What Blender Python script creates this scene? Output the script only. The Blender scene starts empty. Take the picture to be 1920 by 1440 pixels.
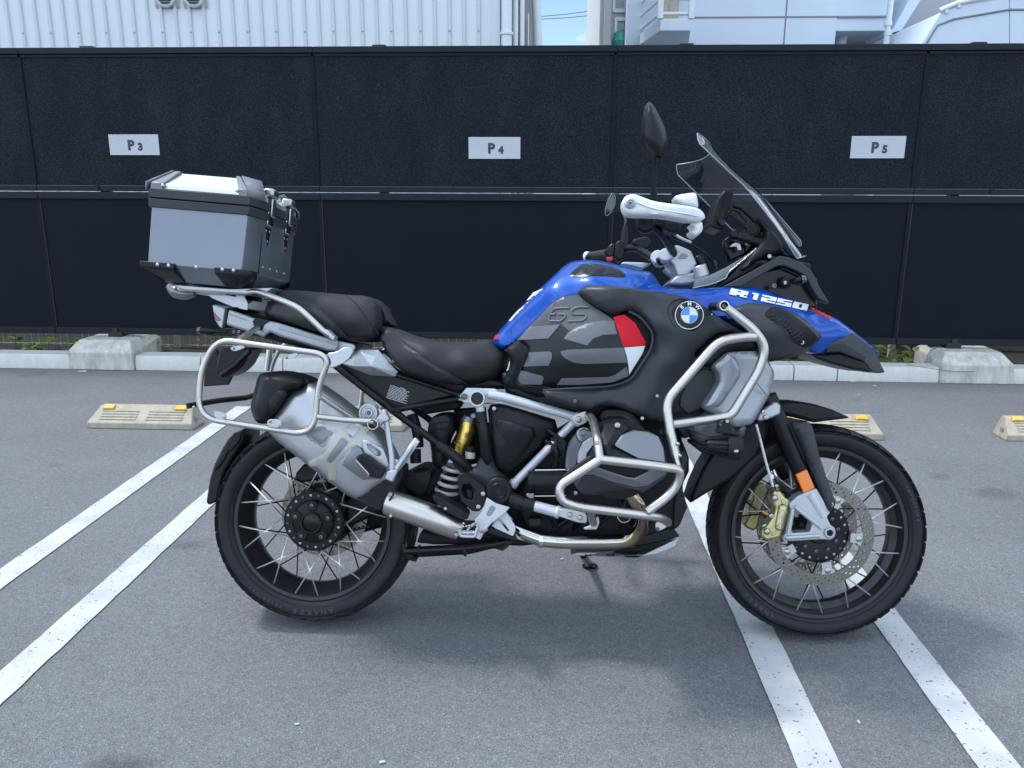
import bpy, bmesh, math, random
import numpy as np
from mathutils import Vector, Matrix, Euler
from mathutils.geometry import delaunay_2d_cdt
random.seed(7)
S = bpy.context.scene
COL = S.collection
R = math.radians

# ------------------------------------------------------------------ camera
F_PX, PITCH, YAW, ROLL, CAM_H = 1513.36, 0.2415515, -0.0509556, 0.0040896, 1.31
cy, sy, cp, sp = math.cos(YAW), math.sin(YAW), math.cos(PITCH), math.sin(PITCH)
c_d = Vector((sy*cp, cy*cp, -sp)); c_r = Vector((cy, -sy, 0)); c_u = c_r.cross(c_d)
c_r2 = c_r*math.cos(ROLL) + c_u*math.sin(ROLL); c_u2 = -c_r*math.sin(ROLL) + c_u*math.cos(ROLL)
cam = bpy.data.cameras.new('camera'); cam_o = bpy.data.objects.new('camera', cam); COL.objects.link(cam_o)
cam.sensor_fit = 'HORIZONTAL'; cam.sensor_width = 36; cam.lens = F_PX/1920*36
cam.clip_start = .05; cam.clip_end = 3000
mw = Matrix.Identity(4)
for i in range(3):
    mw[i][0] = c_r2[i]; mw[i][1] = c_u2[i]; mw[i][2] = -c_d[i]
mw[2][3] = CAM_H
cam_o.matrix_world = mw
S.camera = cam_o

# ------------------------------------------------------------------ world, sun, exposure
SUN = Vector((-.55, .15, 1.0)).normalized()          # direction towards the sun
wd = bpy.data.worlds.new('World'); S.world = wd; wd.use_nodes = True
nt = wd.node_tree; nt.nodes.clear()
out = nt.nodes.new('ShaderNodeOutputWorld'); bg = nt.nodes.new('ShaderNodeBackground')
sky = nt.nodes.new('ShaderNodeTexSky'); sky.sky_type = 'NISHITA'; sky.sun_disc = False
sky.sun_elevation = math.asin(SUN.z); sky.sun_rotation = math.atan2(SUN.x, SUN.y)
sky.air_density = 1.0; sky.dust_density = .15; sky.ozone_density = 3.0
tc = nt.nodes.new('ShaderNodeTexCoord'); mp = nt.nodes.new('ShaderNodeMapping'); mp.inputs['Scale'].default_value = (1.2, 1.2, 3.2)
mp.inputs['Location'].default_value = (1.04, 1.78, 1.96)
no = nt.nodes.new('ShaderNodeTexNoise'); no.inputs['Scale'].default_value = 2.6; no.inputs['Detail'].default_value = 9; no.inputs['Roughness'].default_value = .58
rp = nt.nodes.new('ShaderNodeValToRGB'); rp.color_ramp.elements[0].position = .42; rp.color_ramp.elements[1].position = .60
mx = nt.nodes.new('ShaderNodeMixRGB'); mx.inputs[2].default_value = (15.5, 17.6, 20.5, 1)
ml = nt.nodes.new('ShaderNodeMath'); ml.operation = 'MULTIPLY'; ml.inputs[1].default_value = .8
L_ = nt.links.new
L_(tc.outputs['Generated'], mp.inputs['Vector']); L_(mp.outputs['Vector'], no.inputs['Vector']); L_(no.outputs['Fac'], rp.inputs['Fac'])
L_(rp.outputs['Color'], ml.inputs[0]); L_(ml.outputs[0], mx.inputs['Fac']); L_(sky.outputs['Color'], mx.inputs[1])
L_(mx.outputs['Color'], bg.inputs['Color']); L_(bg.outputs[0], out.inputs['Surface'])
bg.inputs['Strength'].default_value = .15
sl = bpy.data.lights.new('sun', 'SUN'); sl.energy = 2.0; sl.angle = R(8.0); sl.color = (1, .98, .95)
so = bpy.data.objects.new('sun', sl); COL.objects.link(so); so.location = SUN*30
so.rotation_euler = (-SUN).to_track_quat('-Z', 'Y').to_euler()
vs = S.view_settings; vs.view_transform = 'Standard'; vs.look = 'None'; vs.gamma = 1; vs.use_curve_mapping = False
vs.exposure = .33
cy_ = S.cycles; cy_.max_bounces = 6; cy_.diffuse_bounces = 3; cy_.glossy_bounces = 4; cy_.transmission_bounces = 6; cy_.transparent_max_bounces = 10; cy_.caustics_reflective = False; cy_.caustics_refractive = False

# ------------------------------------------------------------------ pixel -> place
def ray(px, py):
    return (c_r2*((px-960)/F_PX) - c_u2*((py-720)/F_PX) + c_d)
CAMP = Vector((0, 0, CAM_H))
def onY(px, py, Y):
    d = ray(px, py); return CAMP + d*(Y/d.y)
def onZ(px, py, z=0):
    d = ray(px, py); return CAMP + d*((z-CAM_H)/d.z)
LEAN, BIKE_Y = R(11.5), 2.225
EY = Vector((0, math.cos(LEAN), -math.sin(LEAN))); EZ = Vector((0, math.sin(LEAN), math.cos(LEAN))); BO = Vector((0, BIKE_Y, 0))
def B(px, py, w=0.):
    """photograph pixel -> bike coordinates on the plane w metres to the right of the bike's middle"""
    d = ray(px, py); t = (-w-(CAMP-BO).dot(EY))/d.dot(EY); p = CAMP+d*t-BO
    return Vector((p.x, -w, p.dot(EZ)))
CR = dict(A=(240,300,4.8), B=(340,560,4.8), C=(380,780,3.693), D=(660,680,4.8), E=(900,700,3.79), F=(1220,700,2.824), G=(900,460,4.235),
  H=(1080,160,3.13), I=(1200,500,4.0), J=(480,520,3.84), K=(1060,340,6.4), L=(1320,300,6.0), M=(1380,840,6.0), N=(640,860,2.909),
  O=(1220,540,7.2), Q=(1240,740,9.0), S=(740,780,8.0), U=(820,900,8.0), V=(1040,760,6.0), X=(580,720,8.0), Z=(0,0,1))
def T(c, *pts):
    a, b, s = CR[c]
    return [(a+p[0]/s, b+p[1]/s)+tuple(p[2:]) for p in pts]

# ------------------------------------------------------------------ materials
def new_mat(name):
    m = bpy.data.materials.new(name); m.use_nodes = True
    n = m.node_tree; return m, n, n.nodes['Principled BSDF']
def mat(name, col, rough=.5, metal=0, coat=0, bump=0, bscale=200, var=0, vscale=30, rvar=0, spec=None, alpha=1, trans=0, ior=None, coord='Object', stretch=None, sheen=0):
    m, n, p = new_mat(name)
    p.inputs['Base Color'].default_value = (*col, 1); p.inputs['Roughness'].default_value = rough; p.inputs['Metallic'].default_value = metal
    if coat: p.inputs['Coat Weight'].default_value = coat; p.inputs['Coat Roughness'].default_value = .04
    if spec is not None: p.inputs['Specular IOR Level'].default_value = spec
    if trans: p.inputs['Transmission Weight'].default_value = trans
    if ior: p.inputs['IOR'].default_value = ior
    if alpha < 1: p.inputs['Alpha'].default_value = alpha
    if bump or var or rvar:
        tc = n.nodes.new('ShaderNodeTexCoord'); src = tc.outputs[coord]
        if stretch:
            mp = n.nodes.new('ShaderNodeMapping'); mp.inputs['Scale'].default_value = stretch; n.links.new(src, mp.inputs['Vector']); src = mp.outputs[0]
    if bump:
        t = n.nodes.new('ShaderNodeTexNoise'); t.inputs['Scale'].default_value = bscale; t.inputs['Detail'].default_value = 3
        n.links.new(src, t.inputs['Vector'])
        b = n.nodes.new('ShaderNodeBump'); b.inputs['Strength'].default_value = bump; b.inputs['Distance'].default_value = .001
        n.links.new(t.outputs['Fac'], b.inputs['Height']); n.links.new(b.outputs[0], p.inputs['Normal'])
    if var or rvar:
        t = n.nodes.new('ShaderNodeTexNoise'); t.inputs['Scale'].default_value = vscale; t.inputs['Detail'].default_value = 5; t.inputs['Roughness'].default_value = .6
        n.links.new(src, t.inputs['Vector'])
        if var:
            r = n.nodes.new('ShaderNodeValToRGB'); r.color_ramp.elements[0].position = .3; r.color_ramp.elements[1].position = .72
            r.color_ramp.elements[0].color = (*[c*(1-var) for c in col], 1); r.color_ramp.elements[1].color = (*[min(1, c*(1+var)) for c in col], 1)
            n.links.new(t.outputs['Fac'], r.inputs['Fac']); n.links.new(r.outputs[0], p.inputs['Base Color'])
        if rvar:
            q = n.nodes.new('ShaderNodeMapRange'); q.inputs['To Min'].default_value = max(0, rough-rvar); q.inputs['To Max'].default_value = min(1, rough+rvar)
            q.inputs['From Min'].default_value = .3; q.inputs['From Max'].default_value = .7
            n.links.new(t.outputs['Fac'], q.inputs['Value']); n.links.new(q.outputs[0], p.inputs['Roughness'])
    return m

# ------------------------------------------------------------------ builders
def finish(o, label=None, cat=None, group=None, kind=None):
    if label: o['label'] = label
    if cat: o['category'] = cat
    if group: o['group'] = group
    if kind: o['kind'] = kind
    return o
def empty(name, loc=(0, 0, 0), label=None, cat=None, group=None, kind=None, parent=None):
    o = bpy.data.objects.new(name, None); COL.objects.link(o); o.location = loc; o.empty_display_size = .1; o.parent = parent
    return finish(o, label, cat, group, kind)
def link(name, me, m=None, parent=None):
    o = bpy.data.objects.new(name, me); COL.objects.link(o)
    if m is not None and not me.materials: me.materials.append(m)
    o.parent = parent
    return o
def bevel(o, w, seg=2, ang=30):
    b = o.modifiers.new('bevel', 'BEVEL'); b.width = w; b.segments = seg; b.limit_method = 'ANGLE'; b.angle_limit = R(ang); b.harden_normals = False
    return o
def make(name, V, Fc, m, parent=None, smooth=35, bev=0, seg=2, fix=True):
    me = bpy.data.meshes.new(name); me.from_pydata([tuple(v) for v in V], [], Fc)
    if fix:
        bm = bmesh.new(); bm.from_mesh(me); bmesh.ops.recalc_face_normals(bm, faces=bm.faces); bm.to_mesh(me); bm.free()
    if smooth is not None:
        me.shade_smooth(); me.set_sharp_from_angle(angle=R(smooth))
    me.update()
    o = link(name, me, m, parent)
    if bev: bevel(o, bev, seg)
    return o
def box(name, a, b, m, parent=None, bev=0, smooth=35):
    x0, y0, z0 = a; x1, y1, z1 = b
    V = [(x0,y0,z0),(x1,y0,z0),(x1,y1,z0),(x0,y1,z0),(x0,y0,z1),(x1,y0,z1),(x1,y1,z1),(x0,y1,z1)]
    Fc = [(0,3,2,1),(4,5,6,7),(0,1,5,4),(1,2,6,5),(2,3,7,6),(3,0,4,7)]
    return make(name, V, Fc, m, parent, smooth, bev, fix=False)
def fillet(P, rad, n=6):
    P = [Vector(p) for p in P]
    if not rad: return P
    o = [P[0]]
    for i in range(1, len(P)-1):
        a, b, c = P[i-1], P[i], P[i+1]
        r_ = rad[i] if isinstance(rad, (list, tuple)) else rad
        u = (a-b); v = (c-b); t = min(r_, u.length*.48, v.length*.48)
        p0 = b+u.normalized()*t; p1 = b+v.normalized()*t
        for k in range(n+1):
            s = k/n; o.append(p0*(1-s)**2+b*2*s*(1-s)+p1*s*s)
    o.append(P[-1]); return o
def sweep(P, r, nseg=14, caps=True, closed=False):
    n = len(P); V = []; Fc = []
    rad = r if isinstance(r, (list, tuple)) else [r]*n
    if len(rad) != n:
        ts = np.linspace(0, 1, len(rad)); L = [0]
        for i in range(1, n): L.append(L[-1]+(P[i]-P[i-1]).length)
        rad = list(np.interp([l/L[-1] for l in L], ts, rad))
    up = None
    for i in range(n):
        if closed: t = (P[(i+1) % n]-P[i-1]).normalized()
        else: t = (P[min(i+1, n-1)]-P[max(i-1, 0)]).normalized()
        if up is None:
            up = t.orthogonal().normalized()
        up = (up-t*up.dot(t)).normalized(); q = t.cross(up)
        for k in range(nseg):
            a = 2*math.pi*k/nseg; V.append(P[i]+(up*math.cos(a)+q*math.sin(a))*rad[i])
    m = n if closed else n-1
    for i in range(m):
        j = (i+1) % n
        for k in range(nseg):
            l = (k+1) % nseg; Fc.append((i*nseg+k, i*nseg+l, j*nseg+l, j*nseg+k))
    if caps and not closed:
        Fc.append(tuple(range(nseg-1, -1, -1))); Fc.append(tuple((n-1)*nseg+k for k in range(nseg)))
    return V, Fc
def tube(name, P, r, m, parent=None, fil=0, nseg=14, closed=False, smooth=50, fn=6):
    P = [Vector(p) for p in P]
    if closed and fil:
        Q = [P[-1]]+P+[P[0]]; Q = fillet(Q, fil, fn)[1:-1]
    else: Q = fillet(P, fil, fn)
    V, Fc = sweep(Q, r, nseg, True, closed)
    return make(name, V, Fc, m, parent, smooth)
def ptube(name, pts, r, m, parent=None, fil=0, **k):
    return tube(name, [B(*p) for p in pts], r, m, parent, fil, **k)
def lathe_mesh(prof, seg=48, closed=False):
    """profile of (radius, t) around the y axis"""
    V = []; Fc = []; n = len(prof)
    for k in range(seg):
        a = 2*math.pi*k/seg
        for r, t in prof: V.append((r*math.cos(a), t, r*math.sin(a)))
    for k in range(seg):
        l = (k+1) % seg
        for i in range(n if closed else n-1):
            j = (i+1) % n; Fc.append((k*n+i, k*n+j, l*n+j, l*n+i))
    if not closed:
        if prof[0][0] > 1e-5: Fc.append(tuple(k*n for k in range(seg)))
        if prof[-1][0] > 1e-5: Fc.append(tuple(k*n+n-1 for k in reversed(range(seg))))
    return V, Fc
def lathe(name, prof, m, parent=None, loc=(0, 0, 0), axis=(0, 1, 0), seg=48, smooth=35, closed=False):
    V, Fc = lathe_mesh(prof, seg, closed)
    q = Vector((0, 1, 0)).rotation_difference(Vector(axis).normalized()); L = Vector(loc)
    V = [q@Vector(v)+L for v in V]
    o = make(name, V, Fc, m, parent, smooth)
    bm = bmesh.new(); bm.from_mesh(o.data); bmesh.ops.remove_doubles(bm, verts=bm.verts, dist=1e-6); bmesh.ops.recalc_face_normals(bm, faces=bm.faces); bm.to_mesh(o.data); bm.free()
    o.data.set_sharp_from_angle(angle=R(smooth))
    return o
def chaikin(P, it=1, q=.22):
    for _ in range(it):
        o = []
        for i in range(len(P)):
            a = P[i]; b = P[(i+1) % len(P)]
            o.append(tuple(a[k]*(1-q)+b[k]*q for k in range(2))); o.append(tuple(a[k]*q+b[k]*(1-q) for k in range(2)))
        P = o
    return P
def densify(P, res):
    o = []
    for i in range(len(P)):
        a = P[i]; b = P[(i+1) % len(P)]; d = math.hypot(b[0]-a[0], b[1]-a[1]); n = max(1, int(round(d/res)))
        for k in range(n): s = k/n; o.append((a[0]*(1-s)+b[0]*s, a[1]*(1-s)+b[1]*s))
    return o
def edge_dist(pts, P):
    A = np.array(P); Bq = np.roll(A, -1, 0); p = np.array(pts)[:, None, :]
    d = Bq-A; L = (d*d).sum(1)+1e-12
    t = np.clip(((p-A)*d).sum(2)/L, 0, 1); q = A+t[..., None]*d
    return np.sqrt(((p-q)**2).sum(2)).min(1)
def inside(pts, P):
    pts = np.array(pts); x = pts[:, 0]; y = pts[:, 1]; c = np.zeros(len(pts), bool); n = len(P)
    for i in range(n):
        x0, y0 = P[i]; x1, y1 = P[(i+1) % n]
        if y0 == y1: continue
        c ^= ((y0 > y) != (y1 > y)) & (x < (x1-x0)*(y-y0)/(y1-y0)+x0)
    return c
def tps(ctrl):
    C = np.array(ctrl, float)
    if len(C) < 3:
        v = C[:, 2].mean(); return lambda p: np.full(len(p), v)
    X = C[:, :2]/100.; n = len(X)
    def U(r2): return np.where(r2 < 1e-12, 0, r2*np.log(np.maximum(r2, 1e-12)))
    K = U(((X[:, None]-X[None])**2).sum(2))+np.eye(n)*1e-3
    Pm = np.hstack([np.ones((n, 1)), X]); A = np.zeros((n+3, n+3)); A[:n, :n] = K; A[:n, n:] = Pm; A[n:, :n] = Pm.T
    s = np.linalg.lstsq(A, np.concatenate([C[:, 2], np.zeros(3)]), rcond=None)[0]
    def f(p):
        p = np.array(p, float)[:, :2]/100.
        return U(((p[:, None]-X[None])**2).sum(2))@s[:n]+s[n]+p@s[n+1:]
    return f
def shell(name, outl, m, parent=None, w=0, ctrl=None, bulge=0, rp=4, rd=.008, back=.03, res=7, sm=1, mirror=False, smooth=60, lift=0, q=.22):
    """a moulded panel: outline in photograph pixels, lateral position from w or ctrl, domed by bulge and rolled over at its edge"""
    P = [(p[0], p[1]) for p in outl]
    if sm: P = chaikin(P, sm, q)
    P = densify(P, res)
    xs = [p[0] for p in P]; ys = [p[1] for p in P]; G = []
    j = 0; y = min(ys)+res*.5
    while y < max(ys):
        x = min(xs)+(res*.5 if j % 2 else 0)
        while x < max(xs): G.append((x+random.uniform(-.1, .1)*res, y+random.uniform(-.1, .1)*res)); x += res
        y += res*.87; j += 1
    G = np.array(G) if G else np.zeros((0, 2))
    if len(G):
        G = G[inside(G, P)]
    if len(G): G = G[edge_dist(G, P) > res*.55]
    # an inner ring keeps the roll-over even
    n = len(P); allp = [Vector(p) for p in P]+[Vector((float(g[0]), float(g[1]))) for g in G]
    ov, oe, of, *_ = delaunay_2d_cdt(allp, [(i, (i+1) % n) for i in range(n)], [], 1, 1e-4)
    pts = np.array([(v[0], v[1]) for v in ov])
    ok = inside([pts[list(f)].mean(0) for f in of], P); of = [f for f, k in zip(of, ok) if k]
    d = edge_dist(pts, P); dm = max(d.max(), 1e-6)
    base = tps(ctrl)(pts) if ctrl else np.full(len(pts), float(w))
    W = base+lift+bulge*(1-(1-d/dm)**2)
    if rd:
        t = np.clip(1-d/rp, 0, 1); W = W-rd*(1-np.sqrt(np.maximum(0, 1-t*t)))
    V = [B(p[0], p[1], ww) for p, ww in zip(pts, W)]
    Fc = [tuple(f) for f in of]
    # boundary edges
    cnt = {}
    for f in Fc:
        for i in range(len(f)):
            e = (f[i], f[(i+1) % len(f)]); k = tuple(sorted(e)); cnt.setdefault(k, []).append(e)
    bd = [v[0] for v in cnt.values() if len(v) == 1]
    nv = len(V)
    if mirror:
        V += [Vector((v.x, -v.y, v.z)) for v in V]; Fc += [tuple(nv+i for i in reversed(f)) for f in of]
        Fc += [(b, a, nv+a, nv+b) for a, b in bd]
    elif back is not None:
        ids = {}
        for a, b in bd:
            for k in (a, b):
                if k not in ids: ids[k] = len(V); v = V[k]; V.append(Vector((v.x, v.y+back, v.z)))
        Fc += [(b, a, ids[a], ids[b]) for a, b in bd]
    o = make(name, V, Fc, m, parent, smooth, fix=(mirror or back is not None))
    return o
def prism(name, outl, m, parent=None, w=0, w1=-.01, holes=(), bev=.002, seg=2, sm=0, smooth=35, q=.22, fil=0):
    """a cut plate: outline (and holes) in photograph pixels on the plane w, as thick as w - w1"""
    def loop(P):
        P = [(p[0], p[1]) for p in P]
        if sm: P = chaikin(P, sm, q)
        return [(v.x, v.z) for v in (B(p[0], p[1], w) for p in P)]
    return plate(name, loop(outl), [loop(h) for h in holes], -w, -w1, m, parent, bev, seg, smooth)
def plate(name, L0, holes, y0, y1, m, parent=None, bev=0, seg=2, smooth=35):
    vs_ = []; es = []
    for L in [L0]+list(holes):
        k = len(vs_); n = len(L); vs_ += [Vector(p) for p in L]; es += [(k+i, k+(i+1) % n) for i in range(n)]
    ov, oe, of, *_ = delaunay_2d_cdt(vs_, es, [], 1, 1e-7)
    cen = [(sum(ov[i][0] for i in f)/len(f), sum(ov[i][1] for i in f)/len(f)) for f in of]
    ok = inside(cen, L0)
    for h_ in holes: ok &= ~inside(cen, h_)
    of = [f for f, k in zip(of, ok) if k]
    V = [(v[0], y0, v[1]) for v in ov]; n = len(V); V += [(v[0], y1, v[1]) for v in ov]
    Fc = [tuple(f) for f in of]; cnt = {}
    for f in Fc:
        for i in range(len(f)):
            e = (f[i], f[(i+1) % len(f)]); cnt.setdefault(tuple(sorted(e)), []).append(e)
    bd = [v[0] for v in cnt.values() if len(v) == 1]
    Fc = Fc+[tuple(n+i for i in reversed(f)) for f in of]+[(b, a, n+a, n+b) for a, b in bd]
    me = bpy.data.meshes.new(name); me.from_pydata(V, [], Fc)
    bm = bmesh.new(); bm.from_mesh(me); bmesh.ops.recalc_face_normals(bm, faces=bm.faces)
    bmesh.ops.dissolve_limit(bm, angle_limit=R(1), verts=bm.verts, edges=bm.edges)
    bm.to_mesh(me); bm.free()
    me.shade_smooth(); me.set_sharp_from_angle(angle=R(smooth))
    o = link(name, me, m, parent)
    if bev: bevel(o, bev, seg)
    return o
def facets(name, V, Fc, m, parent=None, bev=.002, smooth=25, seg=2):
    """V: list of (px,py,w) photograph pixels with lateral place, or ready points"""
    return make(name, [B(*v) if not isinstance(v, Vector) else v for v in V], Fc, m, parent, smooth, bev, seg)
def far_copy(o):
    """the same part on the far side of the bike"""
    c = o.copy(); COL.objects.link(c); c.scale = (1, -1, 1)
    for ch in o.children:
        d = ch.copy(); COL.objects.link(d); d.parent = c
    return c
def text_mesh(s, size, bold=0, shear=0, spacing=1):
    cu = bpy.data.curves.new('t', 'FONT'); cu.body = s; cu.size = size; cu.offset = bold; cu.shear = shear; cu.space_character = spacing
    cu.align_x = 'CENTER'; cu.align_y = 'CENTER'; cu.resolution_u = 4
    o = bpy.data.objects.new('t', cu); COL.objects.link(o)
    dg = bpy.context.evaluated_depsgraph_get(); dg.update()
    me = bpy.data.meshes.new_from_object(o.evaluated_get(dg))
    bpy.data.objects.remove(o); bpy.data.curves.remove(cu)
    return me
# ================================================================== SETTING
STAINS = [(*onZ(1866, 925)[:2], .15, .72), (*onZ(352, 1022)[:2], .09, .72), (*onZ(225, 1442)[:2], .10, .6), (*onZ(1560, 1330)[:2], .5, .93)]
def mat_asphalt():
    m, n, p = new_mat('asphalt'); L = n.links.new
    tc = n.nodes.new('ShaderNodeTexCoord')
    def noise(sc, det, rough=.5):
        t = n.nodes.new('ShaderNodeTexNoise'); t.inputs['Scale'].default_value = sc; t.inputs['Detail'].default_value = det; t.inputs['Roughness'].default_value = rough
        L(tc.outputs['Object'], t.inputs['Vector']); return t
    v = n.nodes.new('ShaderNodeTexVoronoi'); v.inputs['Scale'].default_value = 400; L(tc.outputs['Object'], v.inputs['Vector'])
    sx = n.nodes.new('ShaderNodeSeparateColor'); L(v.outputs['Color'], sx.inputs[0])
    r = n.nodes.new('ShaderNodeValToRGB'); e = r.color_ramp.elements
    e[0].position = 0; e[0].color = (.07, .076, .086, 1); e[1].position = 1; e[1].color = (.33, .35, .38, 1)
    for pos, c in ((.10, (.126, .127, .133)), (.5, (.162, .164, .171)), (.88, (.192, .195, .204)), (.97, (.24, .244, .254))):
        k = e.new(pos); k.color = (*c, 1)
    L(sx.outputs[0], r.inputs['Fac'])
    big = noise(1.1, 6, .6); r2 = n.nodes.new('ShaderNodeMapRange'); r2.inputs['From Min'].default_value = .3; r2.inputs['From Max'].default_value = .7
    r2.inputs['To Min'].default_value = .86; r2.inputs['To Max'].default_value = 1.1; L(big.outputs['Fac'], r2.inputs['Value'])
    mid = noise(42, 3, .6); r3 = n.nodes.new('ShaderNodeMapRange'); r3.inputs['From Min'].default_value = .3; r3.inputs['From Max'].default_value = .7
    r3.inputs['To Min'].default_value = .9; r3.inputs['To Max'].default_value = 1.1; L(mid.outputs['Fac'], r3.inputs['Value'])
    st = noise(2.3, 2, .4); r4 = n.nodes.new('ShaderNodeValToRGB'); r4.color_ramp.elements[0].position = .24; r4.color_ramp.elements[0].color = (.62, .62, .64, 1)
    r4.color_ramp.elements[1].position = .31; r4.color_ramp.elements[1].color = (1, 1, 1, 1); L(st.outputs['Fac'], r4.inputs['Fac'])
    a = n.nodes.new('ShaderNodeMath'); a.operation = 'MULTIPLY'; L(r2.outputs[0], a.inputs[0]); L(r3.outputs[0], a.inputs[1])
    c1 = n.nodes.new('ShaderNodeMixRGB'); c1.blend_type = 'MULTIPLY'; c1.inputs[0].default_value = 1; L(r.outputs[0], c1.inputs[1]); L(a.outputs[0], c1.inputs[2])
    c2 = n.nodes.new('ShaderNodeMixRGB'); c2.blend_type = 'MULTIPLY'; c2.inputs[0].default_value = 1; L(c1.outputs[0], c2.inputs[1]); L(r4.outputs[0], c2.inputs[2])
    last = c2.outputs[0]
    for (sx_, sy_, sr, dk) in STAINS:
        cmb = n.nodes.new('ShaderNodeVectorMath'); cmb.operation = 'SUBTRACT'; cmb.inputs[1].default_value = (sx_, sy_, 0); L(tc.outputs['Object'], cmb.inputs[0])
        sc_ = n.nodes.new('ShaderNodeVectorMath'); sc_.operation = 'MULTIPLY'; sc_.inputs[1].default_value = (1/sr, 1.6/sr, 0); L(cmb.outputs[0], sc_.inputs[0])
        ln = n.nodes.new('ShaderNodeVectorMath'); ln.operation = 'LENGTH'; L(sc_.outputs[0], ln.inputs[0])
        nn = noise(16, 5, .65); ad = n.nodes.new('ShaderNodeMath'); ad.operation = 'MULTIPLY_ADD'; ad.inputs[1].default_value = 1.5; L(nn.outputs['Fac'], ad.inputs[0]); L(ln.outputs['Value'], ad.inputs[2])
        rr = n.nodes.new('ShaderNodeMapRange'); rr.inputs['From Min'].default_value = 1.1; rr.inputs['From Max'].default_value = 1.75; rr.inputs['To Min'].default_value = dk; rr.inputs['To Max'].default_value = 1; L(ad.outputs[0], rr.inputs['Value'])
        cc = n.nodes.new('ShaderNodeMixRGB'); cc.blend_type = 'MULTIPLY'; cc.inputs[0].default_value = 1; L(last, cc.inputs[1]); L(rr.outputs[0], cc.inputs[2]); last = cc.outputs[0]
    L(last, p.inputs['Base Color'])
    p.inputs['Roughness'].default_value = .82; p.inputs['Specular IOR Level'].default_value = .35
    b = n.nodes.new('ShaderNodeBump'); b.inputs['Strength'].default_value = .5; b.inputs['Distance'].default_value = .003
    L(v.outputs['Distance'], b.inputs['Height']); b.invert = True; L(b.outputs[0], p.inputs['Normal'])
    return m
def mat_roadpaint():
    m, n, p = new_mat('road_paint'); L = n.links.new
    tc = n.nodes.new('ShaderNodeTexCoord')
    t = n.nodes.new('ShaderNodeTexNoise'); t.inputs['Scale'].default_value = 95; t.inputs['Detail'].default_value = 2; L(tc.outputs['Object'], t.inputs['Vector'])
    r = n.nodes.new('ShaderNodeValToRGB'); e = r.color_ramp.elements; e[0].position = .30; e[0].color = (.12, .12, .13, 1); e[1].position = .345; e[1].color = (.54, .555, .55, 1)
    L(t.outputs['Fac'], r.inputs['Fac'])
    t2 = n.nodes.new('ShaderNodeTexNoise'); t2.inputs['Scale'].default_value = 7; t2.inputs['Detail'].default_value = 6; L(tc.outputs['Object'], t2.inputs['Vector'])
    r2 = n.nodes.new('ShaderNodeValToRGB'); e = r2.color_ramp.elements; e[0].position = .36; e[0].color = (.80, .80, .81, 1); e[1].position = .6; e[1].color = (1, 1, 1, 1)
    L(t2.outputs['Fac'], r2.inputs['Fac'])
    c = n.nodes.new('ShaderNodeMixRGB'); c.blend_type = 'MULTIPLY'; c.inputs[0].default_value = 1; L(r.outputs[0], c.inputs[1]); L(r2.outputs[0], c.inputs[2])
    L(c.outputs[0], p.inputs['Base Color']); p.inputs['Roughness'].default_value = .7
    b = n.nodes.new('ShaderNodeBump'); b.inputs['Strength'].default_value = .35; b.inputs['Distance'].default_value = .003; L(t.outputs['Fac'], b.inputs['Height']); L(b.outputs[0], p.inputs['Normal'])
    return m
def mat_concrete(name, col, stain=.35, vscale=6):
    m, n, p = new_mat(name); L = n.links.new
    tc = n.nodes.new('ShaderNodeTexCoord'); mp = n.nodes.new('ShaderNodeMapping'); mp.inputs['Scale'].default_value = (1, 1, .35); L(tc.outputs['Object'], mp.inputs[0])
    t = n.nodes.new('ShaderNodeTexNoise'); t.inputs['Scale'].default_value = vscale*3; t.inputs['Detail'].default_value = 9; t.inputs['Roughness'].default_value = .68; L(mp.outputs[0], t.inputs['Vector'])
    r = n.nodes.new('ShaderNodeValToRGB'); e = r.color_ramp.elements
    e[0].position = .28; e[0].color = (*[c*(1-stain) for c in col], 1); e[1].position = .62; e[1].color = (*col, 1); L(t.outputs['Fac'], r.inputs['Fac'])
    f = n.nodes.new('ShaderNodeTexNoise'); f.inputs['Scale'].default_value = 160; f.inputs['Detail'].default_value = 4; L(tc.outputs['Object'], f.inputs['Vector'])
    r2 = n.nodes.new('ShaderNodeMapRange'); r2.inputs['To Min'].default_value = .85; r2.inputs['To Max'].default_value = 1.12; L(f.outputs['Fac'], r2.inputs['Value'])
    c = n.nodes.new('ShaderNodeMixRGB'); c.blend_type = 'MULTIPLY'; c.inputs[0].default_value = 1; L(r.outputs[0], c.inputs[1]); L(r2.outputs[0], c.inputs[2])
    L(c.outputs[0], p.inputs['Base Color']); p.inputs['Roughness'].default_value = .85
    b = n.nodes.new('ShaderNodeBump'); b.inputs['Strength'].default_value = .5; b.inputs['Distance'].default_value = .003; L(f.outputs['Fac'], b.inputs['Height']); L(b.outputs[0], p.inputs['Normal'])
    return m
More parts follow.
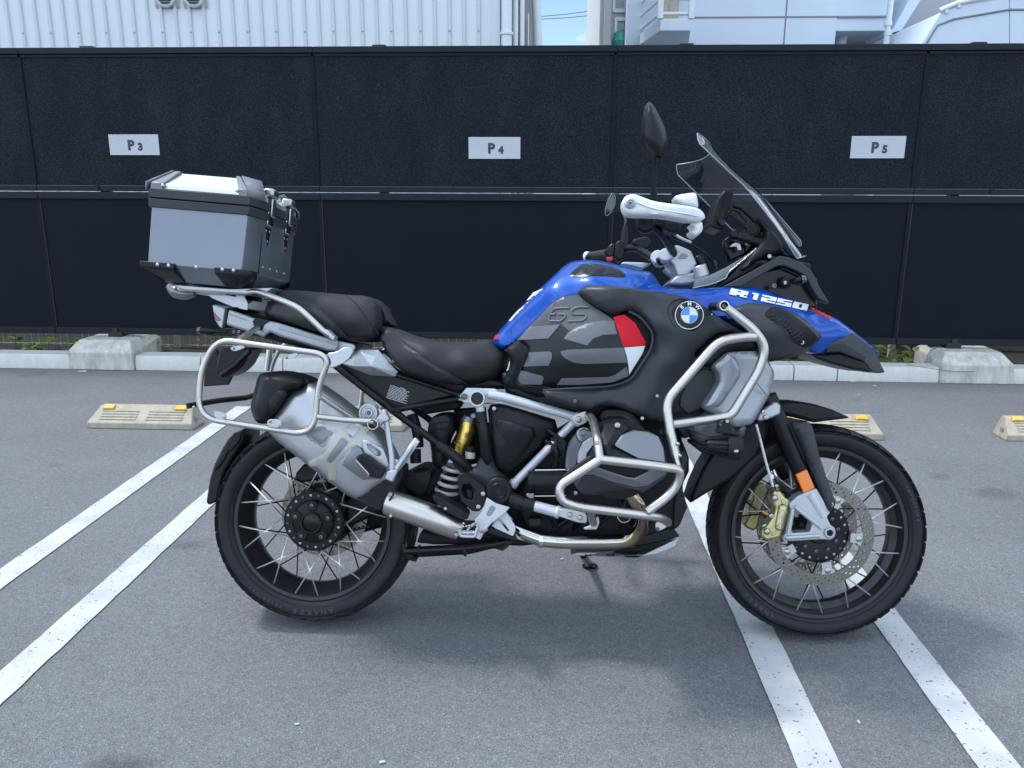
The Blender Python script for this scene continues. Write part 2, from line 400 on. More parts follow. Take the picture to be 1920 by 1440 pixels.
def mat_panel(name, base, speck, amount, scale=260):
    m, n, p = new_mat(name); L = n.links.new
    tc = n.nodes.new('ShaderNodeTexCoord')
    t = n.nodes.new('ShaderNodeTexNoise'); t.inputs['Scale'].default_value = scale; t.inputs['Detail'].default_value = 2; L(tc.outputs['Object'], t.inputs['Vector'])
    mp = n.nodes.new('ShaderNodeMapping'); mp.inputs['Scale'].default_value = (1, 1, .45); L(tc.outputs['Object'], mp.inputs[0])
    t2 = n.nodes.new('ShaderNodeTexNoise'); t2.inputs['Scale'].default_value = 4.5; t2.inputs['Detail'].default_value = 5; L(mp.outputs[0], t2.inputs['Vector'])
    a = n.nodes.new('ShaderNodeMath'); a.operation = 'MULTIPLY_ADD'; L(t2.outputs['Fac'], a.inputs[0]); a.inputs[1].default_value = .22; L(t.outputs['Fac'], a.inputs[2])
    r = n.nodes.new('ShaderNodeValToRGB'); e = r.color_ramp.elements; e[0].position = .56; e[0].color = (*base, 1); e[1].position = .88; e[1].color = (*[b_*(1-amount)+s_*amount for b_, s_ in zip(base, speck)], 1)
    L(a.outputs[0], r.inputs['Fac']); L(r.outputs[0], p.inputs['Base Color']); p.inputs['Roughness'].default_value = .6; p.inputs['Specular IOR Level'].default_value = .12
    b = n.nodes.new('ShaderNodeBump'); b.inputs['Strength'].default_value = .5*amount+.05; b.inputs['Distance'].default_value = .002; L(t.outputs['Fac'], b.inputs['Height']); L(b.outputs[0], p.inputs['Normal'])
    return m
MT = {}
MT['asphalt'] = mat_asphalt(); MT['paint'] = mat_roadpaint()
MT['kerb'] = mat_concrete('kerb_concrete', (.60, .60, .56), .14)
MT['block'] = mat_concrete('weathered_concrete', (.60, .585, .52), .5)
MT['stop'] = mat_concrete('cream_concrete', (.43, .39, .295), .3)
MT['soil'] = mat('soil', (.026, .026, .019), .95, bump=1, bscale=60, var=.5, vscale=12)
MT['panelU'] = mat_panel('fence_panel_upper', (.0045, .0072, .0125), (.034, .043, .058), .9, 150)
MT['panelL'] = mat_panel('fence_panel_lower', (.0045, .0072, .0122), (.013, .018, .026), .4, 420)
MT['rail'] = mat('fence_rail_metal', (.0095, .0135, .020), .55, 0, rvar=.08, vscale=9, spec=.22)
MT['edgeline'] = mat('rail_edge', (.055, .065, .078), .5)
MT['postm'] = mat('post_black', (.0055, .009, .0155), .6, spec=.15)
MT['dark'] = mat('black_steel', (.012, .012, .014), .5)
MT['signw'] = mat('sign_white', (.46, .49, .53), .5, var=.05, vscale=4)
MT['signb'] = mat('sign_lettering', (.03, .035, .045), .5)
MT['amber'] = mat('amber_reflector', (.75, .38, .03), .25, coat=.6)
MT['shed'] = mat('white_sheet_metal', (.68, .725, .77), .42, .0, rvar=.08, var=.04, vscale=2, stretch=(1, 1, .2))
MT['shedrib'] = mat('sheet_metal_rib', (.56, .605, .65), .45)
MT['wallw'] = mat('white_render', (.60, .685, .77), .8, bump=.3, bscale=300, var=.04, vscale=1.5)
MT['wallg'] = mat('grey_render', (.50, .505, .50), .8, var=.05, vscale=2)
MT['joint'] = mat('wall_joint', (.22, .23, .25), .9)
MT['pvc'] = mat('white_pipe', (.68, .73, .76), .4)
MT['wire'] = mat('galvanised_wire', (.52, .52, .46), .5, .2)
MT['cable'] = mat('black_cable', (.02, .02, .02), .6)
MT['wood'] = mat('pale_screen', (.42, .36, .28), .7, var=.3, vscale=8, stretch=(12, 1, 1))
MT['teal'] = mat('teal_vase', (.05, .35, .28), .3)
def mat_glass(name, tint, rough=.03):
    m, n, p = new_mat(name); p.inputs['Base Color'].default_value = (*tint, 1); p.inputs['Roughness'].default_value = rough; p.inputs['Transmission Weight'].default_value = .0
    p.inputs['Alpha'].default_value = .45; return m
MT['winglass'] = mat_glass('window_glass', (.55, .62, .62))
def mat_leaf(name, col):
    m, n, p = new_mat(name); L = n.links.new
    g = n.nodes.new('ShaderNodeObjectInfo'); t = n.nodes.new('ShaderNodeTexNoise'); t.inputs['Scale'].default_value = 40
    tc = n.nodes.new('ShaderNodeTexCoord'); L(tc.outputs['Object'], t.inputs['Vector'])
    r = n.nodes.new('ShaderNodeValToRGB'); e = r.color_ramp.elements; e[0].position = .3; e[0].color = (*[c*.7 for c in col], 1); e[1].position = .7; e[1].color = (*[c*1.3 for c in col], 1)
    L(t.outputs['Fac'], r.inputs['Fac']); L(r.outputs[0], p.inputs['Base Color']); p.inputs['Roughness'].default_value = .5
    tr = n.nodes.new('ShaderNodeBsdfTranslucent'); tr.inputs['Color'].default_value = (col[0]*1.6, col[1]*1.6, col[2], 1); mxs = n.nodes.new('ShaderNodeMixShader'); mxs.inputs[0].default_value = .35
    o = n.nodes['Material Output']; L(p.outputs[0], mxs.inputs[1]); L(tr.outputs[0], mxs.inputs[2]); L(mxs.outputs[0], o.inputs['Surface'])
    return m
MT['leaf'] = mat_leaf('leaf_green', (.10, .17, .03)); MT['leaf2'] = mat_leaf('leaf_yellow_green', (.16, .19, .045)); MT['stem'] = mat('weed_stem', (.12, .10, .05), .8)

KY = 5.54          # kerb front
FY = 5.74          # fence front
g = make('ground', [(-400, -400, 0), (400, -400, 0), (400, 400, 0), (-400, 400, 0)], [(0, 1, 2, 3)], MT['asphalt'], smooth=None, fix=False)
g['kind'] = 'structure'
# painted lines: edges measured on the ground plane
def ground_line(name, e0, e1, ya, yb):
    def edge(a, b):
        A = onZ(*a); Bp = onZ(*b); k = (Bp.x-A.x)/(Bp.y-A.y); return lambda Y: A.x+k*(Y-A.y)
    f0, f1 = edge(*e0), edge(*e1)
    V = []; Fc = []; n = 60
    for i in range(n+1):
        Y = ya+(yb-ya)*i/n; j = random.uniform(-.0018, .0018); k = random.uniform(-.0018, .0018)
        V += [(f0(Y)+j, Y, .004), (f1(Y)+k, Y, .004)]
        if i: Fc.append((2*i-2, 2*i-1, 2*i+1, 2*i))
    o = make(name, V, Fc, MT['paint'], smooth=None, fix=False); o['kind'] = 'structure'; return o
ground_line('parking_line', ((0, 1068.7), (425, 775)), ((0, 1107), (470, 765)), .9, 4.62)
ground_line('parking_line', ((0, 1261), (386, 922.5)), ((0, 1325), (407.5, 940)), .9, 4.62)
ground_line('parking_line', ((1290, 952), (1495, 1440)), ((1445, 1169.5), (1578, 1440)), .9, 4.62)
ground_line('parking_line', ((1632.6, 1159), (1833, 1440)), ((1674.5, 1140), (1912, 1440)), .9, 4.62)
# end bar of the double line seen behind the muffler
v = [onZ(605, 732), onZ(631, 732), onZ(606, 752)]
# planting bed behind the kerb
bed = box('planting_bed', (-14, KY+.12, 0), (14, 9.0, .055), MT['soil']); bed['kind'] = 'structure'

# kerb stones
kerb = empty('kerb', (0, KY, 0), kind='structure')
def kerb_stone(x0, x1):
    c = .022; prof = [(0, 0), (0.004, .075), (.022, .105), (.16, .105), (.16, 0)]
    V = []; 
    for x in (x0+.003, x1-.003):
        for y, z in prof: V.append((x, y, z))
    n = len(prof); Fc = [tuple(range(n-1, -1, -1)), tuple(range(n, 2*n))]+[(i, (i+1) % n, n+(i+1) % n, n+i) for i in range(n)]
    o = make('kerb_stone', V, Fc, MT['kerb'], kerb, 50, .004); return o
BLK = [(-3.49, -3.01), (2.66, 3.14)]
xs = [-6.5, -5.9, -5.3, -4.7, -4.1, -3.49]
for a, b in zip(xs, xs[1:]): kerb_stone(a, b)
x = -3.01
xsR = onY(1572, 690, KY).x
cur = [-3.01]
k = xsR
marks = sorted([onY(1490, 690, KY).x, onY(1572, 690, KY).x])
L0 = .6; q_ = marks[0]
lst = []
while q_ > -3.01+.15: lst.append(q_); q_ -= L0
cur = [-3.01]+sorted(lst)+[marks[1], 2.66]
for a, b in zip(cur, cur[1:]): kerb_stone(a, b)
for i in range(6): kerb_stone(3.14+.6*i, 3.14+.6*(i+1))

# concrete footings of the fence
def footing(x0, x1, label):
    y0, y1 = KY-.02, 5.97; zt = .205; xm = (x0+x1)/2
    r0 = [(x0, y0, 0), (x1, y0, 0), (x1, y1, 0), (x0, y1, 0)]
    r1 = [(x0, y0, .135), (x1, y0, .135), (x1, y1, .165), (x0, y1, .165)]
    i = .05; r2 = [(x0+i, y0+.09, zt), (x1-i, y0+.09, zt), (x1-i, y1-.03, zt), (x0+i, y1-.03, zt)]
    V = [Vector(p)-Vector((xm, KY, 0)) for p in r0+r1+r2]
    V = [v+Vector((random.uniform(-.004, .004), random.uniform(-.003, .003), random.uniform(-.004, .004)*(v.z > .01))) for v in V]
    Fc = [(0, 3, 2, 1), (8, 9, 10, 11)]
    for a in (0, 4):
        for j in range(4): k = (j+1) % 4; Fc.append((a+j, a+k, a+4+k, a+4+j))
    o = make('concrete_footing', V, Fc, MT['block'], None, 30, .008); o.location = (xm, KY, 0)
    finish(o, label, 'footing', 'concrete footings of the black fence')
footing(*BLK[0], 'weathered concrete footing block under the fence near sign P 3')
footing(*BLK[1], 'pale concrete footing block under the fence right of the motorcycle')

# ---------------- black panel fence
fence = empty('panel_fence', (0, FY, 0), 'tall black panel fence with two rows of panels behind the motorcycle', 'fence')
PX = [-7.80, -5.74, -3.69, -1.645, .395, 2.42, 4.46, 6.5]
ZT, ZB = 2.21, .262
def fbox(name, a, b, m, bev=.002): return box(name, (a[0], a[1]-FY, a[2]), (b[0], b[1]-FY, b[2]), m, fence, bev)
for i in range(len(PX)-1):
    a, b = PX[i], PX[i+1]
    fbox('upper_panel', (a-.008, FY+.012, 1.285), (b-.012, FY+.03, 2.165), MT['panelU'])
    fbox('lower_panel', (a-.008, FY+.012, ZB-.01), (b-.012, FY+.03, 1.22), MT['panelL'])
    fbox('top_rail', (a+.0015, FY-.012, 2.17), (b-.0015, FY+.05, ZT), MT['rail'], .003)
    fbox('top_lip', (a+.0015, FY+.004, 2.15), (b-.0015, FY+.04, 2.1685), MT['rail'])
    fbox('middle_rail', (a+.0015, FY-.006, 1.2575), (b-.0015, FY+.04, 1.298), MT['rail'], .003)
    fbox('middle_rail', (a+.0015, FY-.006, 1.203), (b-.0015, FY+.04, 1.2515), MT['rail'], .003)
    fbox('bottom_rail', (a+.0015, FY-.008, ZB-.035), (b-.0015, FY+.045, ZB+.012), MT['rail'], .004)
    fbox('rail_edge_line', (a+.0015, FY-.0075, 1.2935), (b-.0015, FY-.0062, 1.2975), MT['edgeline'], 0)  # thin paler strip drawn along the rail's top edge
for p in PX:
    fbox('post', (p-.021, FY+.004, 1.30), (p+.001, FY+.045, 2.17), MT['postm'])
    fbox('post', (p-.021, FY+.004, ZB), (p+.001, FY+.045, 1.203), MT['postm'])
    fbox('post_edge', (p+.003, FY+.006, ZB), (p+.009, FY+.011, 1.2), MT['dark'], 0)
for px_, py_ in ((160, 86), (710, 84), (1288, 82), (1838, 80)):
    c = onY(px_, py_, FY).x
    fbox('cap_bracket', (c-.045, FY+.0, ZT+.001), (c+.045, FY+.05, ZT+.012), MT['dark'], .003)
    fbox('support_post', (c-.04, FY+.05, .2), (c+.02, FY+.11, ZT), MT['dark'], .004)
for px_, py_ in ((184, 360), (1858, 371)):
    c = onY(px_, py_, FY).x; fbox('rail_clip', (c-.014, FY-.016, 1.262), (c+.014, FY-.006, 1.305), MT['rail'], .003)
for px_ in (218, 1808):
    c = onZ(px_, 632 if px_ < 900 else 662, .205).x
    fbox('foot_plate', (c-.055, FY-.02, .206), (c+.05, FY+.09, .245), MT['dark'], .004)
    fbox('foot_clip', (c-.02, FY-.02, .24), (c+.02, FY+.0, .275), MT['dark'], .003)

# numbered bay signs
def sign(pa, pb, txt, label):
    a = onY(*pa, FY+.008); b = onY(*pb, FY+.008); cx = (a.x+b.x)/2; cz = (a.z+b.z)/2; hw = .178; hh = abs(a.z-b.z)/2
    e = empty('bay_sign', (cx, FY+.012, cz), label, 'sign', 'bay number signs on the fence')
    box('board', (-hw, -.008, -hh), (hw, -.001, hh), MT['signw'], e, .0015)
    e.rotation_euler = (0, random.uniform(-.006, .006), 0)
    for s_, dx, sz in ((txt[0], -.022, .092), (txt[1], .045, .066)):
        me = text_mesh(s_, sz, .0042); me.materials.append(MT['signb'])
        o = link('lettering', me, None, e); o.rotation_euler = (R(90), 0, 0); o.location = (dx, -.0092, -.006 if sz > .08 else -.0155)
sign((203, 252), (300, 291), 'P3', 'leftmost white bay sign, reading P 3, above the top case')
sign((878, 257), (976, 298), 'P4', 'middle white bay sign, reading P 4, above the fuel tank')
sign((1593, 255), (1699, 297), 'P5', 'rightmost white bay sign, reading P 5, beyond the windscreen')

# wheel stops
def wheel_stop(x0, y0, label, grp='concrete wheel stops of the parking bays'):
    Wd, D, Hh = .595, .15, .105
    e = empty('wheel_stop', (x0+Wd/2, y0, 0), label, 'wheel stop', grp)
    # body: sloping front face towards the car, chamfered ends
    V = []; 
    prof = [(0, 0, 0), (0, .034, 0), (.085, Hh-.012, .0), (.1, Hh, .0), (D-.01, Hh, 0), (D, 0, 0)]
    ins = [0, .002, .030, .034, .034, .0]
    for s in (-1, 1):
        for (y, z, _), i_ in zip(prof, ins): V.append((s*(Wd/2-i_), y, z))
    n = 6; Fc = [tuple(range(n)), tuple(range(2*n-1, n-1, -1))]+[((i+1) % n, i, n+i, n+(i+1) % n) for i in range(n)]
    make('body', V, Fc, MT['stop'], e, 30, .005)
    ang = math.atan2(Hh-.012-.034, .085)
    def on(u, t, h):   # point on the sloping face
        return Vector((u, .085*t-h*math.sin(ang), .034+(Hh-.046)*t+h*math.cos(ang)))
    for s in (-1, 1):
        for k in range(4):
            t = .2+.19*k
            u0, u1 = (-.235, -.025) if s < 0 else (.025, .235)
            VV = [on(u0, t, -.004), on(u1, t, -.004), on(u1, t+.1, -.004), on(u0, t+.1, -.004), on(u0+.004, t+.02, .005), on(u1-.004, t+.02, .005), on(u1-.004, t+.085, .005), on(u0+.004, t+.085, .005)]
            make('rib', VV, [(0, 3, 2, 1), (4, 5, 6, 7), (0, 1, 5, 4), (1, 2, 6, 5), (2, 3, 7, 6), (3, 0, 4, 7)], MT['stop'], e, 30)
        c = s*.205
        VV = [(c-.036, .074, .088), (c+.032, .074, .088), (c+.032, .1, Hh+.001), (c-.036, .1, Hh+.001), (c-.03, .07, .1), (c+.028, .07, .1), (c+.028, .1, Hh+.008), (c-.03, .1, Hh+.008)]
        make('reflector', VV, [(0, 3, 2, 1), (4, 5, 6, 7), (0, 1, 5, 4), (1, 2, 6, 5), (2, 3, 7, 6), (3, 0, 4, 7)], MT['amber'], e, 30, .002)
        box('lifting_hole', (s*(Wd/2-.006)-.001, .055, .03), (s*(Wd/2-.006)+.002, .085, .055), MT['joint'], e)
    return e
wheel_stop(onZ(163, 803).x, onZ(163, 803).y, 'cream concrete wheel stop in the bay of sign P 3, left of the motorcycle')
yy = onZ(1657, 826).y
wheel_stop(onZ(1657, 826).x-.595, yy, 'cream concrete wheel stop beyond the front wheel of the motorcycle')
wheel_stop(onZ(756, 809).x-.595, yy-.01, 'cream concrete wheel stop seen through the gap behind the muffler')
wheel_stop(onZ(1890, 829).x, yy+.03, 'cream concrete wheel stop cut by the right edge of the photo')

# ---------------- wire mesh fence behind, and low wall
mesh_f = empty('wire_mesh_fence', (0, 6.12, 0), 'low galvanised wire mesh fence visible under the black panels', 'fence')
wv, wf = sweep([Vector((0, 0, .05)), Vector((0, 0, .6))], .0022, 6)
wme = bpy.data.meshes.new('wire'); wme.from_pydata([tuple(p) for p in wv], [], wf); wme.materials.append(MT['wire'])
x = -4.9; 
while x < 2.05:
    o = link('wire', wme, None, mesh_f); o.location = (x+random.uniform(-.004, .004), 0, 0); o.rotation_euler = (0, random.uniform(-.02, .02), 0); x += .0585
for z in (.075, .3): tube('long_wire', [(-5, -.004, z), (2.1, -.004, z)], .0024, MT['wire'], mesh_f, nseg=6)
for c in (onY(332, 640, 6.12).x, onY(1672, 650, 6.12).x, -.4):
    box('post', (c-.022, -.02, 0), (c+.022, .02, .7), MT['wire'], mesh_f, .003)
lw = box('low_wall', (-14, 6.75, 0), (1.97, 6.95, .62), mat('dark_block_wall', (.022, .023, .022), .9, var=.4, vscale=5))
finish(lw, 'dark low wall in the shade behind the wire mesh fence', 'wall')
lw = box('low_wall', (2.0, 6.45, 0), (9, 6.6, .62), mat('brownish_wall', (.20, .18, .14), .9, var=.4, vscale=5)); finish(lw, 'brownish low wall behind the right footing block', 'wall')
gp = empty('grey_post', (2.35, 6.30, 0), 'grey board post in the gap under the fence beside the right footing block', 'post')
box('board', (-.12, -.03, 0), (.06, .03, .7), MT['wallg'], gp, .003); box('board', (.064, -.02, 0), (.30, .02, .7), MT['wallg'], gp, .003)

# weeds
def leaf_mesh(ln, wd):
    V = []; Fc = []; n = 5
    for i in range(n+1):
        t = i/n; w_ = wd*math.sin(math.pi*min(1, t*1.02+.02))**.8*(1-.25*t); z = .12*ln*math.sin(t*2.6)
        V += [(-w_, t*ln, z+.25*w_), (0, t*ln, z), (w_, t*ln, z+.25*w_)]
    for i in range(n):
        a = 3*i; Fc += [(a, a+1, a+4, a+3), (a+1, a+2, a+5, a+4)]
    me = bpy.data.meshes.new('leaf'); me.from_pydata(V, [], Fc); me.shade_smooth(); return me
LM = [leaf_mesh(.055, .018), leaf_mesh(.04, .016), leaf_mesh(.07, .03)]
LM2 = [m_.copy() for m_ in LM]
for m_ in LM: m_.materials.append(MT['leaf'])
for m_ in LM2: m_.materials.append(MT['leaf2'])
def weed(px_, py_, Y, h, n, label, yellow=False, spread=.06, big=False):
    b = onY(px_, py_, Y); e = empty('weed_plant', (b.x, Y, .05), label, 'plant', 'weeds along the kerb')
    tube('stem', [(0, 0, 0), (.01, 0, h*.5), (0, 0, h)], [.003, .002, .001], MT['stem'], e, nseg=6)
    for i in range(n):
        a = random.uniform(0, 6.28); z = h*random.uniform(.25, 1.02)
        o = link('leaf', random.choice((LM2 if yellow else LM)[2:] if big else (LM2 if yellow else LM)[:2]), None, e)
        o.location = (math.cos(a)*spread*random.random()*.5, math.sin(a)*spread*random.random()*.4, z)
        o.rotation_euler = (random.uniform(-.5, .5), random.uniform(-.4, .4), a-1.57); s_ = random.uniform(.8, 1.5); o.scale = (s_, s_, s_)
weed(30, 655, 5.95, .21, 26, 'leafy green weed behind the kerb at the far left edge')
weed(62, 655, 5.85, .06, 14, 'small low weed next to the leafy weed at the far left')
weed(135, 652, 5.95, .10, 6, 'tiny weed sprig just left of the left footing block')
weed(373, 640, 5.95, .2, 10, 'thin weed behind the rear end of the motorcycle', True)
weed(402, 640, 5.98, .18, 10, 'second thin weed behind the rear end of the motorcycle', True)
for wx, wh, wl in ((255, .12, 'short weed behind the kerb just right of the left footing block'), (300, .08, 'tiny weed behind the kerb left of the mesh post'), (90, .10, 'small weed halfway between the far left weed and the footing'), (880, .10, 'small weed below the fence under the rider seat')): weed(wx, 652, 5.95, wh, 9, wl, wx > 280)
weed(570, 660, 5.9, .09, 10, 'low weed seen between rack and muffler')
weed(1500, 680, 5.85, .10, 22, 'broad leafy weed under the fence below the blue beak', False, .1, True)
weed(1545, 680, 5.85, .09, 18, 'second broad leafy weed under the fence below the blue beak', False, .1, True)
weed(1652, 660, 5.85, .25, 3, 'single broad leaf on a tall stem beyond the beak tip', True, .03, True)
weed(1664, 680, 5.8, .12, 12, 'light green weed right of the beak tip', True, .08, True)
weed(1708, 675, 5.75, .13, 10, 'yellow green weed touching the right footing block', True, .08, True)
tube('vine', [onY(1700, 684, KY-.03), onY(1740, 690, KY-.035), onY(1790, 697, KY-.03), onY(1826, 697, KY-.03)], .002, MT['stem'], nseg=6)
finish(bpy.data.objects['vine'], 'thin dry vine trailing across kerb and right footing block', 'vine')

# small bits of litter on the asphalt
for i, (a, b, s_) in enumerate(((557, 1360, .006), (717, 1431, .007), (1054, 1050, .006), (1610, 1356, .006), (193, 821, .006), (1610, 740, .006), (1640, 724, .012), (1597, 716, .02), (155, 697, .03))):
    p = onZ(a, b); o = box('pebble', (-s_, -s_*.5, 0), (s_, s_*.5, .004), MT['signw'], None, .0015); o.location = p+Vector((0, 0, .002)); o.rotation_euler = (0, 0, random.random()*3)
    finish(o, 'tiny pale chip lying on the asphalt', 'chip', 'pale chips on the asphalt')

# ---------------- white sheet-metal shed
SY = 9.2
shed = empty('metal_shed', (0, SY, 0), 'white ribbed sheet-metal building beyond the left of the fence', 'building')
xr = onY(925, 40, SY).x
box('wall', (-14, 0, 0), (xr, 3, 7.5), MT['shed'], shed)
box('corner_trim', (onY(922, 40, SY-.01).x, -.03, 0), (onY(938, 40, SY).x, .02, 7.5), MT['shed'], shed, .004)
rib_v = [(-.022, 0, 0), (-.014, -.024, 0), (.014, -.024, 0), (.022, 0, 0)]
V = rib_v+[(a, b, 7.5) for a, b, c in rib_v]
rme = bpy.data.meshes.new('rib'); rme.from_pydata(V, [], [(0, 1, 5, 4), (1, 2, 6, 5), (2, 3, 7, 6)]); rme.materials.append(MT['shedrib'])
pitch = (onY(898, 58, SY).x-onY(97, 60, SY).x)/30.; xx = onY(898, 58, SY).x; ri = 0
scr = bpy.data.meshes.new('screw'); V, Fc = lathe_mesh([(0, -.012), (.008, -.010), (.012, 0)], 10); scr.from_pydata(V, [], Fc); scr.materials.append(MT['wire']); scr.shade_smooth()
while xx > -8:
    o = link('rib', rme, None, shed); o.location = (xx, -.0005, 0)
    if ri % 2 == 0:
        o = link('screw', scr, None, shed); o.location = (xx, -.024, onY(500, 60, SY).z)
    xx -= pitch; ri += 1
for pxc in (309, 362):
    c = onY(pxc, -6, SY-.06); 
    d = lathe('vent_hood', [(.085, .06), (.105, .05), (.105, 0), (.085, -.012), (.08, 0), (.08, .02), (0, .02)], MT['shed'], shed, (c.x, -.065, c.z), seg=28)
    for k in range(5):
        zz = -.06+.028*k; hw = math.sqrt(max(.001, .0064-zz*zz)); box('louvre', (c.x-hw, -.066, c.z+zz-.004), (c.x+hw, -.05, c.z+zz+.010), MT['dark'], d)
    make('seal', [(c.x-.13, -.02, c.z-.10), (c.x+.13, -.02, c.z-.10), (c.x+.13, -.02, c.z+.15), (c.x-.13, -.02, c.z+.15)], [(0, 1, 2, 3)], mat('old_sealant', (.42, .41, .37), .8, var=.2, vscale=14), d, None, fix=False)
def pipe(name, par, pxc, wpx, Y, base, z0=0, z1=7.5, m=None):
    a = onY(pxc-wpx/2, 50, Y); b = onY(pxc+wpx/2, 50, Y)
    return tube(name, [((a.x+b.x)/2, Y-base, z0), ((a.x+b.x)/2, Y-base, z1)], (b.x-a.x)/2, m or MT['pvc'], par, nseg=20)
dp = pipe('downpipe', shed, 950, 20, SY-.16, SY)
c = onY(950, 63, SY-.16); lathe('pipe_clamp', [(.068, -.012), (.068, .012)], MT['pvc'], dp, (c.x, -.16, c.z), (0, 0, 1), 20)
pipe('downpipe', shed, 967, 9, SY-.05, SY); pipe('downpipe', shed, 979, 9, SY-.02, SY)
pipe('downpipe', shed, 988, 8, SY+.05, SY, 0, onY(988, 24, SY).z)
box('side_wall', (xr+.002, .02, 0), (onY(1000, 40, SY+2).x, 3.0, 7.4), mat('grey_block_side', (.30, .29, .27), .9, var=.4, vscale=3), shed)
xg = onY(1006, 40, SY+.6)
tube('gutter_pipe', [(onY(1001, 0, SY+.4).x, .4, onY(1001, -60, SY+.4).z), (onY(1008, 72, SY+.4).x, .4, onY(1008, 68, SY+.4).z), (onY(1009, 90, SY+.4).x, .4, 1.5)], .05, MT['pvc'], shed, fil=.05)

# ---------------- white apartment house on the right
AY = 12.0
apt = empty('apartment_house', (0, AY, 0), 'pale blue-white rendered apartment house beyond the right of the fence', 'building')
def ap(px_, py_, Y=AY): p = onY(px_, py_, Y); return Vector((p.x, p.y-AY, p.z))
def abox(name, p0, p1, Y0, Y1, m=None, bev=0, par=None):
    a = onY(*p0, Y0); b = onY(*p1, Y0); return box(name, (min(a.x, b.x), Y0-AY, min(a.z, b.z)), (max(a.x, b.x), Y1-AY, max(a.z, b.z)), m or MT['wallw'], par or apt, bev)
x0 = ap(1175, 50).x; xn = ap(1566, 70).x; x1 = ap(1668, 50).x
zt = ap(1600, 57).z
box('wall', (x0, 0, 0), (xn, 6, 9), MT['wallw'], apt)
box('wall', (xn+.002, .02, zt), (x1, 6, 9), MT['wallw'], apt)
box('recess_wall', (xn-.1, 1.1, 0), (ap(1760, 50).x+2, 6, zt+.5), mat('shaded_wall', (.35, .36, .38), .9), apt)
box('wall', (ap(1127, 50).x, .4, 0), (x0-.002, 6, 9), MT['wallg'], apt)
# wall joints, let in as thin strips just proud of the render
jz = ap(1500, 32).z
for (a, b) in ((x0+.9, xn-.002), (xn+.004, x1)):
    box('wall_joint', (a, -.004, jz-.012), (b, .03, jz+.012), MT['joint'], apt)
for pxj in (1472,):
    xj = ap(pxj, 50).x; box('wall_joint', (xj-.01, -.003, 0), (xj+.01, .02, jz-.014), MT['joint'], apt); box('wall_joint', (xj-.01, -.003, jz+.014), (xj+.01, .02, 9), MT['joint'], apt)
# stair windows
for (py0, py1) in ((-120, 24), (33, 160)):
    w0 = ap(1155, py0, AY+.39); w1 = ap(1174, py1, AY+.39)
    wf = empty('window', parent=apt)
    za, zb = max(w1.z, 1.0), w0.z
    m_ = MT['pvc']; y_ = .36
    fr = box('frame', (w0.x-.02, y_, za), (w0.x+.02, .42, zb), m_, apt, .003); fr.name = 'window_frame'
    box('jamb', (w1.x-.03, y_, za), (w1.x+.01, .42, zb), m_, fr, .003)
    box('sill', (w0.x+.021, y_, za), (w1.x-.031, .42, za+.05), m_, fr, .003); box('head', (w0.x+.021, y_, zb-.05), (w1.x-.031, .42, zb), m_, fr, .003)
    box('pane', (w0.x+.021, .385, za+.05), (w1.x-.031, .392, zb-.05), MT['winglass'], fr)
    bpy.data.objects.remove(wf)
pl = ap(1139, 40, AY+.38); box('pilaster', (pl.x-.05, .30, 0), (pl.x+.05, .399, 9), MT['wallg'], apt, .004)
o = lathe('vase', [(0, -.14), (.08, -.12), (.12, -.03), (.09, .08), (.04, .12)], MT['teal'], apt, (ap(1163, 76, AY+.4).x, .37, ap(1163, 74, AY+.4).z), (0, 0, 1), 20)
# balcony
b0 = onY(1222, 80, 10.9); bl = ap(1238, 35, 10.9).x; br = ap(1296, 35, 10.9).x; bz0 = ap(1260, 58, 10.9).z; bz1 = ap(1260, 35, 10.9).z
V = [(bl, 10.9-AY, bz0), (br, 10.9-AY, bz0), (br+.15, -.002, bz0), (bl-.15, -.002, bz0)]
V += [(x_, y_, bz1) for x_, y_, z_ in V]
make('balcony_slab', V, [(0, 3, 2, 1), (4, 5, 6, 7), (0, 1, 5, 4), (1, 2, 6, 5), (2, 3, 7, 6), (3, 0, 4, 7)], MT['wallw'], apt, 30, .01)
for k in range(4):
    z_ = bz1+.06+.17*k
    tube('rail_bar', [(bl, 10.92-AY, z_), (br, 10.92-AY, z_)], .022, MT['pvc'], apt, nseg=8)
    tube('rail_bar', [(bl, 10.92-AY, z_), (bl-.14, -.05, z_)], .022, MT['pvc'], apt, nseg=8)
for xx_, yy_ in ((bl, 10.92-AY), (br, 10.92-AY)): box('rail_post', (xx_-.035, yy_-.035, bz1), (xx_+.035, yy_+.035, bz1+.9), MT['pvc'], apt, .004)
box('balcony_screen', (bl+.1, -.3, bz1+.01), (br-.05, -.27, bz1+1.2), MT['wood'], apt)
# ground-floor drain pipes
dp = pipe('downpipe', apt, 1665, 11, AY-.25, AY)
for py_ in (44, 62):
    c = onY(1665, py_, AY-.25); lathe('pipe_collar', [(.052, -.03), (.052, .03)], MT['pvc'], dp, (c.x, -.25, c.z), (0, 0, 1), 16)
c = onY(1578, 76, AY+.5); lathe('drain_pipe', [(.07, -1), (.07, 0), (.085, .01), (.085, .06), (.07, .07)], MT['pvc'], apt, (c.x, .5, c.z), (0, 0, 1), 16)
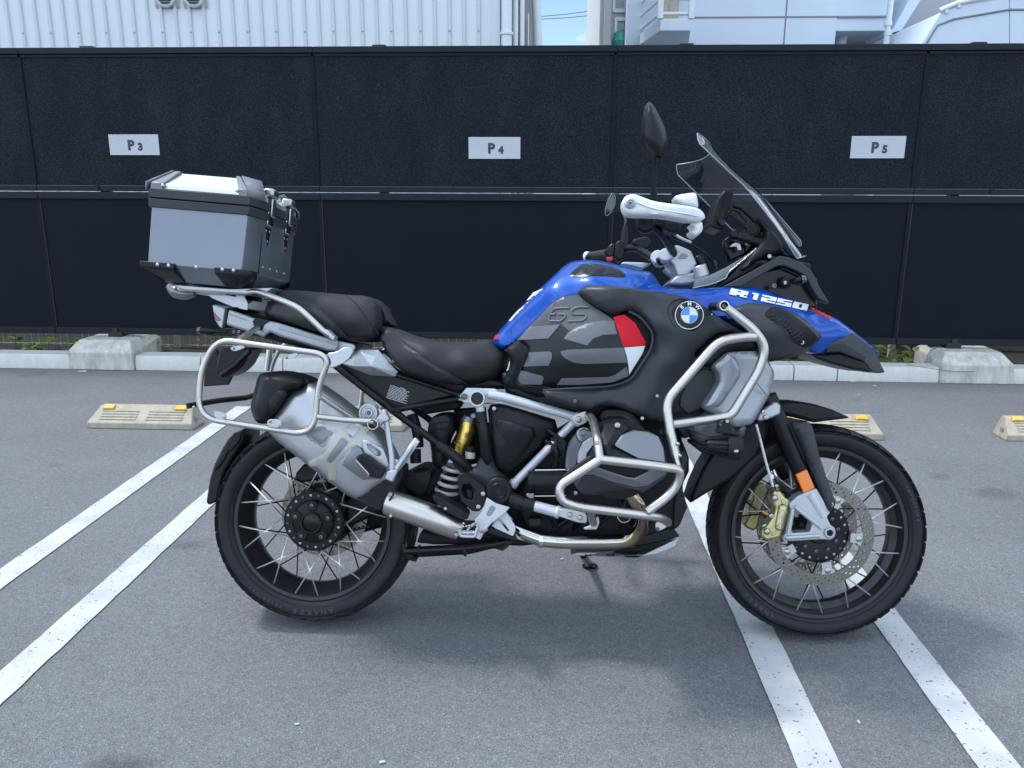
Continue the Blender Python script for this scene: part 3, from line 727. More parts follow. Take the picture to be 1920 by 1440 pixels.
# stair soffit and stair house
s0 = [ap(1670, 62, AY), ap(1690, 57, AY), ap(1735, -14, AY), ap(1712, -14, AY)]
V = [Vector((p.x, -.0, p.z)) for p in s0]+[Vector((p.x, 1.0, p.z)) for p in s0]
make('stair_beam', V, [(0, 1, 2, 3), (4, 7, 6, 5), (0, 4, 5, 1), (1, 5, 6, 2), (2, 6, 7, 3), (3, 7, 4, 0)], MT['wallw'], apt, 30)
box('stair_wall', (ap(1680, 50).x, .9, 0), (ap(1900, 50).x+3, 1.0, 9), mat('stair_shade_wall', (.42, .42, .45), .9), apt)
TY = 10.6
def tp(px_, py_): p = onY(px_, py_, TY); return Vector((p.x, TY-AY, p.z))
c0 = [tp(1727, 83), tp(1762, 26), tp(1790, 12), tp(1893, -4), tp(1893, 160), tp(1700, 160)]
V = c0+[Vector((p.x, p.y+1.6, p.z)) for p in c0]; n = 6
make('stair_house', V, [tuple(range(n)), tuple(range(2*n-1, n-1, -1))]+[((i+1) % n, i, n+i, n+(i+1) % n) for i in range(n)], MT['wallw'], apt, 30, .01)
c1 = [tp(1894, -4), tp(1990, -4), tp(1990, 160), tp(1894, 160)]
V = c1+[Vector((p.x, p.y+1.6, p.z)) for p in c1]; n = 4
make('stair_house', V, [tuple(range(n)), tuple(range(2*n-1, n-1, -1))]+[((i+1) % n, i, n+i, n+(i+1) % n) for i in range(n)], MT['wallw'], apt, 30)
tube('stair_rail', [tp(1762, 20), tp(1795, 6), tp(1893, -14), tp(1990, -14)], .03, MT['pvc'], apt, nseg=8)
for q in ((1774, 22, 16), (1797, 12, 4)): tube('rail_post', [tp(q[0], q[1]+3), tp(q[0], q[2])], .025, MT['pvc'], apt, nseg=8)
tube('groove', [tp(1738, 80)+Vector((0, -.005, 0)), tp(1757, 48)+Vector((0, -.005, 0)), tp(1788, 36)+Vector((0, -.005, 0)), tp(1893, 18)+Vector((0, -.005, 0)), tp(1990, 18)+Vector((0, -.005, 0))], .012, MT['joint'], apt, nseg=6)
# overhead cables across the gap
for (a, b, s_) in (((1010, 29), (1130, 15), 0), ((1010, 34), (1130, 24), 0), ((1080, 85), (1130, 78), 0)):
    A = onY(*a, 40); Bq = onY(*b, 36); o = tube('power_line', [A+(A-Bq)*1.0, (A+Bq)/2+Vector((0, 0, -.08)), Bq+(Bq-A)*1.0], .014, MT['cable'], nseg=6)
    finish(o, ['upper black overhead cable crossing the sky gap', 'second overhead cable just below the topmost in the sky gap', 'lowest faint overhead cable in the sky gap'][len([q for q in bpy.data.objects if q.name.startswith('power_line')])-1], 'cable', 'overhead cables in the sky gap')
# ================================================================== MOTORCYCLE
MB = {}
MB['plastic'] = mat('matte_black_plastic', (.0105, .0118, .0145), .40, bump=.08, bscale=1200, rvar=.05, vscale=14, spec=.2)
MB['greyplastic'] = mat('matte_grey_fairing', (.034, .038, .045), .38, bump=.06, bscale=1300, rvar=.04, vscale=10, spec=.25)
MB['gloss'] = mat('gloss_black', (.0035, .004, .0055), .22, spec=.28)
MB['blackmetal'] = mat('black_coated_metal', (.009, .010, .0125), .34, .2, rvar=.06, vscale=20, spec=.25)
MB['engine'] = mat('black_engine_casting', (.007, .008, .010), .55, .2, bump=.3, bscale=300, spec=.25)
MB['frame'] = mat('silver_white_frame_paint', (.50, .535, .57), .36, .2, coat=.15, rvar=.05, vscale=15)
MB['castsilver'] = mat('cast_silver', (.43, .455, .48), .40, .55, rvar=.05, vscale=25)
MB['steel'] = mat('brushed_stainless', (.52, .50, .465), .36, 1, rvar=.04, vscale=60)
MB['chrome'] = mat('polished_steel', (.66, .62, .55), .09, 1, rvar=.05, vscale=30)
MB['alu'] = mat('brushed_aluminium', (.19, .21, .24), .36, .7, rvar=.07, vscale=8, var=.08)
MB['alusunlit'] = mat('sunlit_lid_aluminium', (.62, .64, .66), .34, .8, rvar=.06, vscale=10)  # lid alloy paler than the body, sun on its slope put into the colour
MB['capskylit'] = mat('skylit_corner_plastic', (.15, .16, .175), .42, rvar=.05, vscale=20)  # lid caps paler than the shoes, light from the sky painted in
MB['bolt'] = mat('steel_bolt', (.40, .40, .39), .32, 1)
MB['boltdark'] = mat('dark_bolt', (.12, .12, .12), .35, .8)
MB['muffler'] = mat('titanium_grey_steel', (.42, .435, .455), .44, .85, rvar=.08, vscale=18, var=.05)
MB['strap'] = mat('warm_grey_strap', (.42, .41, .37), .42, .6, rvar=.06, vscale=18)
MB['recess'] = mat('dark_grey_shield', (.20, .215, .235), .38, .6)
MB['rubber'] = mat('tyre_rubber', (.0125, .0138, .0168), .55, bump=.25, bscale=500, var=.35, vscale=30, rvar=.1, spec=.3)
MB['rim'] = mat('black_anodised_rim', (.028, .030, .034), .34, .5)
MB['spoke'] = mat('spoke_steel', (.82, .80, .76), .38, .35)
MB['spokedark'] = mat('black_spoke', (.03, .03, .032), .35, .7)
MB['disc'] = mat('brake_disc_steel', (.17, .165, .155), .33, .9, rvar=.06, vscale=60)
MB['disccar'] = mat('disc_carrier_alu', (.44, .44, .43), .4, .8)
MB['gold'] = mat('anodised_gold', (.66, .45, .10), .28, .9, rvar=.06, vscale=30)
MB['caliper'] = mat('champagne_caliper', (.50, .45, .23), .33, .75, rvar=.08, vscale=40)
MB['blue'] = mat('metallic_blue_paint', (0, .06, .34), .36, .2, coat=.5, spec=.2)
MB['red'] = mat('red_decal', (.60, .003, .018), .45, spec=.25)
MB['white'] = mat('white_decal', (.66, .68, .70), .35, coat=.3)
MB['greydecal'] = mat('grey_decal', (.105, .11, .125), .4)
MB['tankpanel'] = mat('satin_black_panel', (.007, .0075, .0098), .34, rvar=.04, vscale=8, spec=.35)
MB['tankgrey'] = mat('satin_grey_panel', (.06, .064, .072), .36)
MB['whiteplastic'] = mat('white_handguard_plastic', (.66, .685, .69), .36, rvar=.04, vscale=12)
MB['grip'] = mat('grip_rubber', (.02, .02, .022), .7, bump=.6, bscale=400)
MB['redswitch'] = mat('red_switch', (.55, .03, .05), .4)
MB['orange'] = mat('orange_reflector', (.80, .19, .01), .22, coat=.7, bump=.5, bscale=250)
MB['mesh'] = mat('radiator_mesh', (.035, .037, .042), .5, .4)
MB['lens'] = mat('clear_lens', (.30, .33, .35), .12, .2, coat=.5)
MB['lensred'] = mat('red_lens', (.25, .01, .02), .1, coat=.6)
MB['lensdark'] = mat('smoked_lens', (.03, .032, .04), .06, coat=.8)
MB['fluid'] = mat('fluid_pot', (.62, .60, .52), .3, coat=.2)
MB['spring'] = mat('grey_spring', (.60, .60, .58), .38, .2)
MB['silverpaint'] = mat('silver_fairing_paint', (.31, .335, .36), .40, .55, coat=.15, rvar=.04, vscale=9)
MB['darksilver'] = mat('titan_grey_cover', (.11, .12, .135), .42, .45, rvar=.05, vscale=12)
MB['midsilver'] = mat('light_titan_cover', (.20, .215, .235), .42, .45, rvar=.05, vscale=12)
MB['mirror'] = mat('mirror_glass', (.75, .77, .8), .03, 1)
MB['labelw'] = mat('printed_white', (.55, .57, .58), .5)
MB['logoblue'] = mat('emblem_blue', (.02, .26, .68), .15, coat=.8)
MB['logowhite'] = mat('emblem_white', (.70, .72, .73), .15, coat=.8)
MB['logoblack'] = mat('emblem_black', (.01, .01, .012), .3, spec=.3)
MB['terracotta'] = mat('copper_pin', (.45, .2, .08), .4, .6)
def mat_seat():
    m, n, p = new_mat('seat_vinyl'); L = n.links.new
    p.inputs['Base Color'].default_value = (.015, .016, .019, 1); p.inputs['Specular IOR Level'].default_value = .35; p.inputs['Roughness'].default_value = .56
    tc = n.nodes.new('ShaderNodeTexCoord'); v = n.nodes.new('ShaderNodeTexVoronoi'); v.inputs['Scale'].default_value = 210; v.inputs['Randomness'].default_value = .3
    L(tc.outputs['Object'], v.inputs['Vector']); b = n.nodes.new('ShaderNodeBump'); b.inputs['Strength'].default_value = .3; b.inputs['Distance'].default_value = .001
    L(v.outputs['Distance'], b.inputs['Height']); L(b.outputs[0], p.inputs['Normal']); return m
MB['seat'] = mat_seat(); MB['seatside'] = mat('seat_side_vinyl', (.012, .013, .016), .42, bump=.1, bscale=700)
def mat_header():
    m, n, p = new_mat('heat_tinted_header'); L = n.links.new
    tc = n.nodes.new('ShaderNodeTexCoord'); s = n.nodes.new('ShaderNodeSeparateXYZ'); L(tc.outputs['Object'], s.inputs[0])
    t = n.nodes.new('ShaderNodeTexNoise'); t.inputs['Scale'].default_value = 18; t.inputs['Detail'].default_value = 4; L(tc.outputs['Object'], t.inputs['Vector'])
    a = n.nodes.new('ShaderNodeMath'); a.operation = 'MULTIPLY_ADD'; a.inputs[1].default_value = .07; L(t.outputs['Fac'], a.inputs[0]); L(s.outputs['X'], a.inputs[2])
    mr = n.nodes.new('ShaderNodeMapRange'); mr.inputs['From Min'].default_value = .05; mr.inputs['From Max'].default_value = .34; L(a.outputs[0], mr.inputs['Value'])
    r = n.nodes.new('ShaderNodeValToRGB'); e = r.color_ramp.elements; e[0].position = 0; e[0].color = (.50, .485, .44, 1); e[1].position = 1; e[1].color = (.06, .09, .22, 1)
    for q, c in ((.55, (.46, .43, .37)), (.72, (.36, .30, .21)), (.82, (.22, .16, .12)), (.92, (.10, .09, .13))): k = e.new(q); k.color = (*c, 1)
    L(mr.outputs[0], r.inputs['Fac']); L(r.outputs[0], p.inputs['Base Color']); p.inputs['Metallic'].default_value = 1; p.inputs['Roughness'].default_value = .13; return m
MB['header'] = mat_header()
def mat_screen():
    m, n, p = new_mat('tinted_windscreen'); L = n.links.new
    g = n.nodes.new('ShaderNodeBsdfGlossy'); g.inputs['Roughness'].default_value = .03; tr = n.nodes.new('ShaderNodeBsdfTransparent'); tr.inputs['Color'].default_value = (.60, .65, .68, 1)
    fr = n.nodes.new('ShaderNodeFresnel'); fr.inputs['IOR'].default_value = 1.09; mxs = n.nodes.new('ShaderNodeMixShader'); o = n.nodes['Material Output']
    mi = n.nodes.new('ShaderNodeMath'); mi.operation = 'MINIMUM'; mi.inputs[1].default_value = .22; ad = n.nodes.new('ShaderNodeMath'); ad.inputs[1].default_value = .085; L(fr.outputs[0], mi.inputs[0]); L(mi.outputs[0], ad.inputs[0]); L(ad.outputs[0], mxs.inputs[0]); L(tr.outputs[0], mxs.inputs[1]); L(g.outputs[0], mxs.inputs[2]); L(mxs.outputs[0], o.inputs['Surface']); return m
MB['screen'] = mat_screen()
def mat_blade():
    m, n, p = new_mat('clear_plastic_blade'); L = n.links.new
    p.inputs['Base Color'].default_value = (.5, .55, .58, 1); p.inputs['Roughness'].default_value = .15; tr = n.nodes.new('ShaderNodeBsdfTransparent'); tr.inputs['Color'].default_value = (.85, .88, .9, 1)
    mxs = n.nodes.new('ShaderNodeMixShader'); mxs.inputs[0].default_value = .35; o = n.nodes['Material Output']; L(tr.outputs[0], mxs.inputs[1]); L(p.outputs[0], mxs.inputs[2]); L(mxs.outputs[0], o.inputs['Surface']); return m
MB['blade'] = mat_blade()

bike = empty('motorcycle', (0, BIKE_Y, 0), 'large blue and black adventure touring motorcycle parked on its side stand', 'motorcycle')
bike.rotation_euler = (-LEAN, 0, 0)

# shared bolt
def bolt_mesh():
    V, Fc = lathe_mesh([(0, -.35), (.42, -.35), (.48, -.75), (.86, -.7), (1, -.35), (1, .3)], 14)
    me = bpy.data.meshes.new('bolt'); me.from_pydata(V, [], Fc); me.shade_smooth(); me.set_sharp_from_angle(angle=R(40)); return me
def dome_mesh():
    V, Fc = lathe_mesh([(0, -.6), (.5, -.5), (.85, -.28), (1, 0), (1, .3)], 14)
    me = bpy.data.meshes.new('rivet'); me.from_pydata(V, [], Fc); me.shade_smooth(); return me
BOLT = bolt_mesh(); BOLT.materials.append(MB['bolt']); BOLTD = bolt_mesh(); BOLTD.materials.append(MB['boltdark']); RIVET = dome_mesh(); RIVET.materials.append(MB['bolt'])
def bolt(pt, w, r, parent, me=BOLT, name='bolt'):
    o = link(name, me, None, parent); o.location = B(pt[0], pt[1], w) if not isinstance(pt, Vector) else pt; r *= .86; o.scale = (r, r, r); return o
def bolts(c, pts, w, r, parent, me=BOLT):
    for p in T(c, *pts): bolt(p, w, r, parent, me)

# ---------------------------------------------------------------- wheels
MB['tyretext'] = mat('moulded_tyre_lettering', (.034, .037, .043), .5)
def wheel(name, cpx, r_o, r_lip, half, nsp, label, tread_n, hubr, knob, words=()):
    c = B(*cpx, 0)
    base = empty(name, (c.x, 0, c.z), parent=bike) if False else None
    # rim is the part, everything else hangs on it
    rl = r_lip; h = half*.72
    prof = [(rl, -h), (rl+.004, -h-.004), (rl+.002, -h-.009), (rl-.008, -h-.008), (rl-.014, -h+.004), (rl-.017, -h+.018), (rl-.034, -h*.35), (rl-.036, 0), (rl-.034, h*.35), (rl-.017, h-.018), (rl-.014, h-.004), (rl-.008, h+.008), (rl+.002, h+.009), (rl+.004, h+.004), (rl, h),
            (rl-.004, h-.004), (rl-.012, h*.6), (rl-.024, 0), (rl-.012, -h*.6), (rl-.004, -h+.004)]
    rim = lathe(name, prof, MB['rim'], bike, (0, 0, 0), seg=96, smooth=40, closed=True); rim.location = (c.x, 0, c.z); rim['label'] = label
    a = half
    tp_ = [(rl-.002, -h+.002), (rl+.010, -h-.012), (rl+.028, -a*.98), ((rl+r_o)/2+.004, -a), (r_o-.022, -a*.93), (r_o-.012, -a*.72), (r_o-.007, -a*.4), (r_o-.006, 0)]
    tp_ = tp_+[(r, -t) for r, t in reversed(tp_[:-1])]
    tyre = lathe('tyre', tp_, MB['rubber'], rim, seg=96, smooth=50, closed=True)
    # raised sidewall rings and lettering blocks
    for rr in (rl+.012, r_o-.027):
        lathe('sidewall_ring', [(rr, -a*.99-.0005), (rr+.0012, -a*1.0-.0015), (rr+.0024, -a*.99-.0005)], MB['rubber'], rim, seg=96, closed=True)
    for word, mid, dsp, hgt in words:
        r_t = (rl+.016+r_o-.027)/2
        for k, ch in enumerate(word):
            if ch == ' ': continue
            th = R(mid)-(k-(len(word)-1)/2)*dsp
            me = text_mesh(ch, hgt, .0007); me.materials.append(MB['tyretext']); o = link('sidewall_letter', me, None, rim)
            o.rotation_euler = (Matrix.Rotation(-(th-math.pi/2), 4, 'Y')@Matrix.Rotation(R(90), 4, 'X')).to_euler(); o.location = (r_t*math.cos(th), -a-.0012, r_t*math.sin(th))
    # tread blocks: real lugs around the crown, joined
    V = []; Fc = []
    def lug(th0, th1, lo, hi, skew):
        k = len(V)
        def pt(th, u, out_):
            # u across: 0 centre .. 1 shoulder edge
            s = np.interp(abs(u), [0, .4, .72, .93, 1.0], [0, .4, .72, .93, 1.0])*a*(1 if u >= 0 else -1)
            rr = np.interp(abs(u), [0, .4, .72, .93, 1.02], [r_o-.006, r_o-.007, r_o-.012, r_o-.022, (rl+r_o)/2+.016])
            nr = np.interp(abs(u), [0, .5, .8, 1.02], [0, .25, .7, 1.0])
            rr2 = rr+out_*(1-nr*.55); s2 = s+(out_*nr*(1 if u >= 0 else -1))
            return (rr2*math.cos(th), s2, rr2*math.sin(th))
        n = 5
        for o_, sh in ((-.004, 0), (knob, .06)):
            for i in range(n):
                u = lo+(hi-lo)*i/(n-1); u_ = u+(sh*.3*(hi-lo))*(1-2*i/(n-1))
                dth = (th1-th0)*sh; off = skew*(u-lo)
                V.append(pt(th0+dth+off, u_, o_)); V.append(pt(th1-dth+off, u_, o_))
        t = k+2*n
        for i in range(n-1):
            Fc.append((t+2*i, t+2*i+1, t+2*i+3, t+2*i+2))
            Fc.append((k+2*i, t+2*i, t+2*i+2, k+2*i+2)); Fc.append((k+2*i+1, k+2*i+3, t+2*i+3, t+2*i+1))
        Fc.append((k, k+1, t+1, t)); Fc.append((k+2*n-2, t+2*n-2, t+2*n-1, k+2*n-1))
    for i in range(tread_n):
        th = 2*math.pi*i/tread_n; st = 2*math.pi/tread_n
        for sgn in (-1, 1):
            o_ = 0 if sgn < 0 else st*.5
            lug(th+o_, th+o_+st*.91, sgn*.50, sgn*1.03, .10*sgn*sgn)
            lug(th+o_+st*.2, th+o_+st*.98, sgn*.05, sgn*.44, .16)
    tr = make('tread_blocks', V, Fc, MB['rubber'], rim, 30, fix=True); tr['kind'] = 'stuff'
    # spokes
    def spoke_mesh(ln, m_, r=.0022):
        V, Fc = sweep([Vector((0, 0, 0)), Vector((0, 0, ln))], r, 6); me = bpy.data.meshes.new('spoke'); me.from_pydata([tuple(v) for v in V], [], Fc); me.materials.append(m_); me.shade_smooth(); return me
    sm_ = spoke_mesh(1, MB['spoke']); smd = spoke_mesh(1, MB['spokedark'])
    nipple = bpy.data.meshes.new('nipple'); V, Fc = lathe_mesh([(0, -.004), (.003, -.004), (.003, .004), (0, .004)], 8); nipple.from_pydata(V, [], Fc); nipple.materials.append(MB['bolt'])
    for i in range(nsp):
        s = -1 if i % 2 == 0 else 1
        th = 2*math.pi*(i+.5)/nsp; dirn = 1 if (i//2) % 2 == 0 else -1
        p0 = Vector((hubr*math.cos(th+dirn*.62), s*half*.42, hubr*math.sin(th+dirn*.62)))
        p1 = Vector(((rl-.009)*math.cos(th), s*(h+.001), (rl-.009)*math.sin(th)))
        # spokes end at the rim's outer edge, as on a cross-spoke wheel
        d = p1-p0; o = link('spoke', sm_ if s < 0 else smd, None, rim); o.location = p0; o.scale = (1, 1, d.length)
        o.rotation_euler = d.to_track_quat('Z', 'Y').to_euler()
    return rim, c
rw, rc = wheel('rear_wheel', (597, 970.5), .3125, .236, .083, 40, 'black spoked rear wheel with chunky tyre', 36, .085, .003, (('ANAKEE', -88, .082, .021), ('ADVENTURE', -121, .05, .011)))
fw, fc = wheel('front_wheel', (1525, 991.5), .3195, .252, .062, 40, 'black spoked front wheel with chunky tyre', 42, .075, .003, (('ANAKEE', -128, .07, .017), ('ADVENTURE', 20, .045, .010)))

# rear hub
def hub_rear():
    h = lathe('hub', [(0, -.075), (.029, -.075), (.033, -.072), (.033, -.066), (.040, -.064), (.058, -.060), (.062, -.057), (.066, -.050), (.087, -.050), (.092, -.046), (.092, -.036), (.06, -.03), (.055, .04), (.085, .05), (.085, .06), (0, .06)], MB['blackmetal'], rw, seg=60)
    lathe('hub_cap', [(0, -.076), (.022, -.076), (.026, -.075), (.027, -.081), (.031, -.081), (.031, -.07)], MB['gloss'], rw, seg=40)
    for k in range(5):
        a = 2*math.pi*k/5+.3
        V = []; 
        L0_ = [(.034, -.012), (.058, -.017), (.066, -.006), (.066, .006), (.058, .017), (.034, .012)]
        L1_ = [(x_*math.cos(a)-z_*math.sin(a), x_*math.sin(a)+z_*math.cos(a)) for x_, z_ in L0_]
        plate('hub_spoke', L1_, [], -.068, -.055, MB['blackmetal'], rw, .003)
        o = link('hub_bolt', BOLTD, None, rw); o.location = (.052*math.cos(a), -.070, .052*math.sin(a)); o.scale = (.0065,)*3
    for k in range(20):
        a = 2*math.pi*k/20+.1; o = link('hub_bolt', BOLT if k % 2 else BOLTD, None, rw); o.location = (.079*math.cos(a), -.052, .079*math.sin(a)); o.scale = (.0042,)*3
hub_rear()
def disc_plate(name, ro, ri, y, th, par, rows, loc=(0, 0), seg=72, hr=.0036, m='disc'):
    L0_ = [(ro*math.cos(2*math.pi*k/seg), ro*math.sin(2*math.pi*k/seg)) for k in range(seg)]
    hl = [[(ri*math.cos(2*math.pi*k/seg), ri*math.sin(2*math.pi*k/seg)) for k in range(seg)]]
    for k in range(rows):
        for j, rr in enumerate(np.linspace(ri+.010, ro-.008, 3)):
            a = 2*math.pi*(k+.33*j)/rows; hl.append([(rr*math.cos(a)+hr*math.cos(q), rr*math.sin(a)+hr*math.sin(q)) for q in np.linspace(0, 2*math.pi, 9)[:-1]])
    return plate(name, L0_, hl, y-th/2, y+th/2, MB[m], par)
disc_plate('brake_disc', .138, .098, .07, .005, rw, 28)
lathe('disc_carrier', [(.1, .066), (.1, .074), (.05, .072), (.05, .06)], MB['blackmetal'], rw, seg=40)
# front hub and discs
lathe('hub', [(0, -.05), (.03, -.05), (.034, -.045), (.036, -.03), (.072, -.034), (.081, -.030), (.081, -.02), (.04, -.01), (.04, .01), (.081, .02), (.081, .03), (.072, .034), (.03, .05), (0, .05)], MB['blackmetal'], fw, seg=60)
for k in range(20):
    a = 2*math.pi*k/20; o = link('hub_bolt', BOLT if k % 3 else BOLTD, None, fw); o.location = (.078*math.cos(a), -.047, .078*math.sin(a)); o.scale = (.004,)*3
lathe('hub_face', [(.03, -.042), (.06, -.046), (.086, -.046), (.09, -.043), (.09, -.036), (.03, -.036)], MB['blackmetal'], fw, seg=60, closed=True)
for k in range(10):
    a = 2*math.pi*k/10+.2; o = link('hub_bolt', BOLTD, None, fw); o.location = (.056*math.cos(a), -.047, .056*math.sin(a)); o.scale = (.006,)*3
for s in (-1, 1):
    d = disc_plate('brake_disc', .1525, .119, s*.066, .005, fw, 30)
    for k in range(5):
        a = 2*math.pi*k/5+1.15
        L0_ = [(.085, -.014), (.104, -.014), (.118, -.021), (.121, 0), (.118, .021), (.104, .014), (.085, .014)]
        L1_ = [(x_*math.cos(a)-z_*math.sin(a), x_*math.sin(a)+z_*math.cos(a)) for x_, z_ in L0_]
        plate('disc_carrier', L1_, [], s*.066-.003, s*.066+.003, MB['disccar'], fw, .001)
        o = link('disc_bobbin', RIVET, None, fw); o.location = (.109*math.cos(a), s*.066-.003, .109*math.sin(a)); o.scale = (.010, .006, .010)

# ---------------------------------------------------------------- rear fender, tail
px_ = T('C', (40, 620), (20, 600), (45, 440), (75, 340), (130, 230), (175, 155), (230, 110), (285, 85), (285, 165), (215, 270), (150, 380), (118, 480), (105, 585))
hug = prism('rear_fender', px_, MB['plastic'], bike, .07, -.07, bev=.008)
prism('mud_flap', T('C', (160, 190), (215, 115), (270, 100), (255, 170), (190, 250)), MB['plastic'], hug, .078, .068, bev=.003)
prism('mud_flap', T('C', (75, 380), (120, 270), (175, 230), (150, 300), (105, 360)), MB['plastic'], hug, .078, .068, bev=.003)
# swing arm and final drive fill
prism('swing_arm', T('D', (-60, 1250), (150, 1180), (330, 1080), (600, 940), (1000, 1000), (1250, 1150), (1000, 1330), (500, 1250), (150, 1400), (-60, 1500)), MB['engine'], bike, .02, -.13, bev=.012)
prism('final_drive', T('C', (640, 400), (760, 330), (980, 430), (1250, 560), (1300, 760), (1150, 800), (960, 860), (800, 860), (640, 760), (590, 560)), MB['engine'], bike, -.10, -.18, bev=.012)
prism('rear_caliper', T('C', (640, 400), (700, 330), (830, 350), (820, 440), (700, 460), (650, 450)), MB['blackmetal'], bike, -.05, -.10, bev=.006)

# tail: silver side rails, tail light, licence plate carrier
rail_px = T('B', (405, 235), (430, 95), (590, 150), (640, 170), (800, 200), (880, 218), (1415, 378), (1412, 440), (1385, 475), (1310, 468), (880, 335), (800, 300), (740, 350), (690, 325))
tr_ = facets('tail_side_rail', [(*p, .135) for p in rail_px]+[(*p, .06) for p in rail_px], [tuple(range(14)), tuple(range(27, 13, -1))]+[((i+1) % 14, i, 14+i, 14+(i+1) % 14) for i in range(14)], MB['silverpaint'], bike, .006, 30, 3)
prism('rail_band', T('B', (640, 205), (670, 165), (740, 185), (800, 195), (740, 240), (725, 285), (690, 270), (650, 245)), MB['blackmetal'], tr_, .1385, .1355, bev=.002)
prism('rail_crease', T('B', (880, 250), (1405, 405), (1398, 420), (870, 270)), MB['silverpaint'], tr_, .1375, .1345, bev=.0015)
prism('rail_crease', T('B', (432, 130), (585, 185), (582, 197), (428, 142)), MB['silverpaint'], tr_, .1375, .1345, bev=.0015)
far_copy(tr_)
prism('tail_box', T('B', (420, 120), (600, 130), (1000, 250), (1440, 380), (1440, 470), (1300, 500), (900, 400), (750, 360), (440, 260)), MB['plastic'], bike, .095, -.095, bev=.01)
tl = prism('tail_light', T('B', (275, 55), (300, 50), (398, 85), (372, 270), (338, 255), (298, 190)), MB['lens'], bike, .11, -.11, bev=.008)
prism('tail_lens', T('B', (292, 120), (355, 190), (335, 205), (305, 190)), MB['lensred'], tl, .112, .108, bev=.001)
prism('tail_band', T('B', (366, 268), (395, 85), (495, 72), (505, 92), (425, 100), (398, 262)), MB['gloss'], bike, .115, -.115, bev=.004)
ind = lathe('turn_signal', [(0, -.034), (.008, -.033), (.0125, -.022), (.0125, -.004), (.009, .012), (.005, .018), (.005, .05), (0, .05)], MB['gloss'], bike, B(*T('B', (255, 290))[0], .15), (1, 0, -.04), 24)
bolt(T('B', (474, 300))[0], .157, .006, ind, BOLTD)
lathe('signal_lens', [(0, -.037), (.008, -.0355), (.0115, -.026), (.0105, -.024)], MB['lensdark'], ind, B(*T('B', (255, 290))[0], .15), (1, 0, -.04), 24)
far_copy(ind)
pc = prism('plate_carrier', T('B', (350, 440), (640, 440), (560, 590), (500, 650), (400, 705), (340, 700), (300, 640), (320, 520)), MB['plastic'], bike, .05, -.05, bev=.008)
prism('licence_plate', T('B', (215, 530), (300, 450), (330, 480), (330, 660), (480, 655), (420, 775), (200, 790)), MB['blackmetal'], bike, -.0, -.012, bev=.002)
ptube('plate_stay', T('B', (360, 690, .05), (480, 600, .05), (620, 470, .05)), .009, MB['gloss'], bike, 0)

# pannier rack loop
W_ = .275
lp = T('B', (180, 620, W_), (325, 362, W_), (1348, 508, W_), (1228, 800, W_-.01), (1200, 1235, W_-.015), (145, 1070, W_-.005))
rack = tube('pannier_rack', [B(*p) for p in lp], .0083, MB['steel'], bike, [.1, .05, .075, .05, .06, .07, .06, .06], closed=True, nseg=16, fn=8)
ptube('rack_strut', T('B', (520, 372, .275), (690, 255, .14)), .0085, MB['steel'], rack, 0, nseg=16)
prism('rack_gusset', T('B', (1300, 490), (1400, 478), (1470, 430), (1560, 455), (1500, 560), (1370, 622), (1330, 620), (1345, 560)), MB['castsilver'], rack, .272, .262, bev=.003, sm=1)
ptube('rack_strut', T('B', (1250, 880, .268), (1540, 1075, .2)), .0075, MB['steel'], rack, 0, nseg=16)
ptube('rack_strut', T('B', (1225, 1062, .268), (1460, 1090, .262), (1730, 1108, .25)), .0085, MB['steel'], rack, 0, nseg=16)
for q in ([(440, 435), (545, 410), (575, 440), (540, 455), (480, 475), (445, 460)], [(920, 520), (1035, 480), (1055, 505), (1015, 535), (950, 545), (922, 535)]):
    prism('rack_tab', T('B', *q), MB['castsilver'], rack, .277, .273, bev=.001, sm=1)
for q in ([(285, 1010), (345, 1015), (405, 1040), (400, 1095), (300, 1075)], [(775, 1085), (880, 1085), (900, 1105), (895, 1170), (770, 1150)]):
    o = prism('rack_tab', T('B', *q), MB['castsilver'], rack, .272, .268, bev=.001, sm=1)
bolts('B', [(380, 1075), (872, 1150), (112, 975)], .285, .005, rack); bolts('B', [(475, 450), (950, 530), (800, 1110)], .2775, .0035, rack, BOLTD)
far_copy(rack)
ptube('rack_crossbar', T('B', (60, 965, .0), (200, 940, -.05), (350, 915, -.12), (600, 890, -.2), (650, 870, -.24)), .009, MB['blackmetal'], bike, .03)
ptube('rack_crossbar', T('B', (795, 460, -.27), (770, 650, -.27)), .011, MB['steel'], bike, 0)

# ---------------------------------------------------------------- muffler
mo = T('B', (1165, 748))+[(640, 757), (700, 803), (722, 830), (740, 866), (744, 885), (735, 902), (705, 917), (688, 931), (664, 939), (600, 890), (502, 814), (510, 800), (513, 780), (545, 738), (565, 731)]
mc_ = [(545, 775, .218), (520, 810, .208), (583, 722, .20), (640, 830, .228), (690, 810, .205), (620, 900, .21), (740, 880, .185), (690, 870, .218), (665, 935, .20)]
muf = shell('muffler', mo, MB['muffler'], bike, ctrl=mc_, rp=14, rd=.024, back=.09, res=7, sm=1)
cap = shell('muffler_cap', T('B', (712, 668), (860, 650), (1050, 690), (1168, 745), (1110, 772), (1060, 825), (975, 838), (890, 950), (825, 1055), (835, 1122), (700, 1128), (655, 1090), (618, 980), (645, 870), (682, 720)), MB['plastic'], bike, ctrl=[(p[0], p[1], p[2]+.008) for p in mc_], bulge=.015, rp=16, rd=.035, back=.10, res=7, sm=1)
shell('cap_scoop', T('B', (760, 915), (850, 795), (960, 830), (885, 955), (815, 1055), (780, 1000)), MB['plastic'], cap, ctrl=[(p[0], p[1], p[2]+.024) for p in mc_], rp=5, rd=.008, back=.02, res=7, sm=1)
ml_ = lambda d: [(p[0], p[1], p[2]+d) for p in mc_]
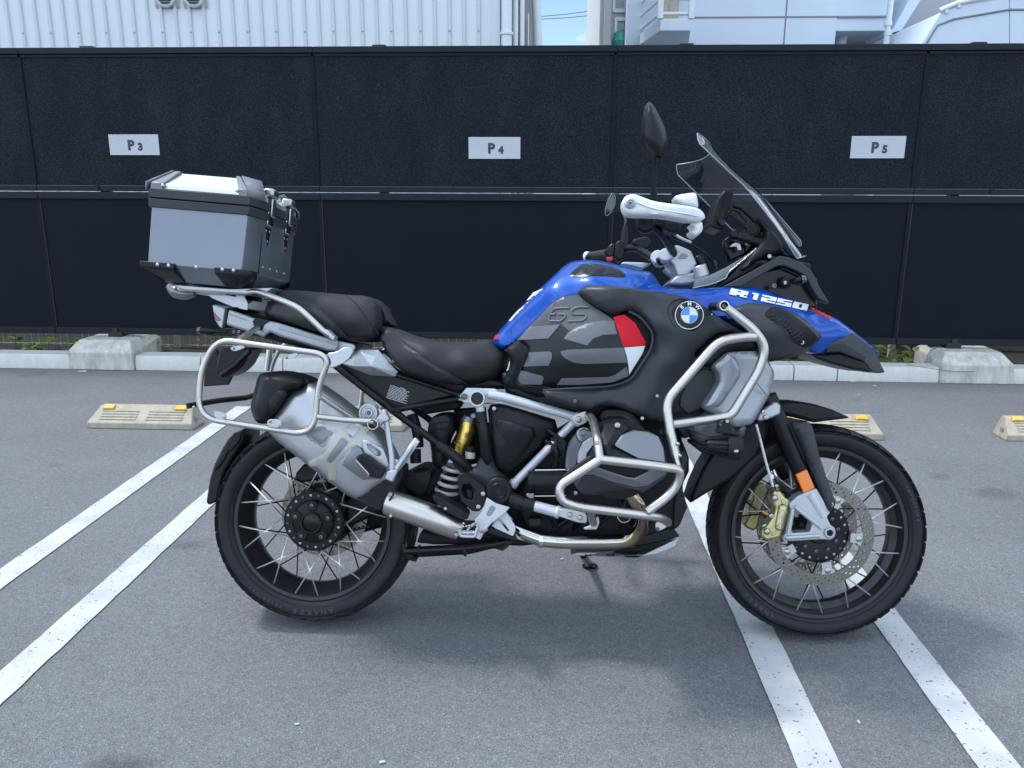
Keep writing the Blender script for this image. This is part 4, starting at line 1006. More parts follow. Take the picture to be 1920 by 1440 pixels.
shell('shield_frame', T('X', (-30, 560), (200, 575), (440, 690), (215, 1005), (-10, 850), (-120, 760)), MB['muffler'], muf, ctrl=ml_(.002), rp=3, rd=.004, back=.006, res=6, sm=1, q=.1)
shell('shield_panel', T('X', (-20, 610), (190, 625), (370, 715), (195, 935), (0, 800), (-90, 730)), MB['recess'], muf, ctrl=ml_(.0035), rp=2, rd=.002, back=.004, res=6, sm=1, q=.1)
shell('shield_strap', T('X', (590, 600), (680, 590), (560, 700), (650, 800), (800, 640), (930, 650), (420, 1190), (390, 1440), (290, 1440), (275, 1270), (190, 1210), (10, 1240), (-20, 1170), (220, 1040), (440, 720)), MB['strap'], muf, ctrl=ml_(.0025), rp=2, rd=.0015, back=.004, res=6, sm=0)
shell('strap_window', T('X', (480, 788), (600, 868), (325, 1195), (248, 1150)), MB['recess'], muf, ctrl=ml_(.0042), rp=2, rd=.001, back=.002, res=6, sm=1, q=.12)
shell('strap_window', T('X', (625, 600), (770, 645), (655, 795), (548, 705)), MB['muffler'], muf, ctrl=ml_(.0040), rp=2, rd=.001, back=.002, res=6, sm=1, q=.12)
shell('shield_panel', T('X', (685, 895), (800, 960), (830, 1030), (1150, 1260), (1080, 1420), (800, 1440), (480, 1210), (560, 1080)), MB['recess'], muf, ctrl=ml_(.002), rp=2, rd=.002, back=.004, res=6, sm=0)
gr_ = prism('passenger_peg_guard', T('X', (795, 850), (890, 845), (1110, 980), (1165, 1110), (1200, 1240), (1150, 1255), (830, 1025), (800, 960)), MB['castsilver'], muf, .232, .222, holes=[T('X', (860, 905), (905, 900), (1060, 1005), (1075, 1050), (1050, 1090), (1000, 1080), (880, 965))], bev=.002)
pg = prism('passenger_peg', T('X', (690, 1100), (760, 1060), (880, 1080), (1150, 1290), (1070, 1420), (900, 1400), (890, 1330), (720, 1180)), MB['plastic'], bike, .262, .235, bev=.005)
ptube('peg_edge', T('X', (705, 1145, .266), (870, 1330, .266), (895, 1360, .266), (880, 1385, .262)), .0022, MB['steel'], pg, .01)
ptube('peg_groove', T('X', (780, 1090, .263), (900, 1180, .263), (1040, 1280, .263)), .0018, MB['gloss'], pg, 0)
ptube('peg_groove', T('X', (760, 1130, .263), (900, 1250, .263), (990, 1370, .263)), .0018, MB['gloss'], pg, 0)
prism('muffler_heat_guard', T('C', (1055, 590), (1105, 520), (1195, 475), (1240, 430), (1390, 330), (1390, 430), (1320, 540), (1235, 665), (1180, 655), (1080, 600)), MB['plastic'], bike, .19, .10, bev=.006, sm=1)
# passenger peg hanger
hang = ptube('peg_hanger', T('X', (1150, 540, .225), (1195, 800, .232), (1240, 1100, .238), (1235, 1300, .24)), [.0082, .0078, .0078, .009], MB['castsilver'], bike, .01, nseg=14)
ptube('hanger_arm', T('X', (1610, 835, .19), (1440, 1060, .215), (1290, 1280, .238)), [.0088, .0085, .0085], MB['castsilver'], hang, 0, nseg=14)
prism('hanger_clamp', T('X', (1090, 380), (1150, 400), (1150, 450), (1200, 520), (1180, 560), (1100, 575), (1060, 640), (990, 520), (1080, 440)), MB['castsilver'], hang, .24, .21, bev=.004)
prism('hanger_foot', T('X', (1150, 1320), (1280, 1280), (1330, 1290), (1280, 1400), (1250, 1480), (1120, 1420)), MB['castsilver'], hang, .255, .225, bev=.004)
prism('hanger_web', T('X', (1200, 1170), (1290, 1120), (1340, 1150), (1280, 1290), (1200, 1260)), MB['castsilver'], hang, .234, .226, bev=.003)
prism('hanger_edge', T('X', (1240, 1310), (1400, 1130), (1600, 850), (1660, 860), (1440, 1190), (1290, 1370)), MB['castsilver'], hang, .205, .195, bev=.003)
c_ = T('X', (975, 592))[0]
lathe('hanger_socket', [(.0128, -.022), (.0145, -.022), (.0145, .02), (.0128, .02)], MB['steel'], hang, B(*c_, .245), seg=28, closed=True)
bolt(c_, .235, .0085, hang, BOLTD)
c_ = T('X', (890, 432))[0]; cb = B(*c_, .2)
roll_ = lathe('mount_puck', [(0, -.004), (.0085, -.004), (.0095, -.008), (.0125, -.008), (.014, -.003), (.0205, -.003), (.0215, -.009), (.0258, -.009), (.027, -.004), (.027, .014), (0, .014)], MB['castsilver'], bike, cb, seg=40)
for k in range(7):
    a = 2*math.pi*k/7+.4; lathe('puck_spoke', [(0, -.0075), (.0022, -.0075), (.0022, 0), (0, 0)], MB['castsilver'], roll_, cb+Vector((.0165*math.cos(a), -.001, .0165*math.sin(a))), seg=8)
bolt(c_, .204, .007, roll_, BOLTD)

# link pipe
lk = ptube('exhaust_link_pipe', T('N', (255, 236, .19), (330, 262, .195), (450, 305, .195), (560, 348, .19), (645, 385, .18)), [.0365, .0375, .0375, .036, .031], MB['steel'], bike, 0, nseg=28)
prism('pipe_cover', T('N', (492, 205), (520, 200), (600, 250), (690, 300), (690, 335), (640, 330), (560, 280), (510, 235)), MB['plastic'], bike, .228, .16, bev=.006, sm=1)
bolts('N', [(568, 272)], .23, .006, bike); bolts('N', [(270, 312), (628, 415)], .222, .006, lk)
for k in range(3): prism('pipe_slot', T('N', (256+9*k, 228-13*k), (262+9*k, 216-13*k), (272+9*k, 220-13*k), (266+9*k, 232-13*k)), MB['gloss'], lk, .227, .224, bev=0)
# ---------------------------------------------------------------- subframe, frame, engine
core = prism('engine_block', T('E', (420, 520), (600, 420), (860, 250), (1330, 250), (1440, 420), (1440, 900), (1400, 1120), (1150, 1190), (600, 1200), (320, 1150), (230, 900), (330, 690)), MB['engine'], bike, .13, -.13, bev=.015)
prism('gearbox', T('D', (1180, 560), (1450, 500), (1750, 700), (1900, 1000), (1900, 1500), (1500, 1480), (1250, 1200)), MB['engine'], bike, .09, -.13, bev=.015)
prism('airbox', T('G', (160, 1000), (500, 1060), (1000, 1080), (1500, 1000), (1560, 1400), (1000, 1400), (520, 1300), (200, 1180)), MB['plastic'], bike, .13, -.13, bev=.015)
prism('battery_tray', T('D', (-40, 80), (400, 130), (960, 300), (1040, 240), (1400, 240), (1380, 160), (1000, 60), (500, -60), (100, -60)), MB['plastic'], bike, .075, -.075, bev=.012)
# rear subframe
sf = ptube('rear_subframe', [(612, 672, .125)]+T('D', (60, 190, .125), (400, 455, .13), (800, 750, .135)), .0105, MB['blackmetal'], bike, 0)
ptube('subframe_brace', T('D', (390, 425, .125), (660, 375, .12), (960, 325, .115)), .0085, MB['blackmetal'], sf, 0)
ptube('subframe_top_tube', T('D', (300, 85, .11), (560, 160, .11), (960, 290, .11)), .0075, MB['blackmetal'], sf, 0)
for q in ([(300, 395), (350, 400), (440, 430), (430, 455), (330, 440)], [(540, 590), (620, 600), (690, 660), (670, 690), (560, 620)]):
    prism('subframe_lug', T('D', *q), MB['blackmetal'], sf, .142, .118, bev=.003)
far_copy(sf)
tp_ = prism('frame_panel', [(628, 672)]+T('D', (380, 110), (430, 105), (940, 285), (430, 405), (350, 405), (-10, 160)), MB['plastic'], bike, .112, .085, bev=.003)
# warning print: ten rows of small print on the frame panel
ld = Vector(T('D', (540, 270))[0])-Vector(T('D', (350, 200))[0]); random.seed(3)
for r_ in range(11):
    a = Vector(T('D', (352-4.5*r_, 185+12.5*r_))[0]); e_ = Vector(T('D', (540-4.2*r_, 262+10.5*r_))[0]); V = []; Fc = []; t = 0 if r_ else .45
    end = random.uniform(.75, 1) if r_ else .7
    while t < end:
        l_ = random.uniform(.03, .12); u = min(end, t+l_); p0 = a.lerp(e_, t); p1 = a.lerp(e_, u); k = len(V)
        for p in ((p0.x, p0.y), (p1.x, p1.y), (p1.x-.2, p1.y+1.0), (p0.x-.2, p0.y+1.0)): V.append(B(p[0], p[1], .1128))
        Fc.append((k, k+1, k+2, k+3)); t = u+.018
    make('printed_warning', V, Fc, MB['labelw'], tp_, None, fix=False)
# silver main frame
nd = T('D', (1130, 320))[0]
fr_ = lathe('main_frame', [(.0182, -.014), (.0215, -.014), (.0228, -.012), (.0228, .02), (.0182, .02)], MB['frame'], bike, B(*nd, .16), seg=36, closed=True)
lathe('frame_socket', [(0, .004), (.0185, .004), (.0185, .012)], MB['gloss'], fr_, B(*nd, .16), seg=30); bolt(nd, .152, .006, fr_, BOLTD)
ptube('frame_tube', T('E', (60, 150, .15), (160, 165, .15), (660, 305, .16)), .0128, MB['frame'], fr_, .05, nseg=18)
ptube('frame_tube', T('E', (672, 345, .16), (232, 792, .15)), .0118, MB['frame'], fr_, 0, nseg=18)
ptube('frame_tube', T('D', (1150, 390, .15), (1165, 480, .15)), .013, MB['frame'], fr_, 0, nseg=18)
prism('frame_plate', T('D', (965, 300), (1030, 225), (1290, 235), (1330, 275), (1180, 300), (1210, 360), (1380, 345), (1350, 370), (1230, 372), (1060, 370), (1000, 360)), MB['frame'], fr_, .152, .138, bev=.003)
c_ = T('E', (695, 325))[0]
lathe('frame_node', [(0, -.012), (.019, -.012), (.0205, -.009), (.0205, .012), (0, .012)], MB['frame'], fr_, B(*c_, .165), seg=30)
lathe('frame_collar', [(.0145, -.008), (.0145, .008)], MB['frame'], fr_, B(*T('E', (240, 784))[0], .15), tuple(B(*T('E', (672, 345))[0], .16)-B(*T('E', (232, 792))[0], .15)), 24)
lt = ptube('frame_tube', T('E', (380, 940, .19), (550, 985, .2)), .0155, MB['frame'], fr_, 0, nseg=20)
lathe('frame_collar', [(.0165, -.006), (.018, -.003), (.018, .003), (.0165, .006)], MB['frame'], fr_, B(*T('E', (553, 986))[0], .2), tuple(B(*T('E', (550, 985))[0], .2)-B(*T('E', (380, 940))[0], .19)), 24)
prism('frame_foot', T('E', (550, 960), (600, 965), (700, 985), (760, 1000), (765, 1070), (690, 1060), (600, 1030), (548, 1015)), MB['frame'], fr_, .215, .18, bev=.005, sm=1)
bolts('E', [(638, 1005), (710, 1025)], .219, .0085, fr_)
bolt(T('D', (1000, 305))[0], .155, .0085, fr_, BOLTD)
# black joint sleeves and pivot
ptube('frame_sleeve', T('D', (1160, 440, .165), (1170, 530, .166), (1185, 600, .168), (1215, 850, .165), (1222, 930, .15)), [.0155, .0158, .0155, .0165, .004], MB['plastic'], bike, 0, nseg=20)
ptube('frame_sleeve', T('D', (770, 735, .15), (850, 790, .152), (930, 850, .155), (1040, 945, .15), (1095, 985, .135)), [.0148, .0155, .0155, .0145, .004], MB['plastic'], bike, 0, nseg=20)
for q0, q1, w_ in (((1168, 523), (1170, 533), .166), ((848, 788), (858, 797), .152)):
    ptube('sleeve_ring', T('D', (*q0, w_), (*q1, w_)), .0166, MB['gloss'], bike, 0, nseg=24)
shell('frame_gusset', T('D', (1100, 960), (1145, 865), (1250, 760), (1300, 960), (1400, 1040), (1440, 1110), (1300, 1280), (1220, 1240), (1100, 1075), (950, 970), (880, 890), (1000, 910)), MB['greyplastic'], bike, w=.15, bulge=.012, rp=6, rd=.008, back=.03, res=6, sm=1)
c_ = T('D', (1320, 1150))[0]
pv = lathe('pivot_cover', [(0, -.012), (.009, -.012), (.0105, -.010), (.0155, -.010), (.018, -.013), (.021, -.013), (.0235, -.010), (.034, -.010), (.0385, -.006), (.039, .02), (0, .02)], MB['plastic'], bike, B(*c_, .18), seg=48)
ptube('frame_sleeve', T('E', (215, 895, .175), (300, 925, .18), (392, 945, .186)), [.0215, .021, .021], MB['plastic'], bike, 0, nseg=24)
ptube('sleeve_ring', T('E', (295, 923, .18), (308, 927, .181)), .0222, MB['gloss'], bike, 0, nseg=24); ptube('sleeve_ring', T('E', (322, 930, .181), (326, 931, .182)), .0222, MB['gloss'], bike, 0, nseg=24)
# black side cover
ac = shell('side_cover', T('D', (1218, 385), (1340, 375), (1560, 440), (1905, 545), (1660, 800), (1450, 985), (1410, 1000), (1310, 955), (1265, 800), (1235, 560)), MB['plastic'], bike, w=.14, ctrl=[(*p, w_) for p, w_ in zip(T('D', (1250, 420), (1900, 540), (1430, 980), (1500, 600), (1650, 620), (1350, 880)), (.145, .135, .145, .168, .16, .16))], rp=6, rd=.01, back=.04, res=6, sm=1)
shell('cover_relief', T('D', (1250, 480), (1420, 520), (1690, 600), (1540, 830), (1440, 960), (1310, 900), (1285, 700)), MB['plastic'], ac, w=.14, ctrl=[(*p, w_) for p, w_ in zip(T('D', (1250, 480), (1690, 600), (1440, 960), (1500, 600), (1310, 900)), (.152, .168, .152, .178, .152))], rp=5, rd=.008, back=.01, res=6, sm=1)
bolts('D', [(1280, 412)], .156, .0072, ac)
bolts('D', [(1010, 305)], .157, .0105, bike, BOLTD)
# shock absorber
sh = ptube('shock_absorber', T('D', (1047, 530, .075), (1040, 600, .075), (1010, 690, .075), (975, 760, .075), (950, 850, .075)), [.0225, .0235, .0235, .020, .0195], MB['gold'], bike, 0, nseg=28)
ptube('shock_collar', T('D', (1065, 490, .075), (1045, 535, .075)), [.019, .0225], MB['alu'], sh, 0, nseg=24)
prism('shock_eye', T('D', (1060, 480), (1080, 452), (1115, 455), (1120, 500), (1070, 510)), MB['alu'], sh, .085, .065, bev=.003)
for t_ in (.0, .018): ptube('shock_ring', T('D', (1003-t_*1800, 706+t_*1500, .075), (1000-t_*1800, 712+t_*1500, .075)), .0242-t_*.12, MB['gold'], sh, 0, nseg=24)
zc = B(*T('D', (1040, 655))[0], .0985)
lathe('shock_mark', [(.0092, -.0006), (.0102, -.0006), (.0102, 0), (.0092, 0)], MB['logoblack'], sh, zc+Vector((0, -.0005, 0)), seg=28, closed=True)
me = text_mesh('ZF', .0135, .0005); me.materials.append(MB['logoblack']); o = link('shock_lettering', me, None, sh); o.rotation_euler = (R(90), 0, 0); o.location = zc+Vector((0, -.0012, 0))
# shock spring (coils show below)
a0 = B(*T('D', (935, 900))[0], .05); a1 = B(*T('D', (850, 1170))[0], .03); ax = (a1-a0); P_ = []
q_ = Vector((0, 0, 1)).rotation_difference(ax.normalized())
for i in range(150):
    t = i/149; th = t*2*math.pi*4; P_.append(a0+ax*t+q_@Vector((.036*math.cos(th), .036*math.sin(th), 0)))
V, Fc = sweep(P_, .0062, 10); make('shock_spring', V, Fc, MB['spring'], bike, 60)
# fluid pot
c_ = B(*T('D', (1065, 820))[0], .105)
pot = lathe('brake_fluid_pot', [(0, -.014), (.0145, -.013), (.0155, -.006), (.0155, .008), (0, .008)], MB['fluid'], bike, c_, (0, 0, 1), 28)
lathe('pot_lid', [(.0155, .006), (.0172, .007), (.0172, .019), (.0155, .0215), (0, .0215)], MB['plastic'], pot, c_, (0.12, 0, 1), 28)
# canister and hoses
can = shell('charcoal_canister', T('D', (745, 465), (885, 450), (920, 490), (930, 600), (880, 690), (860, 770), (855, 910), (780, 955), (722, 920), (710, 760), (678, 640), (690, 540)), MB['plastic'], bike, w=.09, bulge=.012, rp=9, rd=.018, back=.06, res=6, sm=1)
shell('canister_pad', T('D', (720, 500), (840, 470), (870, 490), (875, 550), (720, 575)), MB['plastic'], can, w=.103, rp=4, rd=.003, back=.004, res=6, sm=1)
for k in range(2): ptube('canister_rib', T('D', (715, 590+16*k, .103), (800, 588+16*k, .106), (870, 578+16*k, .103)), .0014, MB['plastic'], can, 0, nseg=8)
ptube('hose', T('D', (790, 940, .07), (760, 1020, .06), (690, 1160, .05)), .012, MB['plastic'], bike, .03)
ptube('hose', T('D', (570, 780, .04), (575, 900, .04)), .017, MB['plastic'], bike, 0)
ptube('hose', T('D', (540, 460, .03), (590, 620, .03), (600, 760, .03)), .016, MB['plastic'], bike, .03)
prism('inner_dark_fill', T('D', (430, 960), (560, 990), (720, 970), (700, 1150), (620, 1200), (520, 1160), (440, 1100)), MB['plastic'], bike, .06, .03, bev=.006)
prism('inner_dark_fill', T('D', (700, 1180), (960, 1020), (960, 1240), (760, 1230)), MB['plastic'], bike, .055, -.05, bev=.006)
prism('inner_dark_fill', T('D', (560, 1010), (780, 1000), (1000, 1080), (1000, 1180), (800, 1160), (640, 1300), (560, 1200)), MB['engine'], bike, .0, -.05, bev=.006)
prism('inner_dark_fill', T('D', (905, 420), (1200, 400), (1230, 880), (1000, 940), (870, 760), (935, 640), (935, 500)), MB['engine'], bike, -.02, -.06, bev=.006)  # dark plates added in the gaps, shade between parts put into their colour
prism('inner_dark_fill', T('D', (600, 400), (900, 340), (1000, 360), (960, 420), (640, 470)), MB['engine'], bike, .03, -.03, bev=.006)
# heel guard plate
hg = prism('heel_guard', T('D', (948, 1015), (1000, 990), (1030, 1000), (1200, 1125), (1210, 1220), (1180, 1300), (1145, 1340), (1085, 1340), (975, 1250), (955, 1130)), MB['plastic'], bike, .2, .188, holes=[T('D', (995, 1100), (1060, 1090), (1100, 1150), (1085, 1240), (1010, 1215), (985, 1160))], bev=.003)
bolts('D', [(1180, 1178), (1138, 1295)], .203, .008, hg)
prism('brake_cylinder', T('D', (1030, 1150), (1090, 1160), (1090, 1240), (1030, 1230)), MB['blackmetal'], bike, .18, .15, bev=.004)
# rider peg plate
pp = prism('footpeg_plate', T('U', (740, 265), (870, 350), (1085, 415), (1020, 490), (800, 660), (720, 760), (640, 900), (560, 860), (600, 790), (560, 600), (650, 500), (715, 380)), MB['frame'], bike, .215, .207, holes=[T('U', (800, 395), (830, 385), (870, 415), (868, 450), (800, 545), (770, 550), (735, 525), (740, 505))], bev=.0015)
prism('plate_wing', T('U', (1030, 475), (1170, 690), (1170, 760), (1135, 842), (870, 725), (815, 685)), MB['frame'], pp, .198, .19, holes=[T('U', (920, 595), (960, 590), (1085, 765), (1050, 772))], bev=.0015)
prism('peg_spring_arm', T('U', (760, 700), (870, 720), (1180, 850), (1190, 920), (1050, 890), (740, 800)), MB['gloss'], bike, .19, .17, bev=.003)
# serrated foot peg
peg = ptube('rider_footpeg', T('U', (335, 740, .285), (345, 840, .285), (560, 850, .285), (615, 700, .285)), .0044, MB['castsilver'], bike, .006, nseg=10)
ptube('peg_bar', T('U', (360, 790, .285), (570, 790, .285)), .0038, MB['castsilver'], peg, 0); ptube('peg_bar', T('U', (465, 720, .285), (455, 830, .285)), .0034, MB['castsilver'], peg, 0)
prism('peg_base', T('U', (335, 820), (560, 830), (590, 810), (560, 860), (440, 875), (345, 860)), MB['castsilver'], peg, .285, .225, bev=.002)
for q in ((345, 720), (345, 770), (390, 700), (440, 695), (480, 690), (395, 655), (600, 690), (585, 740), (375, 790), (430, 790), (500, 790), (560, 790), (460, 750), (450, 810), (540, 800), (480, 720)):
    bolt(T('U', q)[0], .287, .004, peg, RIVET)
ptube('peg_pivot', T('U', (510, 690, .26), (560, 650, .25), (600, 690, .24)), .004, MB['castsilver'], peg, .008)
ptube('brake_pedal', T('U', (640, 760, .23), (690, 770, .22), (740, 740, .21)), .005, MB['castsilver'], bike, 0)

# ---- cylinder head
def cyl_ctrl(d=0): return [(*p, w_+d) for p, w_ in zip(T('V', (140, 650), (240, 360), (400, 300), (330, 560), (650, 350), (700, 560), (700, 750), (900, 300), (1170, 360), (1250, 700), (1000, 960), (350, 980), (600, 900), (1000, 600)), (.31, .31, .315, .345, .33, .365, .37, .335, .325, .325, .33, .33, .35, .36))]
ptube('cylinder_barrel', T('V', (700, 600, .12), (700, 600, .34)), .105, MB['engine'], bike, 0, nseg=32)
hd = shell('cylinder_head', T('V', (120, 700), (140, 560), (180, 430), (260, 340), (400, 285), (560, 260), (900, 285), (1060, 305), (1175, 355), (1230, 480), (1268, 640), (1268, 790), (1120, 900), (1000, 980), (840, 1008), (320, 1002), (240, 920), (150, 760)), MB['darksilver'], bike, ctrl=cyl_ctrl(), rp=12, rd=.028, back=.09, res=7, sm=1)
def panel3(name, pts, m_, parent, back=.03, faces=None, bev=.0018):
    P_ = [B(*p) for p in T('V', *pts)]; n = len(P_); n_out = n if faces is None else faces[0]
    V = P_+[Vector((p.x, p.y+back, p.z)) for p in P_[:n_out]]
    Fc = ([tuple(range(n))] if faces is None else list(faces[1]))+[((i+1) % n_out, i, n+i, n+(i+1) % n_out) for i in range(n_out)]
    return make(name, V, Fc, MB[m_], parent, 14, bev)
panel3('head_rim', [(122, 700, .33), (150, 500, .33), (240, 348, .335), (400, 288, .34), (430, 335, .385), (305, 418, .39), (255, 540, .392), (240, 660, .39), (205, 760, .37), (150, 758, .33)], 'darksilver', hd)
panel3('head_panel', [(250, 650, .398), (262, 540, .40), (310, 428, .40), (400, 362, .395), (445, 350, .392), (455, 420, .405), (362, 545, .415), (356, 592, .417), (300, 664, .41)], 'midsilver', hd)
panel3('head_band', [(455, 428, .405), (540, 285, .385), (562, 202, .365), (780, 194, .36), (830, 262, .372), (750, 334, .395), (668, 447, .412), (682, 474, .414), (930, 604, .422), (1060, 736, .418), (900, 812, .42), (820, 802, .421), (470, 690, .417), (364, 596, .414), (360, 550, .41), (700, 250, .385), (590, 440, .428), (600, 560, .428)], 'plastic', hd, faces=(15, [(0, 1, 16), (1, 2, 3, 15), (1, 15, 16), (3, 4, 15), (4, 5, 15), (5, 6, 16, 15), (6, 7, 17, 16), (7, 8, 17), (8, 9, 10, 11, 12, 17), (12, 13, 17), (13, 14, 0, 16, 17)]))
panel3('head_panel', [(757, 344, .418), (900, 292, .39), (1060, 310, .38), (1168, 354, .37), (1225, 480, .37), (1242, 640, .38), (940, 594, .425), (682, 458, .424), (680, 438, .422), (1224, 636, .392)], 'midsilver', hd, faces=(9, [(0, 1, 2, 3, 4, 5, 9), (0, 9, 6, 7, 8), (5, 6, 9)]))
panel3('head_skirt', [(300, 790, .395), (400, 722, .412), (468, 697, .42), (640, 752, .428), (830, 814, .43), (905, 822, .43), (1062, 744, .425), (1250, 690, .39), (1256, 772, .385), (1050, 902, .405), (900, 924, .412), (640, 852, .415), (432, 782, .405)], 'midsilver', hd)
panel3('head_skirt', [(240, 905, .36), (300, 795, .392), (432, 786, .402), (640, 856, .412), (900, 928, .409), (1050, 906, .402), (1256, 777, .382), (1252, 802, .35), (1000, 980, .345), (840, 1006, .345), (320, 1002, .345)], 'darksilver', hd)
for q, r_ in (((235, 985), .006), ((160, 735), .006), ((1240, 700), .004)): bolts('V', [q], .36, r_, hd)
shell('spark_plug_cover', T('V', (520, 150), (545, 95), (600, 58), (800, 68), (900, 120), (1010, 250), (1000, 290), (900, 290), (820, 250), (780, 190), (540, 200)), MB['plastic'], bike, w=.3, bulge=.02, rp=8, rd=.015, back=.12, res=7, sm=1)
bolts('V', [(705, 222)], .386, .009, hd); bolts('V', [(985, 145)], .3, .006, bike)
c_ = B(*T('V', (330, 345))[0], .33)
lathe('oil_filler_cap', [(.022, .004), (.022, -.006), (.017, -.008), (.015, -.004), (0, -.004)], MB['alu'], bike, c_, (-.35, 1, -.55), 30)
st = ptube('starter_motor', T('E', (345, 770, .17), (440, 770, .17), (600, 775, .17)), .0315, MB['blackmetal'], bike, 0, nseg=30)
ptube('starter_ring', T('E', (385, 770, .17), (392, 770, .17)), .0325, MB['gloss'], st, 0, nseg=30)
for yy_, m_ in ((688, 'chrome'), (872, 'chrome')): ptube('cooling_line', T('E', (390, yy_, .17), (610, yy_-3, .17)), .0028, MB[m_], bike, 0, nseg=8)
prism('cable_clip', T('E', (330, 855), (385, 850), (385, 890), (350, 890), (325, 870)), MB['alu'], bike, .19, .18, bev=.002)
for k in range(9):
    ptube('hose', T('E', (500+random.uniform(-60, 120), 420+random.uniform(-20, 180), .16), (560+random.uniform(-60, 90), 560+random.uniform(-60, 60), .17), (560+random.uniform(-50, 50), 670, .15)), random.uniform(.004, .009), MB['plastic'], bike, .02, nseg=10)
for k in range(10):
    x_ = random.uniform(430, 1150); ptube('hose', T('E', (x_, 900+random.uniform(0, 40), .14), (x_+random.uniform(-80, 80), 1000, .15), (x_+random.uniform(-120, 120), 1110, .13)), random.uniform(.004, .010), MB[random.choice(['plastic', 'gloss', 'blackmetal'])], bike, .03, nseg=10)
c_ = T('V', (780, 1240))[0]
lathe('oil_filter', [(.0175, -.006), (.0195, -.006), (.0195, .01), (.0175, .01)], MB['bolt'], bike, B(*c_, .15), seg=30, closed=True); lathe('filter_face', [(0, -.002), (.017, -.001), (.0175, .006)], MB['gloss'], bike, B(*c_, .15), seg=24)
prism('sensor_box', T('U', (1365, 585), (1550, 570), (1555, 690), (1380, 700)), MB['plastic'], bike, .18, .15, bev=.003)
# header pipe
ptube('exhaust_header', T('E', (1050, 830, .26), (1130, 930, .26), (1180, 1060, .22), (1080, 1190, .19), (900, 1195, .18), (560, 1195, .18), (430, 1180, .17), (330, 1140, .16), (200, 1080, .14)), .0205, MB['header'], bike, [.0, .06, .06, .07, .02, .03, .03, .03, 0], nseg=24)
lathe('pipe_joint', [(.0225, -.006), (.0225, .006)], MB['chrome'], bike, B(*T('E', (435, 1183))[0], .17), (1, 0, -.1), 28)
prism('exhaust_flap_box', T('U', (1170, 740), (1250, 730), (1350, 790), (1340, 935), (1190, 900), (1150, 820)), MB['chrome'], bike, .17, .14, bev=.005)
prism('collector', T('N', (560, 390), (760, 395), (1000, 440), (1080, 470), (980, 480), (700, 470), (560, 440)), MB['blackmetal'], bike, .08, -.08, bev=.012)
# bash plate
bp = prism('bash_plate', T('E', (640, 1292), (690, 1272), (1000, 1268), (1040, 1298), (1120, 1300), (1240, 1235), (1400, 1165), (1420, 1165), (1390, 1235), (1260, 1290), (1100, 1310), (760, 1302)), MB['castsilver'], bike, .135, -.135, bev=.004)
prism('bash_plate_web', T('E', (1080, 1240), (1180, 1140), (1290, 1110), (1370, 1095), (1422, 1160), (1240, 1228), (1120, 1292), (1050, 1290)), MB['blackmetal'], bp, .128, -.128, bev=.004)
prism('plate_slot', T('E', (740, 1288), (790, 1286), (795, 1298), (745, 1298)), MB['gloss'], bp, .1365, .134, bev=0); prism('plate_slot', T('E', (890, 1285), (955, 1283), (965, 1298), (905, 1298)), MB['gloss'], bp, .1365, .134, bev=0)
# stands
cs = ptube('centre_stand', T('N', (345, 505, .13), (680, 488, .13), (850, 465, .12), (920, 440, .10)), .0125, MB['gloss'], bike, .02, nseg=16)
ptube('stand_tube', T('N', (345, 520, -.12), (700, 500, -.12), (900, 450, -.1)), .0125, MB['gloss'], cs, .02)
prism('stand_foot', T('N', (330, 465), (350, 462), (355, 520), (410, 535), (425, 500), (440, 505), (405, 565), (365, 555), (330, 515)), MB['gloss'], cs, .14, .12, bev=.003)
for xx_ in (425, 675): ptube('stand_ring', T('N', (xx_-6, 502, .13), (xx_+8, 502, .13)), .0165, MB['plastic'], cs, 0, nseg=20)
prism('stand_plate', T('N', (800, 455), (880, 440), (950, 445), (900, 490), (880, 505), (800, 480)), MB['gloss'], cs, .12, .1, bev=.003)
prism('stand_bracket', T('N', (430, 400), (640, 430), (740, 440), (680, 470), (500, 470), (410, 460)), MB['engine'], bike, .1, .04, bev=.006)
g0 = B(*T('E', (735, 1290))[0], -.1); g1w = onZ(1106, 1064)
g1 = Vector((g1w.x, (g1w-BO).dot(EY), (g1w-BO).dot(EZ)))
sd = tube('side_stand', [g0, g0.lerp(g1, .5), g1+Vector((0, 0, .012))], .0125, MB['gloss'], bike, 0)
lathe('stand_foot', [(0, -.004), (.026, -.004), (.028, .002), (.02, .008), (0, .008)], MB['gloss'], sd, g1+Vector((0, 0, .006)), (0, EY.z*-1*0, 1), 20)

# ---------------------------------------------------------------- crash bars
c1_ = [(695, 325, .172), (760, 300, .178), (808, 345, .25), (835, 480, .36), (850, 590, .415), (852, 612, .425)]
cb_ = ptube('lower_crash_bar', T('E', (770, 298, .19), (805, 330, .30), (835, 480, .425), (852, 608, .448)), .0112, MB['steel'], bike, .05, nseg=18)
ptube('bar_loop', T('E', (855, 612, .45), (560, 800, .455), (575, 905, .455), (700, 950, .45), (1180, 1008, .435), (1290, 1025, .40), (1335, 1058, .32)), .0114, MB['steel'], cb_, [0, .06, .06, .05, .03, .03, 0], nseg=18)
ptube('bar_loop', T('E', (855, 612, .45), (1150, 645, .452), (1430, 682, .43), (1405, 790, .42), (1330, 880, .42), (1185, 985, .435)), .0114, MB['steel'], cb_, [0, .03, .045, .03, .05, 0], nseg=18)
ptube('bar_weld', T('E', (852, 590, .447), (853, 622, .451)), .0128, MB['steel'], cb_, 0, nseg=18)
prism('bar_clamp', T('E', (650, 325), (665, 295), (700, 280), (760, 262), (775, 290), (768, 345), (720, 372), (670, 365)), MB['steel'], cb_, .182, .174, bev=.002, sm=1)
bolts('E', [(700, 328)], .185, .0105, cb_); bolts('E', [(833, 495)], .437, .007, cb_)
